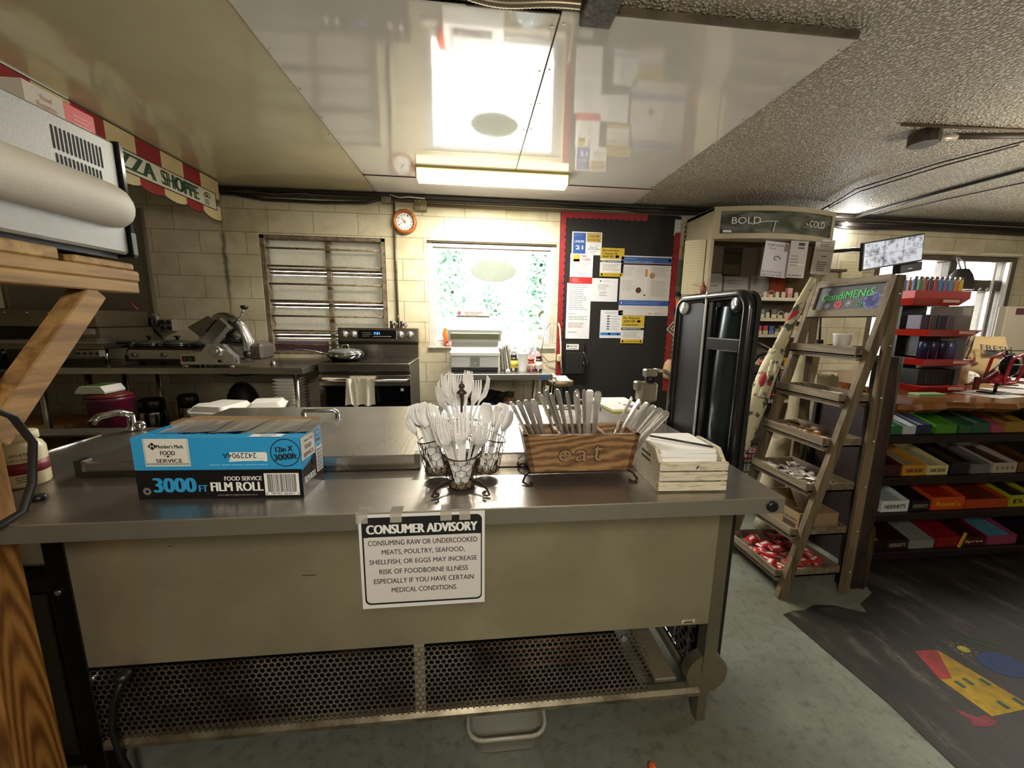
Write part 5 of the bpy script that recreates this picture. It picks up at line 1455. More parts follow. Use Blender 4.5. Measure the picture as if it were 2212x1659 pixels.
poster('yellow We Welcome SNAP EBT Customers notice, lowest on the board', 1.548, 1.797, 1.07, 1.357, 'cfccc6', f, 3.884)
def f(R, T, L, m, O, w, h):
    R(.0, 1, .885, .98, '2f4f86'); T('Como se diseña un cigarrillo', .34, .905, .6, .026, 'a9bcd8', .0); L(.05, .4, .935, .965, 1, '8099c0', 2); R(.93, .98, .92, .955, 'd8d8dc'); R(.0, 1, .85, .878, '2d1824')
    L(.03, .28, .66, .82, 6, 'a39f9a', 3); L(.62, .97, .66, .83, 7, 'a39f9a', 4); L(.03, .3, .42, .6, 6, 'a39f9a', 5); L(.62, .97, .33, .6, 9, 'a39f9a', 6)
    for cx, cz, r_, c_ in ((.37, .76, .055, 'bdb8b2'), (.63, .68, .055, 'a5704a'), (.37, .43, .055, '4d2218')):
        m.face(O, X_, Z_, [(cx * w + r_ * w * cos(2 * pi * k / 24), cz * h + r_ * w * sin(2 * pi * k / 24)) for k in range(24)], mat(c_, .6), .0006)
    R(.485, .53, .36, .66, 'c9c6c2', .0006); R(.485, .53, .66, .78, 'b0763c', .0007); m.face(O, X_, Z_, [(.47 * w, .34 * h), (.52 * w, .34 * h), (.5 * w, .37 * h)], mat('2a1a14', .6), .0008)
    R(0, 1, .17, .26, '2d4f94'); L(.1, .95, .19, .245, 2, '6f8cc0', 7); T('x', .05, .215, .025, .03, 'dfe2ea', .02); L(.05, .95, .1, .15, 2, 'b5b1ac', 8); R(.04, .08, .03, .06, '3a3a3a'); R(.62, .64, .025, .045, '3a3a3a'); R(.75, .77, .025, .045, '3a3a3a'); L(.65, .95, .03, .045, 1, '8a8683', 9)
poster('large blue and white cigarette design poster on the board', 1.508, 2.05, 1.36, 1.962, 'c3beb8', f)
def f(R, T, L, m, O, w, h):
    R(.36, .4, .85, .92, '2d2d2d'); L(.42, .75, .86, .9, 1); L(.3, .7, .5, .76, 4, sd=3); L(.35, .65, .22, .45, 3, sd=4)
poster('white landscape certificate beside the WE CARE notice', 1.185, 1.485, 1.497, 1.73, 'd2d2d4', f)
def f(R, T, L, m, O, w, h):
    L(.08, .9, .52, .97, 14, sd=3); L(.08, .5, .44, .47, 1, sd=6); L(.08, .95, .34, .42, 3, '6f8a6c', 4); L(.08, .95, .2, .3, 3, '9c6a6a', 5); L(.08, .5, .1, .14, 1)
poster('tall narrow white form hanging down the left of the board', .952, 1.205, 1.112, 1.676, 'd3d3d6', f, 3.8855)
def f(R, T, L, m, O, w, h):
    L(.2, .85, .88, .94, 2)
    for k in range(6): R(.3, .42, .76 - .092 * k, .81 - .092 * k, '5a5c62'); L(.48, .9, .765 - .092 * k, .805 - .092 * k, 1, sd=k)
    R(.03, .97, .1, .2, '2f72b0'); R(.38, .48, .12, .18, 'a9c4de'); R(.8, .86, .12, .18, 'a9c4de')
poster('white sheet of small icons with a blue foot band', 1.318, 1.556, 1.122, 1.411, 'd0d2d6', f)
t = thing('black_tray_holder', 'black wall pocket at the lower left of the notice board', 'holder', (1.05, 3.86, .75))
m = MB(mat('191713', .5)); m.box(.955, 1.16, 3.84, 3.887, .745, .97, b=.004); m.box(.955, 1.16, 3.87, 3.887, .97, 1.07, b=.003); m.build('pocket', t)
m = MB(PAPER); m.box(.962, 1.095, 3.866, 3.8695, .998, 1.056); m.text('TELCOR', (0, 3.866, 0), X_, Z_, 1.035, 1.034, .085, .018, INK, .001, .01); m.rect((0, 3.866, 0), X_, Z_, .97, .988, 1.025, 1.045, INK, .001); m.lines((0, 3.866, 0), X_, Z_, .97, 1.085, 1.002, 1.016, 1, INK, .001); m.build('label', t)
m = MB(mat('8d8a84', .3, .8)); m.tube([(1.135, 3.835, .98), (1.17, 3.83, .92), (1.185, 3.83, .86), (1.16, 3.83, .835), (1.14, 3.832, .87)], .0025, n=5); m.build('wire_loop', t)
m = MB(mat('2a2926', .5)); m.tube([(1.12 + .008 * cos(k * 1.6), 3.83 + .008 * sin(k * 1.6), .95 - .004 * k) for k in range(50)], .002, n=4); m.build('coiled_cord', t)
t = thing('extension_cord', 'cream extension cord hanging at the left edge of the notice board', 'cord', (.88, 3.86, .8))
m = MB(mat('cfc6ae', .5)); m.tube([(.868, 3.86, 1.27), (.885, 3.855, 1.22), (.9, 3.85, 1.05), (.905, 3.85, .9), (.92, 3.85, .75)], .008); m.build('cable', t)
m = MB(mat('b3a27a', .5)); m.box(.865, .915, 3.84, 3.88, .87, .95, b=.012); m.build('plug_block', t)
m = MB(mat('3b342b', .5)); m.tube([(.80, 3.93, 1.27), (.74, 3.9, 1.2), (.7, 3.9, .95), (.78, 3.9, .87), (.88, 3.88, .88)], .004); m.build('thin_cord', t)
t = thing('wooden_stool', 'small stool with wooden seat between side table and notice board', 'stool', (.8, 3.45, 0))
m = MB(wood('8d7a56', '5d4d33', 'x')); m.lathe([(0, .7), (.13, .7), (.135, .71), (.135, .735), (.13, .742), (0, .742)], None, 28, (.8, 3.45, 0)); m.build('seat', t)
for k in range(4):
    a = pi / 4 + k * pi / 2
    m = MB(mat('2a2622', .5)); m.tube([(.8 + .09 * cos(a), 3.45 + .09 * sin(a), .7), (.8 + .15 * cos(a), 3.45 + .15 * sin(a), 0)], .012); m.build('leg', t)
t = thing('desk_phone', 'cream telephone lying on the wooden stool', 'telephone', (.8, 3.42, .742))
m = MB(mat('d9d2be', .45)); m.prism([(3.33, .743), (3.52, .743), (3.52, .775), (3.33, .755)], .72, .88, axis='x'); m.build('base', t)
m = MB(mat('d9d2be', .45)); m.box(.725, .76, 3.33, 3.52, .777, .80, b=.01); m.build('handset', t)

# ---------------------------------------------------------------- on the back right of the counter
t = thing('notepad', 'white and yellow notepad on the right lid of the counter', 'notepad', (.61, 1.53, .9215))
m = MB(mat('d9cf6a', .6)); m.T = Matrix.Translation((.565, 1.45, .922)) @ Matrix.Rotation(radians(8), 4, 'Z'); m.box(0, .09, 0, .145, 0, .006); m.build('pages', t)
m = MB(mat('ecebe4', .6)); m.T = Matrix.Translation((.565, 1.45, .922)) @ Matrix.Rotation(radians(8), 4, 'Z'); m.box(0.001, .089, .001, .144, .006, .012); m.build('cover_sheet', t)
t = thing('clipboard', 'dark clipboard with white sheets behind the notepad', 'clipboard', (.68, 1.78, .8815))
m = MB(mat('2a211c', .5)); m.box(.58, .8, 1.69, 1.9, .882, .888, b=.001); m.build('board', t)
m = MB(PAPER); m.box(.6, .79, 1.7, 1.88, .8885, .897); m.build('sheets', t)
m = MB(CHROME); m.box(.62, .7, 1.70, 1.72, .897, .905, b=.002); m.build('clip', t)
m = MB(mat('3f67a0', .4)); m.tube([(.53, 1.50, .9255), (.545, 1.60, .9255)], .004); m.single('blue_pen', 'blue pen lying left of the notepad', 'pen', (.54, 1.55, .922))
t = thing('can_opener', 'steel crank can opener clamped at the right rear corner of the counter', 'can opener', (.83, 1.72, .8815))
G = mat('a49a84', .35, .7)
m = MB(G); m.box(.775, .81, 1.6, 1.68, .8825, .91, b=.006); m.box(.745, .83, 1.60, 1.66, .93, 1.02, b=.01); m.box(.725, .755, 1.6, 1.64, .985, 1.025, b=.006); m.tube([(.79, 1.64, .89), (.79, 1.64, .95)], .024); m.build('body', t)
m = MB(BLACK); m.tube([(.795, 1.62, 1.02), (.795, 1.62, 1.045)], .022); m.build('collar', t)
m = MB(G); m.box(.765, .82, 1.6, 1.64, 1.045, 1.08, b=.006); m.tube([(.81, 1.62, 1.075), (.86, 1.61, 1.07), (.93, 1.60, 1.02), (.985, 1.59, .99)], [.012, .014, .014, .012], flat=.7); m.ball((.995, 1.585, 1.005), .018); m.build('crank', t)
m = MB(STEELV); m.tube([(.955, 1.6, .7), (.955, 1.6, 1.0)], .012); m.build('shaft', t)
# ================================================================ upright black moulded panel at the counter's right side
t = thing('moulded_panel', 'black moulded plastic panel with rounded rim standing on end beside the counter', 'panel', (.81, 1.23, 0))
BP = mat('101011', .22, spec=.6)
m = MB(mat('131211', .5)); m.prism(rrect(1.035, 1.435, .003, 1.385, .05, 6), .815, .83, axis='x'); m.build('backing', t)
m = MB(BP)
pts = [(.80, p[0], p[1]) for p in rrect(1.047, 1.423, .017, 1.373, .045, 6)]
m.tube(pts, .016, n=10, loop=True); m.build('rim', t)
m = MB(mat('1a1816', .45)); m.prism(rrect(1.252, 1.408, .03, 1.358, .03, 4), .797, .816, axis='x'); m.build('flat_half', t)
m = MB(mat('333b3d', .2, .6)); rings = []
for z in (.03, .6, 1.15, 1.34): rings.append([(.812 - .022 * sin(pi * k / 10) ** 2 * (1 if z < 1.3 else .4), 1.06 + .165 * k / 10, z) for k in range(11)])
m.loft(rings, closed=False); m.build('curved_half', t)
m = MB(mat('0b0b0b', .3)); m.box(.79, .80, 1.06, 1.225, 1.20, 1.24, b=.004); m.box(.793, .806, 1.206, 1.232, .03, 1.36, b=.004); m.build('cross_rib', t)
m = MB(mat('d8d8d4', .3, .5)); m.box(.785, .79, 1.236, 1.241, .03, 1.392); m.build('bright_seam', t)
for y, c_ in ((1.385, 'b9b8b2'), (1.088, '1e1c1c')):
    m = MB(mat(c_, .2)); m.lathe([(.0, .787), (.022, .787), (.026, .79), (.026, .80)], None, 24, (0, y, 1.345), 'x'); m.build('leg_socket', t)
m = MB(mat('4c4a48', .4)); m.box(.784, .788, 1.10, 1.16, .66, .70); m.build('rating_plate', t)

# ================================================================ cigarette case with BOLD / COLD header
t = thing('cigarette_case', 'tan shop case with curved BOLD COLD header and shelves of packs', 'display case', (2.8, 3.7, 0))
TAN = mat('a89c80', .45, var=.15, vs=5)
m = MB(TAN); m.box(2.2, 2.235, 3.48, 3.92, 0, 2.34, b=.003); m.build('side_panel', t)
m = MB(TAN); m.box(3.385, 3.42, 3.48, 3.92, 0, 2.34, b=.003); m.build('side_panel', t)
m = MB(mat('7d7260', .7)); m.box(2.235, 3.385, 3.90, 3.92, 0, 2.3); m.build('back_panel', t)
def bow(u): return 3.47 - .11 * sin(pi * u)
def band(z0, z1, m_, d=0, u0=0, u1=1, n=24):
    m = MB(m_); rings = []
    for i in range(n + 1):
        u = u0 + (u1 - u0) * i / n; x = 2.2 + 1.22 * u; y = bow(u) - d
        rings.append([(x, y, z0), (x, y, z1), (x, y + .02, z1), (x, y + .02, z0)])
    m.loft(rings, smooth=False); return m
b_ = band(2.30, 2.34, TAN, .008); b_.mats and None
b_.build('header_rail', t); band(2.06, 2.105, TAN, .008).build('header_rail', t)
h = MB(TAN); h.prism([(2.2, 3.92)] + [(2.2 + 1.22 * i / 20, bow(i / 20)) for i in range(21)] + [(3.42, 3.92)], 2.31, 2.335); h.prism([(2.235, 3.55)] + [(2.2 + 1.22 * i / 20, bow(i / 20) + .02) for i in range(1, 20)] + [(3.385, 3.55)], 2.062, 2.075); h.build('header_deck', t)
for u0, u1 in ((0, .045), (.965, 1)): band(2.1, 2.305, TAN, .008, u0, u1, 3).build('header_stile', t)
def signface():
    mm, nt, b = newmat('faded_sign')
    v = coords(nt, (1.3, 1, 3)); n = N(nt, 'ShaderNodeTexNoise', Scale=2.4, Detail=6.0, Distortion=1.2); nt.links.new(v, n.inputs['Vector'])
    r = N(nt, 'ShaderNodeValToRGB'); e = r.color_ramp.elements; e[0].position, e[1].position = .35, .7; e[0].color, e[1].color = lin('20281c'), lin('6d6a60'); e.new(.5).color = lin('3a4232')
    nt.links.new(n.outputs['Fac'], r.inputs['Fac']); nt.links.new(r.outputs['Color'], b.inputs['Base Color']); b.inputs['Roughness'].default_value = .25
    return mm
sg = band(2.105, 2.30, signface(), -.004, .045, .965).build('sign_face', t)
def arctext(s_, u, z, w, hh, m_):
    x = 2.2 + 1.22 * u; y = bow(u) - .004; sl = (bow(u + .05) - bow(u - .05)) / (1.22 * .1); ux = Vector((1, sl, 0)).normalized()
    m.text(s_, (x, y, z), ux, Z_, 0, 0, w, hh, m_, .006, .0)
LT = mat('c9c8c2', .5)
m = MB(LT); arctext('COLD', .80, 2.205, .2, .058, LT); m.build('header_lettering', t)
m = MB(LT); arctext('BOLD', .22, 2.215, .25, .058, LT)
m.build('header_lettering', t)
m = MB(LT); m.tube([(2.2 + 1.22 * u, bow(u) - .006, z) for u, z in ((.26, 2.18), (.3, 2.195), (.37, 2.21), (.45, 2.208))], .004, n=5); m.tube([(2.2 + 1.22 * u, bow(u) - .006, z) for u, z in ((.43, 2.2), (.425, 2.16), (.42, 2.12))], [.006, .004, .008], n=5); m.tube([(2.2 + 1.22 * u, bow(u) - .006, z) for u, z in ((.69, 2.205), (.71, 2.195))], .005, n=5)
m.build('header_swoosh', t)
m = MB(LT); m.box(2.28, 2.4, bow(.1) - .006, bow(.1), 2.115, 2.135); m.build('header_sticker', t)
for z, d in ((1.545, .62), (1.345, .6), (1.185, .6), (.86, .58), (.5, .55)):
    m = MB(mat('b0a48a', .5)); m.box(2.236, 3.384, 3.93 - d * .62, 3.899, z - .02, z, b=.002); m.box(2.236, 3.384, 3.93 - d * .62 - .006, 3.93 - d * .62, z - .026, z + .006, m=mat('c3b9a2', .4)); m.build('shelf', t)
# notices inside and on the case
def notice(label, x0, x1, z0, z1, y, bgc, fn, rot=0, tilt=0, grp=None):
    m = MB(mat(bgc, .6)); w, hh = x1 - x0, z1 - z0; m.box(0, w, -.002, 0, 0, hh); O = (0, -.002, 0)
    R = lambda a, b_, c, d, col, l=.0004: m.rect(O, X_, Z_, a * w, b_ * w, c * hh, d * hh, mat(col, .55), l)
    T = lambda s_, a, b_, ww, h2, col, bold=0: m.text(s_, O, X_, Z_, a * w, b_ * hh, ww * w, h2 * hh, mat(col, .55), .001, bold)
    L = lambda a, b_, c, d, n, col='5d5a58', sd=1, fill=.4: m.lines(O, X_, Z_, a * w, b_ * w, c * hh, d * hh, n, mat(col, .6), .0008, fill, sd, .3)
    fn(R, T, L, m, w, hh)
    o = m.single('notice', label, 'notice', (x0, y, z0), grp, False); o.rotation_euler = (0, tilt, rot); return o
I2 = '2a2826'
notice('white drawn notice with a curled sketch hanging under the BOLD header', 2.70, 2.97, 1.74, 2.06, 3.44, 'c4c0c6', lambda R, T, L, m, w, h: (T('CHAP LOOK', .4, .9, .62, .06, I2), T('ON A', .3, .8, .25, .055, I2), [m.tube([(w * (.5 + .16 * cos(a) * (1 - k * .08)), -.004, h * (.52 + .1 * sin(a) * (1 - k * .08))) for k, a in enumerate([q * .5 for q in range(11)])], .004, mat('4d5a5a', .6), 4)], R(.75, .9, .75, .98, '8d6a68'), T('BUT IN MY HOOD', .42, .14, .8, .055, I2), T('FOR YOUR TIME', .42, .05, .8, .055, I2)), .03, .06)
notice('white typed notice overlapping the drawn notice below the header', 2.96, 3.14, 1.73, 2.07, 3.43, 'bdb8b0', lambda R, T, L, m, w, h: (R(.45, .8, .86, .94, '3a3436'), R(.45, .8, .78, .82, '3a3436'), L(.08, .7, .3, .62, 4, '8a8582', 2), R(.05, .95, .34, .37, 'd6d3cc'), T('ALWAYS', .45, .06, .8, .06, I2, .02)), 0, .02)
notice('white list notice hanging below the COLD end of the header', 3.2, 3.4, 1.77, 2.09, 3.425, 'cbc7c0', lambda R, T, L, m, w, h: (L(.25, .85, .78, .95, 3, '6d6a52', 1), L(.1, .95, .66, .7, 1), L(.4, .7, .48, .56, 1), L(.25, .8, .08, .38, 5, '5d5a58', 3)), 0, .05)
notice('olive poster on the back of the case below the BOLD header', 2.62, 2.83, 1.79, 2.08, 3.896, '3d3a26', lambda R, T, L, m, w, h: (R(0, 1, 0, .05, '141210'), R(.05, .95, .05, .4, '55562c'), [m.face((0, -.002, 0), X_, Z_, [(w * (cx + .09 * cos(2 * pi * k / 14)), h * (.8 + .06 * sin(2 * pi * k / 14))) for k in range(14)], mat('2a2018', .6), .0008) for cx in (.15, .4, .65, .88)]))
notice('white framed sheet with a dark swoosh, lower left inside the case', 2.42, 2.64, 1.55, 1.82, 3.896, 'b5b1a8', lambda R, T, L, m, w, h: (R(0, .03, 0, 1, '2a2622'), R(.97, 1, 0, 1, '2a2622'), R(0, 1, .97, 1, '2a2622'), m.face((0, -.002, 0), X_, Z_, [(.05 * w, .6 * h), (.4 * w, .68 * h), (.2 * w, .5 * h), (.05 * w, .5 * h)], mat('6d625a', .6), .0006), L(.4, .8, .45, .55, 1)))
notice('plain grey sheet inside the case beside the framed sheet', 2.66, 2.93, 1.55, 1.78, 3.896, 'a8a49c', lambda R, T, L, m, w, h: L(.1, .8, .5, .9, 3, '8d8982'))
notice('grey sheet inside the case left of the orange sheet', 2.96, 3.17, 1.55, 1.8, 3.896, '9d988e', lambda R, T, L, m, w, h: L(.1, .8, .6, .9, 3, '7d7972'))
notice('orange sheet inside the case under the hanging notices', 3.185, 3.37, 1.55, 1.83, 3.896, 'a8461e', lambda R, T, L, m, w, h: R(.0, .35, .5, 1, 'b5573a'))
t2 = thing('cable_cluster', 'dark tangle of boxes and cables on top of the cigarette case', 'cables', (3.3, 3.7, 2.341))
m = MB(BLACK); m.box(3.22, 3.4, 3.62, 3.8, 2.341, 2.4, b=.01); m.build('adapter', t2)
m = MB(BLACK); m.tube([(2.4, 3.8, 2.36), (2.8, 3.75, 2.355), (3.1, 3.7, 2.36), (3.3, 3.7, 2.37)], .014); m.tube([(2.9, 3.6, 2.35), (3.2, 3.62, 2.37), (3.4, 3.62, 2.4), (3.46, 3.58, 2.44)], .01); m.build('cable', t2)
# packs and pushers on the shelves
PKY = 3.55
def pack(label, x, z, c_, c2, h=.088):
    tt = thing('cigarette_pack', label, 'cigarette pack', (x, PKY + .02, z), group='packs in the cigarette case')
    m = MB(mat(c_, .4)); m.box(x - .026, x + .026, PKY, PKY + .04, z + .001, z + h, b=.0015); m.build('pack_body', tt)
    m = MB(mat(c2, .45)); m.box(x - .0265, x + .0265, PKY - .002, PKY, z + .003, z + h * .45); m.build('price_strip', tt)
def hoop(label, x, z):
    tt = thing('shelf_pusher', label, 'shelf pusher', (x, PKY + .02, z), group='wire hoops and tags on the case shelves')
    m = MB(mat('b9b2a0', .3, .5)); m.tube([(x - .035, PKY, z + .002)] + arc((x, PKY, z + .035), .035, pi, 0, 10) + [(x + .035, PKY, z + .002)], .004, n=6); m.build('hoop', tt)
    m = MB(mat('c9bd8a', .5)); m.box(x - .024, x + .024, PKY + .004, PKY + .008, z + .002, z + .035); m.build('price_tag', tt)
def tagp(label, x, z):
    tt = thing('shelf_pusher', label, 'shelf pusher', (x, PKY + .02, z), group='wire hoops and tags on the case shelves')
    m = MB(mat('b3ada0', .4)); m.prism([(x - .02, z + .001), (x + .02, z + .001), (x + .02, z + .05), (x + .012, z + .06), (x - .012, z + .06), (x - .02, z + .05)], PKY, PKY + .006, axis='y'); m.build('divider', tt)
    m = MB(mat('c9bd8a', .5)); m.box(x - .019, x + .019, PKY - .003, PKY, z + .002, z + .03); m.build('price_tag', tt)
OR3 = ['white', 'orange and cream', 'red and cream', 'red', 'blue', '', 'cream', 'yellow', 'tan']
for i, (c_, c2, nm) in enumerate((('c9c2b4', 'b0473a', 'white and red'), ('c9a06a', 'b8582f', 'orange-banded'), ('a8302a', 'c9bfa8', 'red and cream'), ('9c1c22', 'c3b56a', 'deep red'), ('2a3f86', '5a6fae', 'blue'), ('6d6a5a', 'c9bd8a', 'short grey'), ('c9c0a4', 'b8ad88', 'cream'), ('c9a92a', 'd0c070', 'yellow'), ('b89a6a', 'c9bfa8', 'tan'))):
    pack(nm + ' cigarette pack on the third case shelf from the top', 2.72 + .065 * i, 1.186, c_, c2, .06 if i == 5 else .088)
for i, (c_, c2, nm) in enumerate((('c9c9ba', '2f5a3a', 'white and green'), ('4a7a6a', 'c9bd8a', 'teal'), ('4a3226', 'c9bd8a', 'brown'))): pack(nm + ' cigarette pack on the second case shelf from the top', (2.79, 2.855, 2.985)[i], 1.346, c_, c2)
tagp('small divider tag between the teal pack and the brown pack', 2.92, 1.346)
for i, x in enumerate((3.06, 3.18, 3.30)): hoop('wire hoop and yellow price tag, %s from the left on the second case shelf' % ('first', 'second', 'third')[i], x, 1.346)
for i, x in enumerate((3.12, 3.24)): tagp(('divider tag between first and second hoops of the second case shelf', 'divider tag between second and third hoops of the second case shelf')[i], x, 1.346)
for i, x in enumerate((2.80, 2.93)): hoop('wire hoop and yellow price tag, %s from the left on the top case shelf' % ('first', 'second')[i], x, 1.546)
for i, x in enumerate((2.865, 2.995, 3.06, 3.2, 3.265)): tagp('divider tag on the top case shelf, %s from the left' % ('first', 'second', 'third', 'fourth', 'fifth')[i], x, 1.546)
pack('pink slim pack on the top case shelf', 3.13, 1.546, 'c98a7a', 'b86a5a', .1); pack('left yellow pack on the top case shelf', 3.32, 1.546, 'b3a02a', 'c9bd8a', .1)
for i in range(6): pack(('red', 'orange', 'white', 'maroon', 'cream', 'amber')[i] + ' pack on the low case shelf behind the black cart', 2.65 + .11 * i, .861, ('a8352a', 'c07030', 'c3bdb0', '6d2020', 'c3b890', 'b8862a')[i], 'c9bd8a', .09)
# perforated display board and wall papers left of the case
t = thing('pegboard', 'cream pegboard panel hanging left of the cigarette case', 'pegboard', (2.12, 3.55, 1.56))
A = radians(28)
m = MB(mat('c3b795', .5)); m.T = Matrix.Translation((2.03, 3.62, 1.57)) @ Matrix.Rotation(-A, 4, 'Z'); m.box(0, .18, 0, .012, 0, .5)
for i in range(9):
    for j in range(20): m.face((0, 0, 0), X_, Z_, [(.015 + .019 * i + .003 * cos(2 * pi * k / 6), .02 + .0242 * j + .003 * sin(2 * pi * k / 6)) for k in range(6)], mat('6d6148', .7), .0006)
m.T = None; m.build('board', t)
m = MB(CHROME); m.tube([(2.11, 3.60, 1.66), (2.12, 3.52, 1.66), (2.16, 3.48, 1.655), (2.16, 3.46, 1.655), (2.16, 3.44, 1.67)], .003, n=5); m.build('hook', t)
m = MB(mat('7d2f28', .5, var=.4, vs=30)); m.lathe([(0, 1.545), (.022, 1.55), (.026, 1.6), (.022, 1.63), (.008, 1.65), (.004, 1.675), (0, 1.676)], None, 14, (2.16, 3.46, 0)); m.single('hanging_ornament', 'dark red ornament hanging on the pegboard hook', 'ornament', (2.16, 3.46, 1.545))
notice('white chart strip at the top right edge of the notice board', 2.05, 2.115, 2.17, 2.33, 3.8855, 'c9c6c0', lambda R, T, L, m, w, h: [R(0, 1, .24 * k, .24 * k + .015, '4d4a46') for k in range(5)])
notice('pale green printed sheet on the wall left of the pegboard', 2.125, 2.235, 1.55, 1.95, 3.928, '7d9a84', lambda R, T, L, m, w, h: (L(.05, .95, .3, .95, 12, '3d5a4a', 2), R(0, 1, .05, .16, '1d3a30')))
notice('white narrow sheet above the pale green sheet', 2.125, 2.165, 2.08, 2.30, 3.928, 'bdb8ac', lambda R, T, L, m, w, h: None)
notice('black lettered sheet on the wall above the pegboard', 2.18, 2.27, 2.02, 2.32, 3.928, 'a89d80', lambda R, T, L, m, w, h: L(.05, .95, .3, .9, 4, '3a3026', 5))
notice('small card stuck crookedly at the right edge of the notice board', 2.04, 2.14, 1.22, 1.33, 3.87, 'b8b0a4', lambda R, T, L, m, w, h: (R(.1, .9, .1, .9, '3d332c'), T('XX', .5, .5, .6, .5, 'c9a080', .02)), 0, radians(40))
m = MB(mat('b8946a', .7)); m.lathe([(0, .68), (.05, .7), (.06, .78), (.045, .86), (.015, .9), (0, .9)], None, 16, (2.10, 3.87, 0)); m.single('tan_bag', 'tan paper bag hanging low beside the notice board', 'bag', (2.10, 3.87, .68))
notice('brown sheet low on the wall right of the notice board', 2.13, 2.19, .8, 1.2, 3.928, '8a9a86', lambda R, T, L, m, w, h: L(.1, .9, .1, .9, 6, '2d332c'))
m = MB(mat('d0642e', .5)); m.box(2.13, 2.17, 3.86, 3.92, 1.45, 1.53, b=.004); m.box(2.13, 2.17, 3.86, 3.92, 1.38, 1.449, m=mat('2f3f86', .5)); m.single('lighter_card', 'orange and blue packet hanging beside the pale green sheet', 'packet', (2.15, 3.89, 1.38))

# ================================================================ condiment ladder
t = thing('ladder_shelf', 'weathered wooden folding ladder shelf with chalk Condiments sign and six trays', 'shelf', (1.62, 1.65, 0))
LW = wood('7d6b4e', '4a3d2a', 'z', .7, .8)
LWY = wood('83755c', '54483a', 'y', .7, .8)
def lx(z): return 1.455 + .2233 * z
for y0, y1 in ((1.464, 1.488), (1.842, 1.866)):
    m = MB(LW); m.prism([(lx(0) - .022, 0), (lx(0) + .022, 0), (lx(1.5) + .022, 1.5), (lx(1.5) - .022, 1.5)], y0, y1, axis='y'); m.build('front_leg', t)
    m = MB(LW); m.box(1.768, 1.812, y0 + .002, y1 - .002, 0, 1.5, b=.003); m.build('rear_leg', t)
    for z in (.12, .33, .55, .77, .97, 1.2, 1.42):
        m = MB(CHROME); yy = y0 - .001 if y0 < 1.6 else y1 + .001; m.ball((1.79, yy, z), .006); m.build('screw', t)
TZ = (.092, .302, .522, .738, .943, 1.15)
for z in TZ:
    xf, xb, hh = lx(z) - .05, 1.765, .043
    m = MB(LWY); m.box(xf, xb, 1.49, 1.84, z, z + .008); m.box(xf, xf + .012, 1.49, 1.84, z, z + hh, b=.002); m.box(xb - .01, xb, 1.49, 1.84, z, z + hh)
    m.box(xf + .012, xb - .01, 1.49, 1.50, z, z + hh - .004); m.box(xf + .012, xb - .01, 1.83, 1.84, z, z + hh - .004); m.box(xf + .01, xf + .03, 1.49, 1.84, z - .018, z); m.build('tray', t)
pl = lambda z, d=0: Vector((lx(z) + .0 - d, 0, z))
SU, SV = Vector((0, -1, 0)), Vector((.2233, 0, 1)).normalized()
SO = Vector((lx(1.33) - .008, 1.665, 1.33)); 
fm = MB(LWY)
def slab(a0, a1, b0, b1, d0, d1, mm, M_=None):
    nrm = SU.cross(SV); P = [SO + SU * a + SV * b_ + nrm * d for d in (d0, d1) for a, b_ in ((a0, b0), (a1, b0), (a1, b1), (a0, b1))]
    (M_ or fm).add(P, [(3, 2, 1, 0), (4, 5, 6, 7), (0, 1, 5, 4), (1, 2, 6, 5), (2, 3, 7, 6), (3, 0, 4, 7)], mm)
slab(-.178, .178, -.005, .03, -.012, .012, LWY); slab(-.178, .178, .145, .178, -.012, .012, LWY); slab(-.178, -.155, .03, .145, -.012, .012, LWY); slab(.165, .178, .03, .145, -.012, .012, LWY)
fm.build('sign_frame', t)
m = MB(mat('3a3d42', .6, var=.3, vs=14)); slab(-.156, .166, .03, .146, -.006, .002, mat('3a3d42', .6, var=.3, vs=14), m)
m.mats = m.mats[-1:]; m.mi = [0] * len(m.f)
GRC = mat('2fae4a', .6); OO = SO
m.text('CondiMENtS', OO, SU, SV, .0, .1, .25, .036, GRC, .004, .02, .07)
def flower(a, b_, r_, mm, n=5, fill=False):
    for k in range(n):
        q = 2 * pi * k / n; ca, cb = a + r_ * .6 * cos(q), b_ + r_ * .6 * sin(q)
        if fill: m.face(OO, SU, SV, [(ca + r_ * .5 * cos(w), cb + r_ * .5 * sin(w)) for w in [2 * pi * i / 10 for i in range(10)]], mm, .0035)
        else: m.tube([tuple(OO + SU * (ca + r_ * .45 * cos(w)) + SV * (cb + r_ * .45 * sin(w)) + SU.cross(SV) * .003) for w in [2 * pi * i / 10 for i in range(10)]], .0012, mm, 4, True)
flower(-.085, .05, .014, mat('d8d8d8', .6)); flower(-.03, .055, .018, mat('b8323a', .6), 6, True); flower(.022, .06, .013, mat('d8d8d8', .6)); flower(.125, .068, .036, mat('5f62a8', .6), 9, True)
m.tube([tuple(OO + SU * (.075 + .012 * cos(w)) + SV * (.058 + .012 * sin(w)) + SU.cross(SV) * .003) for w in [pi + pi * i / 8 for i in range(9)]], .003, GRC, 5)
for a in (.07, .08): m.face(OO, SU, SV, [(a - .0015, .06), (a + .0015, .06), (a + .0015, .072), (a - .0015, .072)], GRC, .004)
m.tube([tuple(OO + SU * (-.1 + .009 * cos(w)) + SV * (.138 + .009 * sin(w)) + SU.cross(SV) * .003) for w in [pi + pi * i / 8 for i in range(9)]], .0012, mat('d8d8d8', .6), 4)
m.build('chalkboard', t)
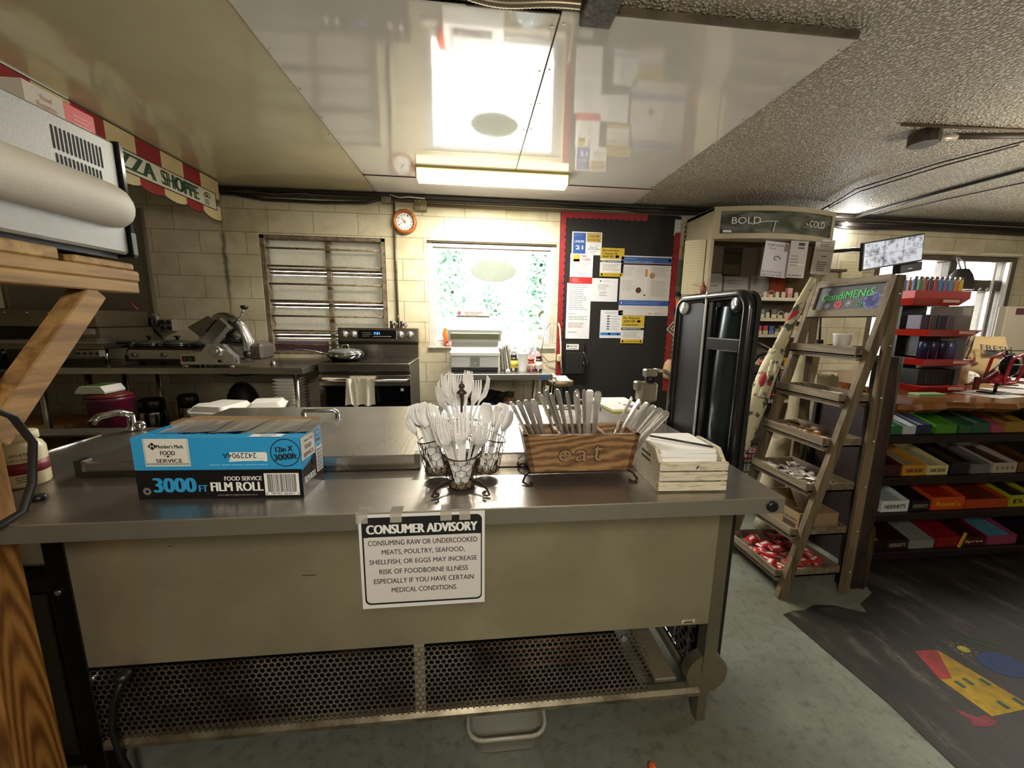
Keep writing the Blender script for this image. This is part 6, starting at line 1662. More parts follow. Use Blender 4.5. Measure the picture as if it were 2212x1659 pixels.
# packets in the trays
rp = random.Random(4)
def packets(name, label, cat, grp, tray, n, cols, L, Wd, y0=1.51, y1=1.82, x0=.02, x1=.95, hz=.012, th=.006):
    z = TZ[tray] + .009; xf, xb = lx(z) - .035, 1.75
    protos = []
    for c_ in cols:
        m = MB(mat(c_, .35, col2=cols[-1] if len(cols) > 1 else None, vs=60)); 
        m.loft([[(-L / 2, -Wd / 2, 0), (L / 2, -Wd / 2, 0), (L / 2, Wd / 2, 0), (-L / 2, Wd / 2, 0)], [(-L / 2 * .7, -Wd / 2 * .7, th), (L / 2 * .7, -Wd / 2 * .7, th), (L / 2 * .7, Wd / 2 * .7, th), (-L / 2 * .7, Wd / 2 * .7, th)]], smooth=False)
        m.box(-L / 2 * .5, L / 2 * .5, -Wd / 2 * .35, Wd / 2 * .35, th, th + .0005, m=mat('d5cfc4', .5))
        protos.append(m)
    made = {}
    for i in range(n):
        k = i % len(cols); x = xf + (xb - xf) * rp.uniform(x0, x1); y = rp.uniform(y0 + L * .3, y1 - L * .3)
        lay = i // max(1, n // 3)
        if k not in made: o = made[k] = protos[k].single(name, label, cat, None, grp, False)
        else: o = made[k].copy(); C.objects.link(o)
        x = min(max(x, xf + .03), xb - .03)
        o.location = (x, y, z + .001 + hz * lay * .55 + .002 * rp.random()); o.rotation_euler = (rp.uniform(-.25, .25), rp.uniform(-.25, .25), rp.uniform(0, 6.28))
packets('ketchup_packet', 'red condiment packet in the lowest ladder tray', 'condiment packet', 'red packets in the lowest tray', 0, 34, ['a81f26', 'b5393a'], .075, .042, hz=.02)
packets('mustard_packet', 'pale yellow condiment packet in the second ladder tray from the floor', 'condiment packet', 'pale yellow packets in the second tray', 1, 7, ['c9b886'], .06, .035, 1.70, 1.82, .0, .3)
packets('creamer_packet', 'brown and white condiment packet in the third ladder tray from the floor', 'condiment packet', 'brown and white packets in the third tray', 2, 48, ['d0cbc2', '4a2320', 'c9c3b8'], .05, .026, hz=.014)
packets('sauce_packet', 'orange and tan condiment packet in the fourth ladder tray from the floor', 'condiment packet', 'orange and tan packets in the fourth tray', 3, 22, ['c08a52', 'b8692e', '7d4a26'], .06, .036, hz=.014)
packets('seasoning_packet', 'tan paper packet in the fifth ladder tray from the floor', 'condiment packet', 'tan packets in the fifth tray', 4, 9, ['8a744e', 'a89a7c'], .065, .045)
packets('sugar_packet', 'cream paper packet in the top ladder tray', 'condiment packet', 'cream packets in the top tray', 5, 10, ['c9b890', 'a88a5c'], .065, .04, hz=.02)
t = thing('pepper_carton', 'open brown CRUSHED RED PEPPER carton in the second ladder tray from the floor', 'carton', (1.63, 1.68, .312))
CB = mat('8d7654', .8)
m = MB(CB)
for a in ((1.535, 1.54, 1.515, 1.80, .312, .40), (1.735, 1.74, 1.515, 1.80, .312, .40), (1.54, 1.735, 1.515, 1.52, .312, .40), (1.54, 1.735, 1.795, 1.80, .312, .40), (1.54, 1.735, 1.52, 1.795, .312, .316)): m.box(*a)
LB = (1.535, 1.66, .356); 
m.text('Cortona', LB, NY_, Z_, -.0, .024, .07, .018, INK, .001, .02); m.text('CRUSHED RED PEPPER', LB, NY_, Z_, .07, .004, .13, .011, INK, .001)
for k in range(8): m.rect(LB, NY_, Z_, .06 + .009 * k, .065 + .009 * k, -.035, -.015, INK, .001)
m.rect(LB, NY_, Z_, .052, .135, -.04, -.038, INK, .001); m.rect(LB, NY_, Z_, .052, .135, -.013, -.011, INK, .001); m.build('tray_body', t)
m = MB(PAPER); m.quad((1.53, 1.8, .40), (1.53, 1.69, .385), (1.515, 1.69, .43), (1.515, 1.8, .45)); m.build('white_flap', t)
t = thing('paper_cup', 'white paper cup standing in the top ladder tray', 'cup', (1.725, 1.62, 1.159))
m = MB(WHITE); m.lathe([(0, 1.159), (.028, 1.159), (.036, 1.245), (.039, 1.247), (.034, 1.242), (.026, 1.165), (0, 1.163)], None, 18, (1.725, 1.62, 0)); m.build('cup_body', t)
SACK = mat('b8ab8c', .8, var=.25, vs=8, bump=.3, bs=30)
for i, (x, y, h_, r_) in enumerate(((2.0, 2.09, 1.16, .07), (2.17, 2.12, .98, .08), (1.86, 2.05, .62, .08))):
    m = MB(SACK); rings = []
    for j in range(10):
        z = h_ * j / 9; rr_ = r_ * (.85 + .2 * sin(j * 1.7 + i) * .5 + (.1 if j == 9 else 0))
        rings.append([(x + rr_ * cos(2 * pi * k / 14) * (1 + .08 * sin(3 * k + j)), y + rr_ * sin(2 * pi * k / 14), z + (.02 * sin(2 * k) if j == 9 else 0)) for k in range(14)])
    m.loft(rings); m.single('cloth_sack', ('tallest cream cloth sack standing behind the ladder shelf', 'cream cloth sack behind the ladder shelf, farther right', 'short bulging cream sack low behind the ladder shelf')[i], 'sack', (x, y, 0), 'cream sacks behind the ladder')
m = MB(mat('2a241c', .5)); m.tube([(2.07, 2.1, 1.33), (2.075, 2.09, 1.2)], .006); m.box(2.05, 2.1, 2.08, 2.1, 1.14, 1.2, b=.006); m.single('hanging_brush', 'dark handled brush standing in a sack behind the top ladder tray', 'brush', (2.07, 2.09, 1.14))

# floral bolster leaning along the ladder, in a black stand
def floral():
    mm, nt, b = newmat('floral_cloth'); v = coords(nt)
    n = N(nt, 'ShaderNodeTexNoise', Scale=20.0, Detail=4.0); nt.links.new(v, n.inputs['Vector'])
    r = N(nt, 'ShaderNodeValToRGB'); e = r.color_ramp.elements; e[0].position, e[1].position = .40, .47; e[0].color, e[1].color = lin('4a4f38'), lin('c9bf9d'); nt.links.new(n.outputs['Fac'], r.inputs['Fac'])
    n2 = N(nt, 'ShaderNodeTexNoise', Scale=7.0, Detail=2.0); nt.links.new(v, n2.inputs['Vector'])
    r2 = N(nt, 'ShaderNodeValToRGB'); r2.color_ramp.elements[0].position, r2.color_ramp.elements[1].position = .64, .67; nt.links.new(n2.outputs['Fac'], r2.inputs['Fac'])
    mx = N(nt, 'ShaderNodeMix', data_type='RGBA'); nt.links.new(r2.outputs['Color'], mx.inputs[0]); nt.links.new(r.outputs['Color'], mx.inputs[6]); mx.inputs[7].default_value = lin('a02f33'); nt.links.new(mx.outputs[2], b.inputs['Base Color']); b.inputs['Roughness'].default_value = .7
    return mm
FL = floral()
t = thing('floral_roll', 'tall floral cloth roll leaning against the left side of the ladder shelf', 'cloth roll', (1.50, 1.90, .5))
m = MB(FL); pts = [(1.50, 1.90, .52), (1.52, 1.89, .6), (1.575, 1.865, .85), (1.61, 1.845, 1.05), (1.635, 1.835, 1.15)]; m.tube(pts, [.05, .058, .055, .048, .04], n=16, flat=.8); m.build('lower_cover', t)
m = MB(FL); m.tube([(1.62, 1.835, 1.1), (1.66, 1.82, 1.25), (1.70, 1.80, 1.4), (1.735, 1.78, 1.52)], [.036, .03, .024, .018], n=14, flat=.6); m.tube([(1.58, 1.80, 1.0), (1.60, 1.80, 1.1), (1.56, 1.81, .9)], .02); m.build('upper_cover', t)
m = MB(mat('9c2a30', .7)); m.ball((1.575, 1.82, .99), .035, .025, .045); m.build('red_flower', t)
m = MB(mat('5a7a48', .7)); m.ball((1.60, 1.805, 1.07), .025, .02, .03); m.build('green_flower', t)
t.location.x -= .02; t.location.y += .03
m = MB(BLACK); m.lathe([(0, 0), (.085, 0), (.09, .54), (.085, .55), (.08, .5), (0, .48)], None, 20, (1.475, 1.97, 0)); m.single('umbrella_stand', 'black round stand at the foot of the floral roll', 'stand', (1.475, 1.97, 0))

# black wire cart with red baskets
t = thing('wire_cart', 'black wire basket cart with red lower baskets behind the ladder shelf', 'cart', (1.9, 2.4, 0))
for x in (1.70, 2.02):
    m = MB(BLACK); m.tube([(x, 2.3, .02), (x, 2.3, 1.0), (x, 2.32, 1.06)], .012); m.tube([(x, 2.55, .02), (x, 2.55, 1.0), (x, 2.5, 1.06)], .012); m.tube([(x, 2.32, 1.06), (x, 2.41, 1.1), (x, 2.5, 1.06)], .012); m.build('frame', t)
m = MB(mat('2f2d2b', .3, .5)); m.tube([(1.70, 2.3, 1.06), (1.74, 2.3, 1.14), (1.83, 2.3, 1.17), (1.92, 2.3, 1.13), (2.02, 2.3, 1.06)], .013); m.build('top_hoop', t)
for z0, z1 in ((.72, .95), (.28, .48)):
    m = MB(BLACK)
    for z in (z0, z0 + (z1 - z0) / 3, z0 + (z1 - z0) * 2 / 3, z1): m.tube([(1.68, 2.29, z), (2.04, 2.29, z), (2.04, 2.56, z), (1.68, 2.56, z)], .004, n=5, loop=True)
    for k in range(13): m.tube([(1.68 + .03 * k, 2.288, z0), (1.68 + .03 * k, 2.288, z1)], .0025, n=4)
    for k in range(8): m.tube([(1.678, 2.29 + .036 * k, z0), (1.678, 2.29 + .036 * k, z1)], .0025, n=4)
    for k in range(13): m.tube([(1.68 + .03 * k, 2.29, z0), (1.68 + .03 * k, 2.56, z0)], .0025, n=4)
    bsk = m.build('wire_basket', t)
    m = MB(mat('9c2622', .45)); m.tube([(1.682, 2.292, z0 + .1), (2.038, 2.292, z0 + .1), (2.038, 2.558, z0 + .1), (1.682, 2.558, z0 + .1)], .008, n=6, loop=True); m.build('red_liner', bsk)
for x in (1.70, 2.02):
    for y in (2.3, 2.55): m = MB(BLACK); m.lathe([(.03, x - .01), (.03, x + .01)], None, 14, (0, y, .03), 'x'); m.build('caster', t)
crumple('white_bag', 'white plastic bag in the upper basket of the black cart, left side', 'bag', (1.78, 2.4, .73), .05, .1, .12, mat('c9cdd4', .4), 12)
crumple('red_cloth', 'red and white packets in the upper basket of the black cart', 'packet', (1.95, 2.42, .73), .1, .1, .06, mat('a8322c', .5, col2='d0c9c4', vs=18), 13)
m = MB(DARK); m.ball((1.95, 2.43, .96), .09, .09, .05); m.single('knit_hat', 'black soft hat on top of the cart contents', 'hat', (1.95, 2.43, .91))
m = MB(mat('9c2a26', .6)); m.ball((2.02, 2.40, 1.03), .06, .05, .022); m.single('red_hat', 'red hat lying on the black hat in the cart', 'hat', (2.02, 2.4, 1.0))
m = MB(wood('a8906a', '5d4630', 'z', .8, 1)); m.box(1.80, 1.97, 2.60, 2.64, .7, 1.19, b=.006); m.single('bark_plank', 'pale rough bark plank standing behind the black cart hoop', 'plank', (1.88, 2.62, .7))
crumple('purple_bag', 'clear bag of purple things on the lower basket of the black cart', 'bag', (1.83, 2.4, .5), .09, .1, .11, mat('6a62a0', .3, col2='b8b4c4', vs=12), 14)
crumple('pink_bag', 'pink and white packets in the lower basket of the black cart', 'packet', (1.88, 2.42, .29), .12, .1, .07, mat('b88a8c', .4, col2='d0c9c4', vs=18), 15)

# ================================================================ live-edge shop counter with candy shelves
t = thing('tree_trunk_post', 'dark barked tree trunk post at the end of the candy counter', 'post', (1.89, 1.53, 0))
BARK = mat('3a2918', .8, col2='17100a', vs=22, bump=.8, bs=35, stretch=(1, 1, .3))
m = MB(BARK); rings = []
for j in range(14):
    z = 1.15 * j / 13
    rings.append([(1.89 + (.048 + .008 * sin(j * 1.3 + k) + (.012 if j == 0 else 0)) * cos(2 * pi * k / 16), 1.54 + (.048 + .007 * sin(j * .9 + 2 * k)) * sin(2 * pi * k / 16), z) for k in range(16)])
m.loft(rings); m.build('trunk', t)
m = MB(mat('8a6d48', .8, bump=.5, bs=40)); m.lathe([(.056, .0), (.058, .2), (.056, .3), (.05, .33)], None, 7, (1.897, 1.538, 0)); m.v = [v for v in m.v]; m.f = [f for f in m.f if len(f) == 4 and all(m.v[i][0] > 1.90 and m.v[i][1] < 1.56 for i in f)]; m.mi = [0] * len(m.f); m.sm = [True] * len(m.f); m.build('bare_patch', t)
t = thing('live_edge_counter', 'glossy live-edge wood counter over dark candy shelves', 'counter', (3.1, 2.1, 0))
LE = wood('8a5a30', '4a2a14', 'x', .18, .6)
m = MB(LE)
edge = [(1.955 + .06 * i, 1.515 - .02 * sin(i * .8) - .012 * sin(i * 2.1)) for i in range(48)]
rings = [[(x, y + .03, .885), (x, y, .905), (x, y + .012, .93), (x, 1.75 if x < 2.34 else 2.75, .93), (x, 1.75 if x < 2.34 else 2.75, .885)] for x, y in edge]
m.loft(rings, smooth=False); m.build('top_slab', t)
SH = mat('21100c', .55, var=.4, vs=10)
for z in (.736, .508, .305, .08):
    m = MB(SH); m.box(2.06, 4.7, 1.645, 1.97, z - .045, z - .003, b=.003); m.build('shelf', t)
m = MB(mat('0e0907', .7)); m.box(2.0, 4.7, 1.97, 1.99, 0, .885); m.build('back_panel', t)
m = MB(SH); m.box(2.02, 2.06, 1.66, 1.97, 0, .885); m.build('end_panel', t)
m = MB(SH); m.box(4.70, 4.75, 1.66, 2.7, 0, .885); m.build('end_panel', t)
m = MB(mat('120b08', .7)); m.box(2.06, 4.7, 1.72, 1.97, 0, .035); m.build('plinth', t)
# candy cartons
def candy(label, x0, x1, z, c_, bars, h=.06, txt=None, tc='e0ddd6', d=.2, lean=.06, tb=.02):
    tt = thing('candy_carton', label, 'candy carton', ((x0 + x1) / 2, 1.75, z), group='candy cartons on the counter shelves')
    y = 1.665; w = x1 - x0 - .006
    m = MB(mat(c_, .4)); m.box(x0, x0 + w, y, y + .003, z, z + h); m.prism([(y + .003, z), (y + d, z), (y + d, z + h + lean), (y + .003, z + h)], x0, x0 + .003, axis='x'); m.prism([(y + .003, z), (y + d, z), (y + d, z + h + lean), (y + .003, z + h)], x0 + w - .003, x0 + w, axis='x')
    m.box(x0, x0 + w, y + d, y + d + .003, z, z + h + lean); m.box(x0, x0 + w, y, y + d, z, z + .002)
    if txt: m.text(txt, (x0, y, z), X_, Z_, w / 2, h * .5, w * .75, min(h * .36, w * .2), mat(tc, .5), .001, tb)
    m.build('carton', tt)
    if bars:
        m = MB(mat(bars, .35, var=.35, vs=50))
        n = max(2, int(w / .03))
        for k in range(n):
            a = x0 + .005 + (w - .01) * k / n
            m.prism([(y + .008, z + .004), (y + d - .01, z + .004), (y + d - .01, z + h + lean * .5), (y + .012, z + h * .75)], a, a + (w - .01) / n * .85, axis='x')
        m.build('candy_bars', tt)
ZA, ZB_, ZC, ZD = .734, .506, .303, .078
for args in (('green and white gum carton at the left end of the top candy shelf', 2.13, 2.2, ZA, '2f6a3a', 'c9cfc4', .045), ('white and navy gum carton second on the top candy shelf', 2.2, 2.28, ZA, 'b8bcc0', '1a2440', .045), ('navy and white gum carton third on the top candy shelf', 2.28, 2.37, ZA, '1d2a4a', 'b8bcc4', .05),
             ('bright green gum carton on the top candy shelf', 2.39, 2.52, ZA, '4a8a22', '5d9a35', .05, None, 'e0ddd6', .2, .06), ('dull green gum carton right of the bright green one', 2.53, 2.61, ZA, '2f5f35', '7da58a', .045), ('green and silver gum carton on the top candy shelf', 2.61, 2.72, ZA, '2a5a40', 'a8b8aa', .055), ('pink and white gum carton on the top candy shelf', 2.725, 2.80, ZA, 'a84a62', 'c9b8bc', .045), ('golden gum carton at the right of the top candy shelf', 2.805, 2.94, ZA, 'a07a20', '7d5a1c', .06)):
    candy(*args)
for args in (('maroon chocolate carton at the left end of the second candy shelf', 2.13, 2.24, ZB_, '3d1614', '2a0f0d', .065), ('yellow candy bar carton on the second candy shelf', 2.245, 2.385, ZB_, 'c0861c', 'a8906a', .06, 'SNICKERS', '3d1f4a'), ('cream candy bar carton beside the yellow one', 2.39, 2.52, ZB_, 'c9bd86', 'bcae8a', .055, 'SNICKERS', '4a3020'), ('black carton with pale print on the second candy shelf', 2.53, 2.65, ZB_, '1a1512', '4a3a2a', .07), ('grey foil chocolate carton on the second candy shelf', 2.66, 2.78, ZB_, '6d6866', '5a5654', .055), ('white almond carton on the second candy shelf', 2.79, 2.945, ZB_, 'b0a696', '4a2a1c', .06, '* * * *', '7d5a3c'), ('brown carton at the right edge of the second candy shelf', 2.95, 3.08, ZB_, '5d3a1c', '4a2c16', .06)):
    candy(*args)
for args in (("white chocolate carton at the left end of the third candy shelf", 2.155, 2.325, ZC, 'cfd3d2', 'a8b0b0', .065, "HERSHEY'S", '1d1d1f'), ("black chocolate carton beside the white one", 2.33, 2.455, ZC, '1d1a1a', '14110f', .06, "HERSHEY'S", '8d8580'), ("neat orange peanut butter cup carton on the third candy shelf", 2.46, 2.665, ZC, 'c04a12', 'a82a10', .075, "Reese's", 'd8a82a'), ('torn orange carton on the third candy shelf', 2.67, 2.945, ZC, 'a83e14', '6d2a12', .055), ('yellow-green carton at the right end of the third candy shelf', 2.95, 3.12, ZC, 'a8a422', '2a2416', .07, 'Bu', '2a2a16')):
    candy(*args)
for args in (('black and orange carton at the left end of the lowest candy shelf', 2.13, 2.225, ZD, '1a1210', 'b06a1c', .06), ("dark brown chocolate carton on the lowest candy shelf", 2.23, 2.37, ZD, '2a1510', '241410', .06, "HERSHEY'S", '9c8a80'), ('grey foil carton on the lowest candy shelf', 2.375, 2.53, ZD, '7d827d', '8d8d88', .05), ('red licorice carton on the lowest candy shelf', 2.54, 2.69, ZD, '7d1418', '8a1418', .06), ('dark red sweets carton on the lowest candy shelf', 2.70, 2.86, ZD, '4a1014', '3a1214', .055, 'Spree', 'd8cf9a'), ('pink and blue carton at the right of the lowest candy shelf', 2.865, 3.06, ZD, '8a3a5a', '5a9ab0', .055)):
    candy(*args)
m = MB(mat('c9a02a', .5)); m.T = Matrix.Translation((2.685, 1.66, ZD + .03)) @ Matrix.Rotation(.3, 4, 'Y'); m.box(-.01, .01, -.003, 0, -.03, .06); m.T = None; m.single('yellow_tag', 'yellow shelf tag beside the red licorice carton', 'tag', (2.685, 1.66, ZD))

# lighter display rack with red trays
t = thing('lighter_rack', 'red and black stepped lighter display rack on the live-edge counter', 'display rack', (2.55, 1.92, .931))
m = MB(BLACK); m.box(2.46, 2.62, 1.98, 2.02, .931, 1.42); m.box(2.50, 2.64, 1.9, 1.98, 1.12, 1.24); m.build('back_column', t)
RT_ = mat('b3261a', .35)
rk_z = (.931, 1.075, 1.235, 1.40)
for i, z in enumerate(rk_z):
    x0, x1, y0, y1 = (2.40, 2.72, 1.78, 1.98) if i < 3 else (2.32, 2.66, 1.82, 2.0)
    m = MB(RT_); m.loft([[(x0 + .03, y0 + .03, z), (x1 - .02, y0 + .03, z), (x1 - .02, y1, z), (x0 + .03, y1, z)], [(x0, y0, z + .035), (x1, y0, z + .035), (x1, y1, z + .035), (x0, y1, z + .035)]], smooth=False)
    if i == 3: m.box(x0, x1, y0, y1, z + .035, z + .075)
    m.rect((x0 + .02, y0 + .012, z + .018), X_, Z_, .16, .26, -.004, .012, mat('d8a090', .5), .01); m.build('tray', t)
m = MB(clear('d8d6d0', .15, .8)); m.box(2.66, 2.665, 1.8, 2.02, .931, 1.40); m.build('acrylic_side', t)
LC = ('2f4f86', '4a8ab0', 'a8322a', '4a8a3a', 'c0702a', '3a7ac0', 'a8503a', 'c9a92a', '6d6a8a', '4a2a4a')
lp = None
for k in range(20):
    x = 2.345 + .031 * (k % 10); y = 1.85 + .05 * (k // 10)
    tt = thing('pocket_lighter', 'coloured pocket lighter standing in the top red tray of the rack', 'lighter', (x, y, 1.476), group='lighters in the top red tray')
    m = MB(mat(LC[(k * 3 + k // 10) % 10], .3)); m.box(x - .012, x + .012, y - .006, y + .006, 1.4755, 1.535, b=.003); m.build('lighter_body', tt)
    m = MB(CHROME); m.box(x - .01, x + .01, y - .005, y + .005, 1.535, 1.55); m.build('metal_top', tt)
for k in range(4):
    tt = thing('energy_can', 'slim dark tin standing on the second red tray of the rack, %s from the left' % ('first', 'second', 'third', 'fourth')[k], 'tin', (2.46 + .055 * k, 1.84, 1.111), group='tins on the second red tray')
    m = MB(mat(('1d2440', '3a2a4a', '23263a', '5a5f8a')[k], .25, .3)); m.lathe([(0, 1.111), (.024, 1.111), (.024, 1.2), (.02, 1.208), (0, 1.208)], None, 16, (2.46 + .055 * k, 1.84, 0)); m.build('tin_body', tt)
for k in range(5):
    m = MB(mat('171312', .3, var=.3, vs=40)); m.box(2.43 + .05 * k, 2.475 + .05 * k, 1.82, 1.92, .967, 1.055, b=.002); m.single('black_packet', 'black packet standing in the lowest red tray, %s from the left' % ('first', 'second', 'third', 'fourth', 'fifth')[k], 'packet', (2.45 + .05 * k, 1.87, .967), 'black packets in the lowest red tray')
for k in range(4):
    m = MB(mat(('4a3a52', '5a4a4a', '3a3a4a', '6a5a62')[k], .35)); m.box(2.44 + .055 * k, 2.485 + .055 * k, 1.86, 1.93, 1.271, 1.35, b=.002); m.single('blister_packet', 'dull purple packet on the third red tray, %s from the left' % ('first', 'second', 'third', 'fourth')[k], 'packet', (2.46 + .055 * k, 1.9, 1.271), 'packets on the third red tray')
m = MB(mat('8fb07a', .5)); m.box(2.30, 2.46, 1.70, 1.75, .9315, .94); m.single('green_slip', 'pale green strip lying before the red rack on the counter edge', 'strip', (2.38, 1.72, .931))
# things on the live-edge counter
t = thing('carved_figurine', 'tan carved animal figurine on the counter beside the red rack', 'figurine', (2.85, 1.95, .931))
TF = mat('b08c58', .6, col2='8a6438', vs=14)
m = MB(TF); m.tube([(2.85, 1.95, .931), (2.85, 1.95, .99), (2.87, 1.94, 1.04), (2.90, 1.93, 1.075)], [.06, .055, .035, .02], n=14); m.ball((2.915, 1.925, 1.08), .03, .022, .022); m.build('figure_body', t)
m = MB(TF); m.tube([(2.905, 1.915, 1.095), (2.90, 1.91, 1.13)], [.008, .002]); m.tube([(2.915, 1.94, 1.095), (2.915, 1.945, 1.13)], [.008, .002]); m.build('ears', t)
crumple('tissue_heap', 'crumpled white tissue beside the figurine on the counter', 'tissue', (3.0, 1.98, .931), .05, .04, .045, WHITE, 21)
for i, (x, y, rz) in enumerate(((2.75, 1.72, .2), (3.05, 1.8, -.3), (3.35, 1.95, .1), (3.45, 1.75, .4), (3.3, 2.25, -.1), (3.75, 2.2, .25))):
    m = MB(PAPER); m.T = Matrix.Translation((x, y, .9312 + .0006 * i)) @ Matrix.Rotation(rz, 4, 'Z'); m.box(-.12, .12, -.09, .09, 0, .0008); m.lines((0, 0, .0008), X_, Y_, -.1, .1, -.07, .07, 5, mat('a8a6a2', .6), .0004, .2, i); m.T = None
    m.single('loose_paper', ('white sheet nearest the counter edge before the red rack', 'white sheet beside the toy helicopter', 'white sheet right of the toy helicopter', 'white sheet at the right front edge of the counter', 'white sheet behind the toy helicopter', 'white sheet near the canvas bag')[i], 'paper', (x, y, .931), 'papers on the live-edge counter')
t = thing('toy_helicopter', 'red model helicopter with dark cockpit on a small stand', 'model helicopter', (2.83, 1.76, .934))
HY = 1.93
def HM(mm):
    q = MB(mm); q.T = Matrix.Translation((-.25, -.18, -.01)); return q
m = HM(BLACK); m.box(3.02, 3.14, 1.89, 1.97, .9345, .95, b=.003); m.tube([(3.08, 1.93, .95), (3.08, 1.93, 1.0)], .007); m.build('stand', t)
RH = mat('a8202c', .3)
m = HM(mat('11141c', .08)); m.ball((3.135, 1.93, 1.09), .042, .036, .06); m.box(3.10, 3.16, 1.893, 1.895, 1.10, 1.106, m=PAPER); m.build('cockpit', t)  # white bar paints the glint on the dark cockpit glass
m = HM(RH)
for dy in (-.04, .04): m.tube([(3.06, HY + dy, 1.03), (3.08, HY + dy, 1.13), (3.13, HY + dy, 1.158), (3.175, HY + dy * .8, 1.12), (3.18, HY + dy * .6, 1.06), (3.13, HY + dy, 1.005), (3.06, HY + dy, 1.0)], .007, loop=True)
m.ball((3.09, 1.93, 1.02), .05, .036, .028); m.build('body_shell', t)
m = HM(mat('5a141a', .4)); m.tube([(3.06, 1.93, 1.06), (2.99, 1.94, 1.0), (2.92, 1.95, .985)], [.014, .009, .006]); m.tube([(3.07, 1.93, 1.1), (3.0, 1.935, 1.03)], .004); m.box(2.955, 2.985, 1.935, 1.945, .96, 1.03); m.build('tail_boom', t)
m = HM(BLACK); m.tube([(3.03, 1.89, .995), (3.15, 1.89, .992)], .004); m.tube([(3.03, 1.97, .995), (3.15, 1.97, .992)], .004); m.tube([(3.1, 1.93, 1.15), (3.1, 1.93, 1.175)], .004); m.box(2.98, 3.22, 1.922, 1.938, 1.172, 1.176); m.build('rotor_and_skids', t)
t = thing('canvas_bag', 'cream canvas bag printed FRESH standing on the counter at the right', 'bag', (3.75, 2.45, .931))
m = MB(mat('b59c6c', .8, var=.15, vs=5, bump=.2, bs=60)); rings = []
for z, w, d in ((.931, .2, .1), (.98, .24, .11), (1.08, .235, .09), (1.17, .215, .05), (1.215, .2, .02)): rings.append([(3.78 + w * cos(2 * pi * k / 24) * 1.0 + .015 * sin(3 * k), 2.47 + d * sin(2 * pi * k / 24), z + .008 * sin(k * 1.3)) for k in range(24)])
m.loft(rings); m.text('FRESH', (3.76, 2.372, 1.135), Vector((1, .0, -.08)).normalized(), Vector((.05, .3, 1)).normalized(), 0, 0, .27, .04, INK, .004, .02); m.rect((3.80, 2.372, 1.10), Vector((1, 0, -.08)).normalized(), Vector((.05, .3, 1)).normalized(), -.13, .13, -.02, .012, INK, .006); m.build('bag_body', t)
t = thing('strap_bundle', 'bundle of dark leather straps beside the canvas bag', 'straps', (3.42, 2.4, .931))
SB = mat('33261e', .5, col2='6d5a48', vs=20)
for k in range(6):
    m = MB(SB); x = 3.36 + .035 * k; m.tube([(x, 2.4, .94), (x - .02, 2.38, 1.1), (x + .01, 2.36, 1.25 - .015 * (k % 3)), (x + .03, 2.38, 1.12), (x + .02, 2.4, .945)], .012, n=6, flat=.5); m.build('strap', t)
m = MB(mat('8a7862', .7)); m.ball((3.27, 2.45, 1.02), .05, .05, .085); m.single('cloth_doll', 'small pale cloth bundle left of the leather straps', 'bundle', (3.27, 2.45, .935))
m = MB(mat('5d3a22', .5)); m.box(3.08, 3.13, 2.2, 2.32, .9315, 1.12, b=.004); m.box(3.135, 3.16, 2.2, 2.32, .9315, 1.14, m=WHITE, b=.002); m.single('brown_box', 'narrow brown and white box standing behind the figurine', 'box', (3.1, 2.26, .931))
m = MB(DARK); m.box(3.9, 4.5, 2.30, 2.45, .9315, .99, b=.02); m.single('dark_case', 'low dark case lying at the right end of the live-edge counter', 'case', (4.2, 2.38, .931))
m = MB(mat('aaa08c', .5)); m.box(4.63, 4.9, 2.9, 2.96, 1.0, 1.47, b=.006); m.box(4.72, 4.80, 2.897, 2.901, 1.40, 1.455, m=mat('4a2226', .5)); m.box(4.50, 4.9, 2.86, 3.2, 0, 1.0, m=mat('6d6252', .6)); m.single('cream_cabinet', 'cream cabinet with small dark plate at the right edge by the doorway', 'cabinet', (4.7, 3.0, 0))

# security monitor, handbag and lamps on the right
def cctv():
    mm, nt, b = newmat('monitor_picture'); v = coords(nt, (1, 1, 1))
    vo = N(nt, 'ShaderNodeTexVoronoi', Scale=26.0); nt.links.new(v, vo.inputs['Vector'])
    n = N(nt, 'ShaderNodeTexNoise', Scale=7.0, Detail=8.0, Roughness=.7); nt.links.new(v, n.inputs['Vector'])
    ml = N(nt, 'ShaderNodeMath', operation='MULTIPLY'); nt.links.new(vo.outputs['Distance'], ml.inputs[0]); ml.inputs[1].default_value = .25
    ad = N(nt, 'ShaderNodeMath', operation='ADD'); nt.links.new(n.outputs['Fac'], ad.inputs[0]); nt.links.new(ml.outputs[0], ad.inputs[1])
    r = N(nt, 'ShaderNodeValToRGB'); r.color_ramp.elements[0].position, r.color_ramp.elements[1].position = .42, .66; r.color_ramp.elements[0].color, r.color_ramp.elements[1].color = lin('3a4450'), lin('dcdce0'); nt.links.new(ad.outputs[0], r.inputs['Fac'])
    b.inputs['Base Color'].default_value = (0, 0, 0, 1); nt.links.new(r.outputs['Color'], b.inputs['Emission Color']); b.inputs['Emission Strength'].default_value = .85; b.inputs['Roughness'].default_value = .15
    return mm
t = thing('security_monitor', 'tilted flat security monitor showing camera pictures', 'monitor', (3.54, 3.0, 1.8), world=True)
MT = Matrix.Translation((3.545, 3.0, 1.905)) @ Matrix.Rotation(radians(-10), 4, 'Y') @ Matrix.Rotation(radians(4), 4, 'X')
m = MB(BLACK); m.T = MT; m.box(-.285, .285, 0, .03, -.115, .115, b=.004); m.box(-.1, .16, .03, .06, -.08, .06, b=.01); m.build('case', t)
m = MB(cctv()); m.T = MT; m.box(-.272, .272, -.003, 0, -.1, .104)
for a in (-.09, .091): m.box(a - .001, a + .001, -.004, -.003, -.1, .104, m=DARK)
m.box(-.272, .272, -.004, -.003, .0, .002, m=DARK); m.build('screen', t)
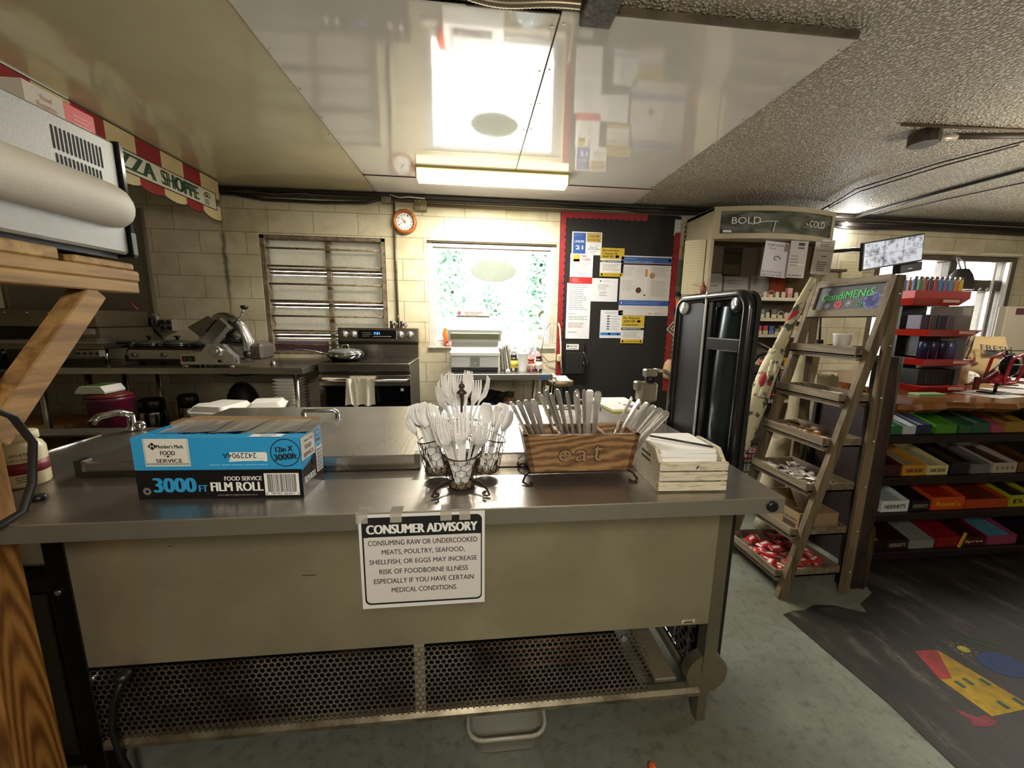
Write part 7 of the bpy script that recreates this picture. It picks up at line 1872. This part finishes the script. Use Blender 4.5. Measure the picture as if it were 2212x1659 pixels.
m = MB(BLACK); m.T = MT; m.box(.06, .27, -.02, .05, -.19, -.117, b=.006); m.box(.13, .17, -.022, -.02, -.16, -.155, m=PAPER); m.build('receiver_box', t)
m = MB(BLACK); m.tube([(3.57, 3.05, 1.92), (3.6, 3.4, 2.0), (3.62, 3.92, 2.05)], .018); m.box(3.57, 3.67, 3.91, 3.93, 1.98, 2.12); m.build('wall_arm', t)
t = thing('flood_lamp', 'small bright white lamp on the wall right of the cigarette case', 'lamp', (3.93, 3.9, 2.33))
m = MB(emit('f4f8ff', 40)); m.ball((3.93, 3.86, 2.345), .028); m.build('bulb', t)
m = MB(WHITE); m.tube([(3.93, 3.93, 2.345), (3.93, 3.885, 2.345)], [.04, .025]); m.build('socket', t)
light('flood_lamp_light', 'POINT', (3.93, 3.80, 2.33), 9, (.95, .97, 1.0), .04)
t = thing('handbag', 'dark grey handbag hanging before the doorway transom', 'handbag', (5.38, 3.8, 1.72))
m = MB(mat('2f2c2a', .6, var=.3, vs=9)); m.loft([[(x, y, z) for x, y in rrect(5.38 - w, 5.38 + w, 3.8 - d, 3.8 + d, d * .9, 4)] for w, d, z in ((.14, .05, 1.70), (.16, .06, 1.75), (.11, .045, 1.86), (.06, .03, 1.92))]); m.build('bag_body', t)
m = MB(mat('8a8a88', .4)); m.tube([(5.36, 3.8, 1.91), (5.33, 3.82, 2.0), (5.36, 3.86, 2.06), (5.41, 3.82, 2.0), (5.42, 3.8, 1.91)], .008); m.build('strap', t)
m = MB(mat('c9bd98', .5)); m.box(4.02, 4.27, 3.9, 3.928, 1.8, 1.99)
for i in range(8):
    for j in range(5): m.face((4.04, 3.9, 1.82), X_, Z_, [(.012 + .026 * i + .005 * cos(2 * pi * k / 6), .015 + .034 * j + .004 * sin(2 * pi * k / 6)) for k in range(6)], mat('5d5240', .7), .0006)
m.single('peg_offcut', 'small perforated cream board on the wall behind the monitor', 'pegboard', (4.15, 3.91, 1.8))
m = MB(mat('5a4630', .7)); m.box(3.5, 4.02, 3.84, 3.93, 1.86, 1.885); m.single('wall_ledge', 'thin brown ledge on the wall left of the small perforated board', 'ledge', (3.76, 3.9, 1.86))
notice('small white card pinned below the thin brown ledge', 3.75, 3.95, 1.70, 1.8, 3.928, 'bdb6a4', lambda R, T, L, m, w, h: L(.1, .9, .2, .8, 3))

# ================================================================ ceiling boxes and wires
t = thing('ceiling_box', 'black rusted junction box under the ceiling at the top centre', 'junction box', (.46, 1.53, 2.385))
RU = mat('1d1813', .6, col2='4a3a28', vs=30, bump=.4, bs=60)
m = MB(RU); m.box(.40, .52, 1.44, 1.60, 2.385, 2.452, b=.005)
for k in range(5): m.ball((.415 + .022 * k, 1.452, 2.385), .007)
m.build('box', t)
m = MB(mat('8a7d66', .35, .7)); n_ = 60
m.tube([(.40 - .42 * k / n_, 1.56 + .02 * sin(k / 20), 2.43 + .008 * sin(k * .1)) for k in range(n_ + 1)], [.013 + (.002 if k % 2 else 0) for k in range(n_ + 1)], n=10); m.build('flexible_conduit', t)
t = thing('octagon_box', 'dark eight-sided ceiling box with conduit at the right', 'junction box', (2.76, 2.27, 2.40))
m = MB(RU); m.lathe([(0, 2.39), (.075, 2.39), (.075, 2.455), (.07, 2.462)], None, 8, (2.76, 2.27, 0), smooth=False); m.build('box', t)
m = MB(mat('b9ae98', .4, .4)); m.tube([(2.83, 2.26, 2.43), (2.95, 2.25, 2.435)], .018); m.build('connector', t)
m = MB(mat('4a3f30', .5)); m.tube([(2.95, 2.25, 2.44), (3.4, 2.2, 2.445), (4.4, 2.1, 2.445)], .017); m.build('conduit', t)
m = MB(mat('5d4f38', .6)); m.tube([(2.5, 2.19, 2.452), (3.3, 2.16, 2.452), (4.6, 2.1, 2.452)], .009); m.single('ceiling_cable', 'tan conduit running along the popcorn ceiling past the eight-sided box', 'cable', (3.3, 2.16, 2.452))
def cc(label, pts, r): m = MB(CB1); m.tube(pts, r, n=6); m.single('ceiling_cable', label, 'cable', pts[1], 'cables across the popcorn ceiling')
cc('thin black wire drooping from the case top, upper of the pair', [(3.45, 3.6, 2.43), (3.26, 3.15, 2.44), (3.33, 2.61, 2.445), (3.42, 2.3, 2.44), (3.45, 2.2, 2.44)], .005); cc('thin black wire drooping from the case top, lower of the pair', [(3.47, 3.6, 2.42), (3.31, 3.15, 2.425), (3.37, 2.61, 2.43), (3.45, 2.28, 2.43)], .005)
cc('thick black cable crossing the ceiling above the monitor', [(4.03, 3.85, 2.42), (4.05, 3.2, 2.445), (4.07, 2.63, 2.445), (4.1, 1.8, 2.445)], .014); cc('thin brown wire right of the thick ceiling cable', [(4.22, 3.85, 2.43), (4.35, 3.3, 2.45), (4.46, 2.86, 2.452), (4.7, 2.0, 2.452)], .005)

# ================================================================ painted floor patch
def painted():
    mm, nt, b = newmat('worn_black_paint'); v = coords(nt, (1, .35, 1), (0, 0, .25))
    n = N(nt, 'ShaderNodeTexNoise', Scale=9.0, Detail=8.0, Roughness=.75); nt.links.new(v, n.inputs['Vector'])
    r = N(nt, 'ShaderNodeValToRGB'); e = r.color_ramp.elements; e[0].position, e[1].position = .40, .72; e[0].color, e[1].color = lin('1c1916'), lin('6d6558'); e.new(.55).color = lin('2c2822')
    nt.links.new(n.outputs['Fac'], r.inputs['Fac']); nt.links.new(r.outputs['Color'], b.inputs['Base Color']); b.inputs['Roughness'].default_value = .5
    return mm
t = thing('painted_mat', 'worn black floor mat painted with a yellow and red house scene', 'floor mat', (2.2, 1.1, .0005))
m = MB(painted()); m.prism([(1.40, .55), (1.415, .80), (1.42, .965), (1.40, 1.15), (1.38, 1.37), (1.44, 1.385), (1.5, 1.385), (1.575, 1.412), (1.66, 1.40), (1.74, 1.36), (1.775, 1.345), (1.80, 1.40), (1.93, 1.46), (2.0, 1.60), (2.08, 1.70), (4.6, 1.70), (4.6, .3), (2.4, .25), (1.7, .4)], .0005, .003); m.build('mat_sheet', t)
FO = (0, 0, .003)
def fp(name, pts, c_, lift=.0006):
    mm = mat(c_, .6, var=.35, vs=30)
    m = MB(mm); m.prism(pts, .0031, .0031 + lift); return m
fp('h', [(1.852, 1.142), (1.757, 1.027), (1.708, 1.03), (1.72, .893), (1.86, .903), (1.96, .87), (1.99, .90), (1.90, .93)], 'b8961c').build('yellow_house', t)
fp('r', [(1.752, 1.144), (1.852, 1.142), (1.757, 1.027), (1.705, 1.026)], 'a83a3a', .0009).build('red_front', t)
for i, (x, y) in enumerate(((1.745, 1.015), (1.79, 1.022), (1.85, 1.015), (1.80, .935), (1.87, .94))): fp('w', [(x, y), (x + .018, y + .002), (x + .022, y - .024), (x + .004, y - .026)], '3a5a48', .0012).build('painted_window', t)
fp('b', [(2.03 + .085 * cos(a), 1.06 + .055 * sin(a)) for a in [2 * pi * k / 28 for k in range(28)]], '2f4a86').build('blue_pond', t)
m = fp('s', [(1.965 + .022 * cos(a), 1.135 + .016 * sin(a)) for a in [2 * pi * k / 20 for k in range(20)]], 'c9b84a')
for k in range(10):
    a = 2 * pi * k / 10; m.prism([(1.965 + .03 * cos(a), 1.135 + .022 * sin(a)), (1.965 + .045 * cos(a + .06), 1.135 + .034 * sin(a + .06)), (1.965 + .045 * cos(a - .02), 1.135 + .034 * sin(a - .02))], .0031, .0037)
m.build('painted_sun', t)
m = fp('g', [(2.0, 1.19), (2.02, 1.19), (2.12, 1.12), (2.10, 1.115)], '2f5a30'); m.prism([(2.04, 1.2), (2.05, 1.2), (2.16, 1.13), (2.15, 1.125)], .0031, .0037); m.build('grass_streaks', t)
fp('c', [(1.62, .925), (1.645, .915), (1.665, .895), (1.70, .9), (1.715, .88), (1.695, .868), (1.65, .865), (1.615, .872), (1.63, .895)], '8a3a44').build('red_car', t)
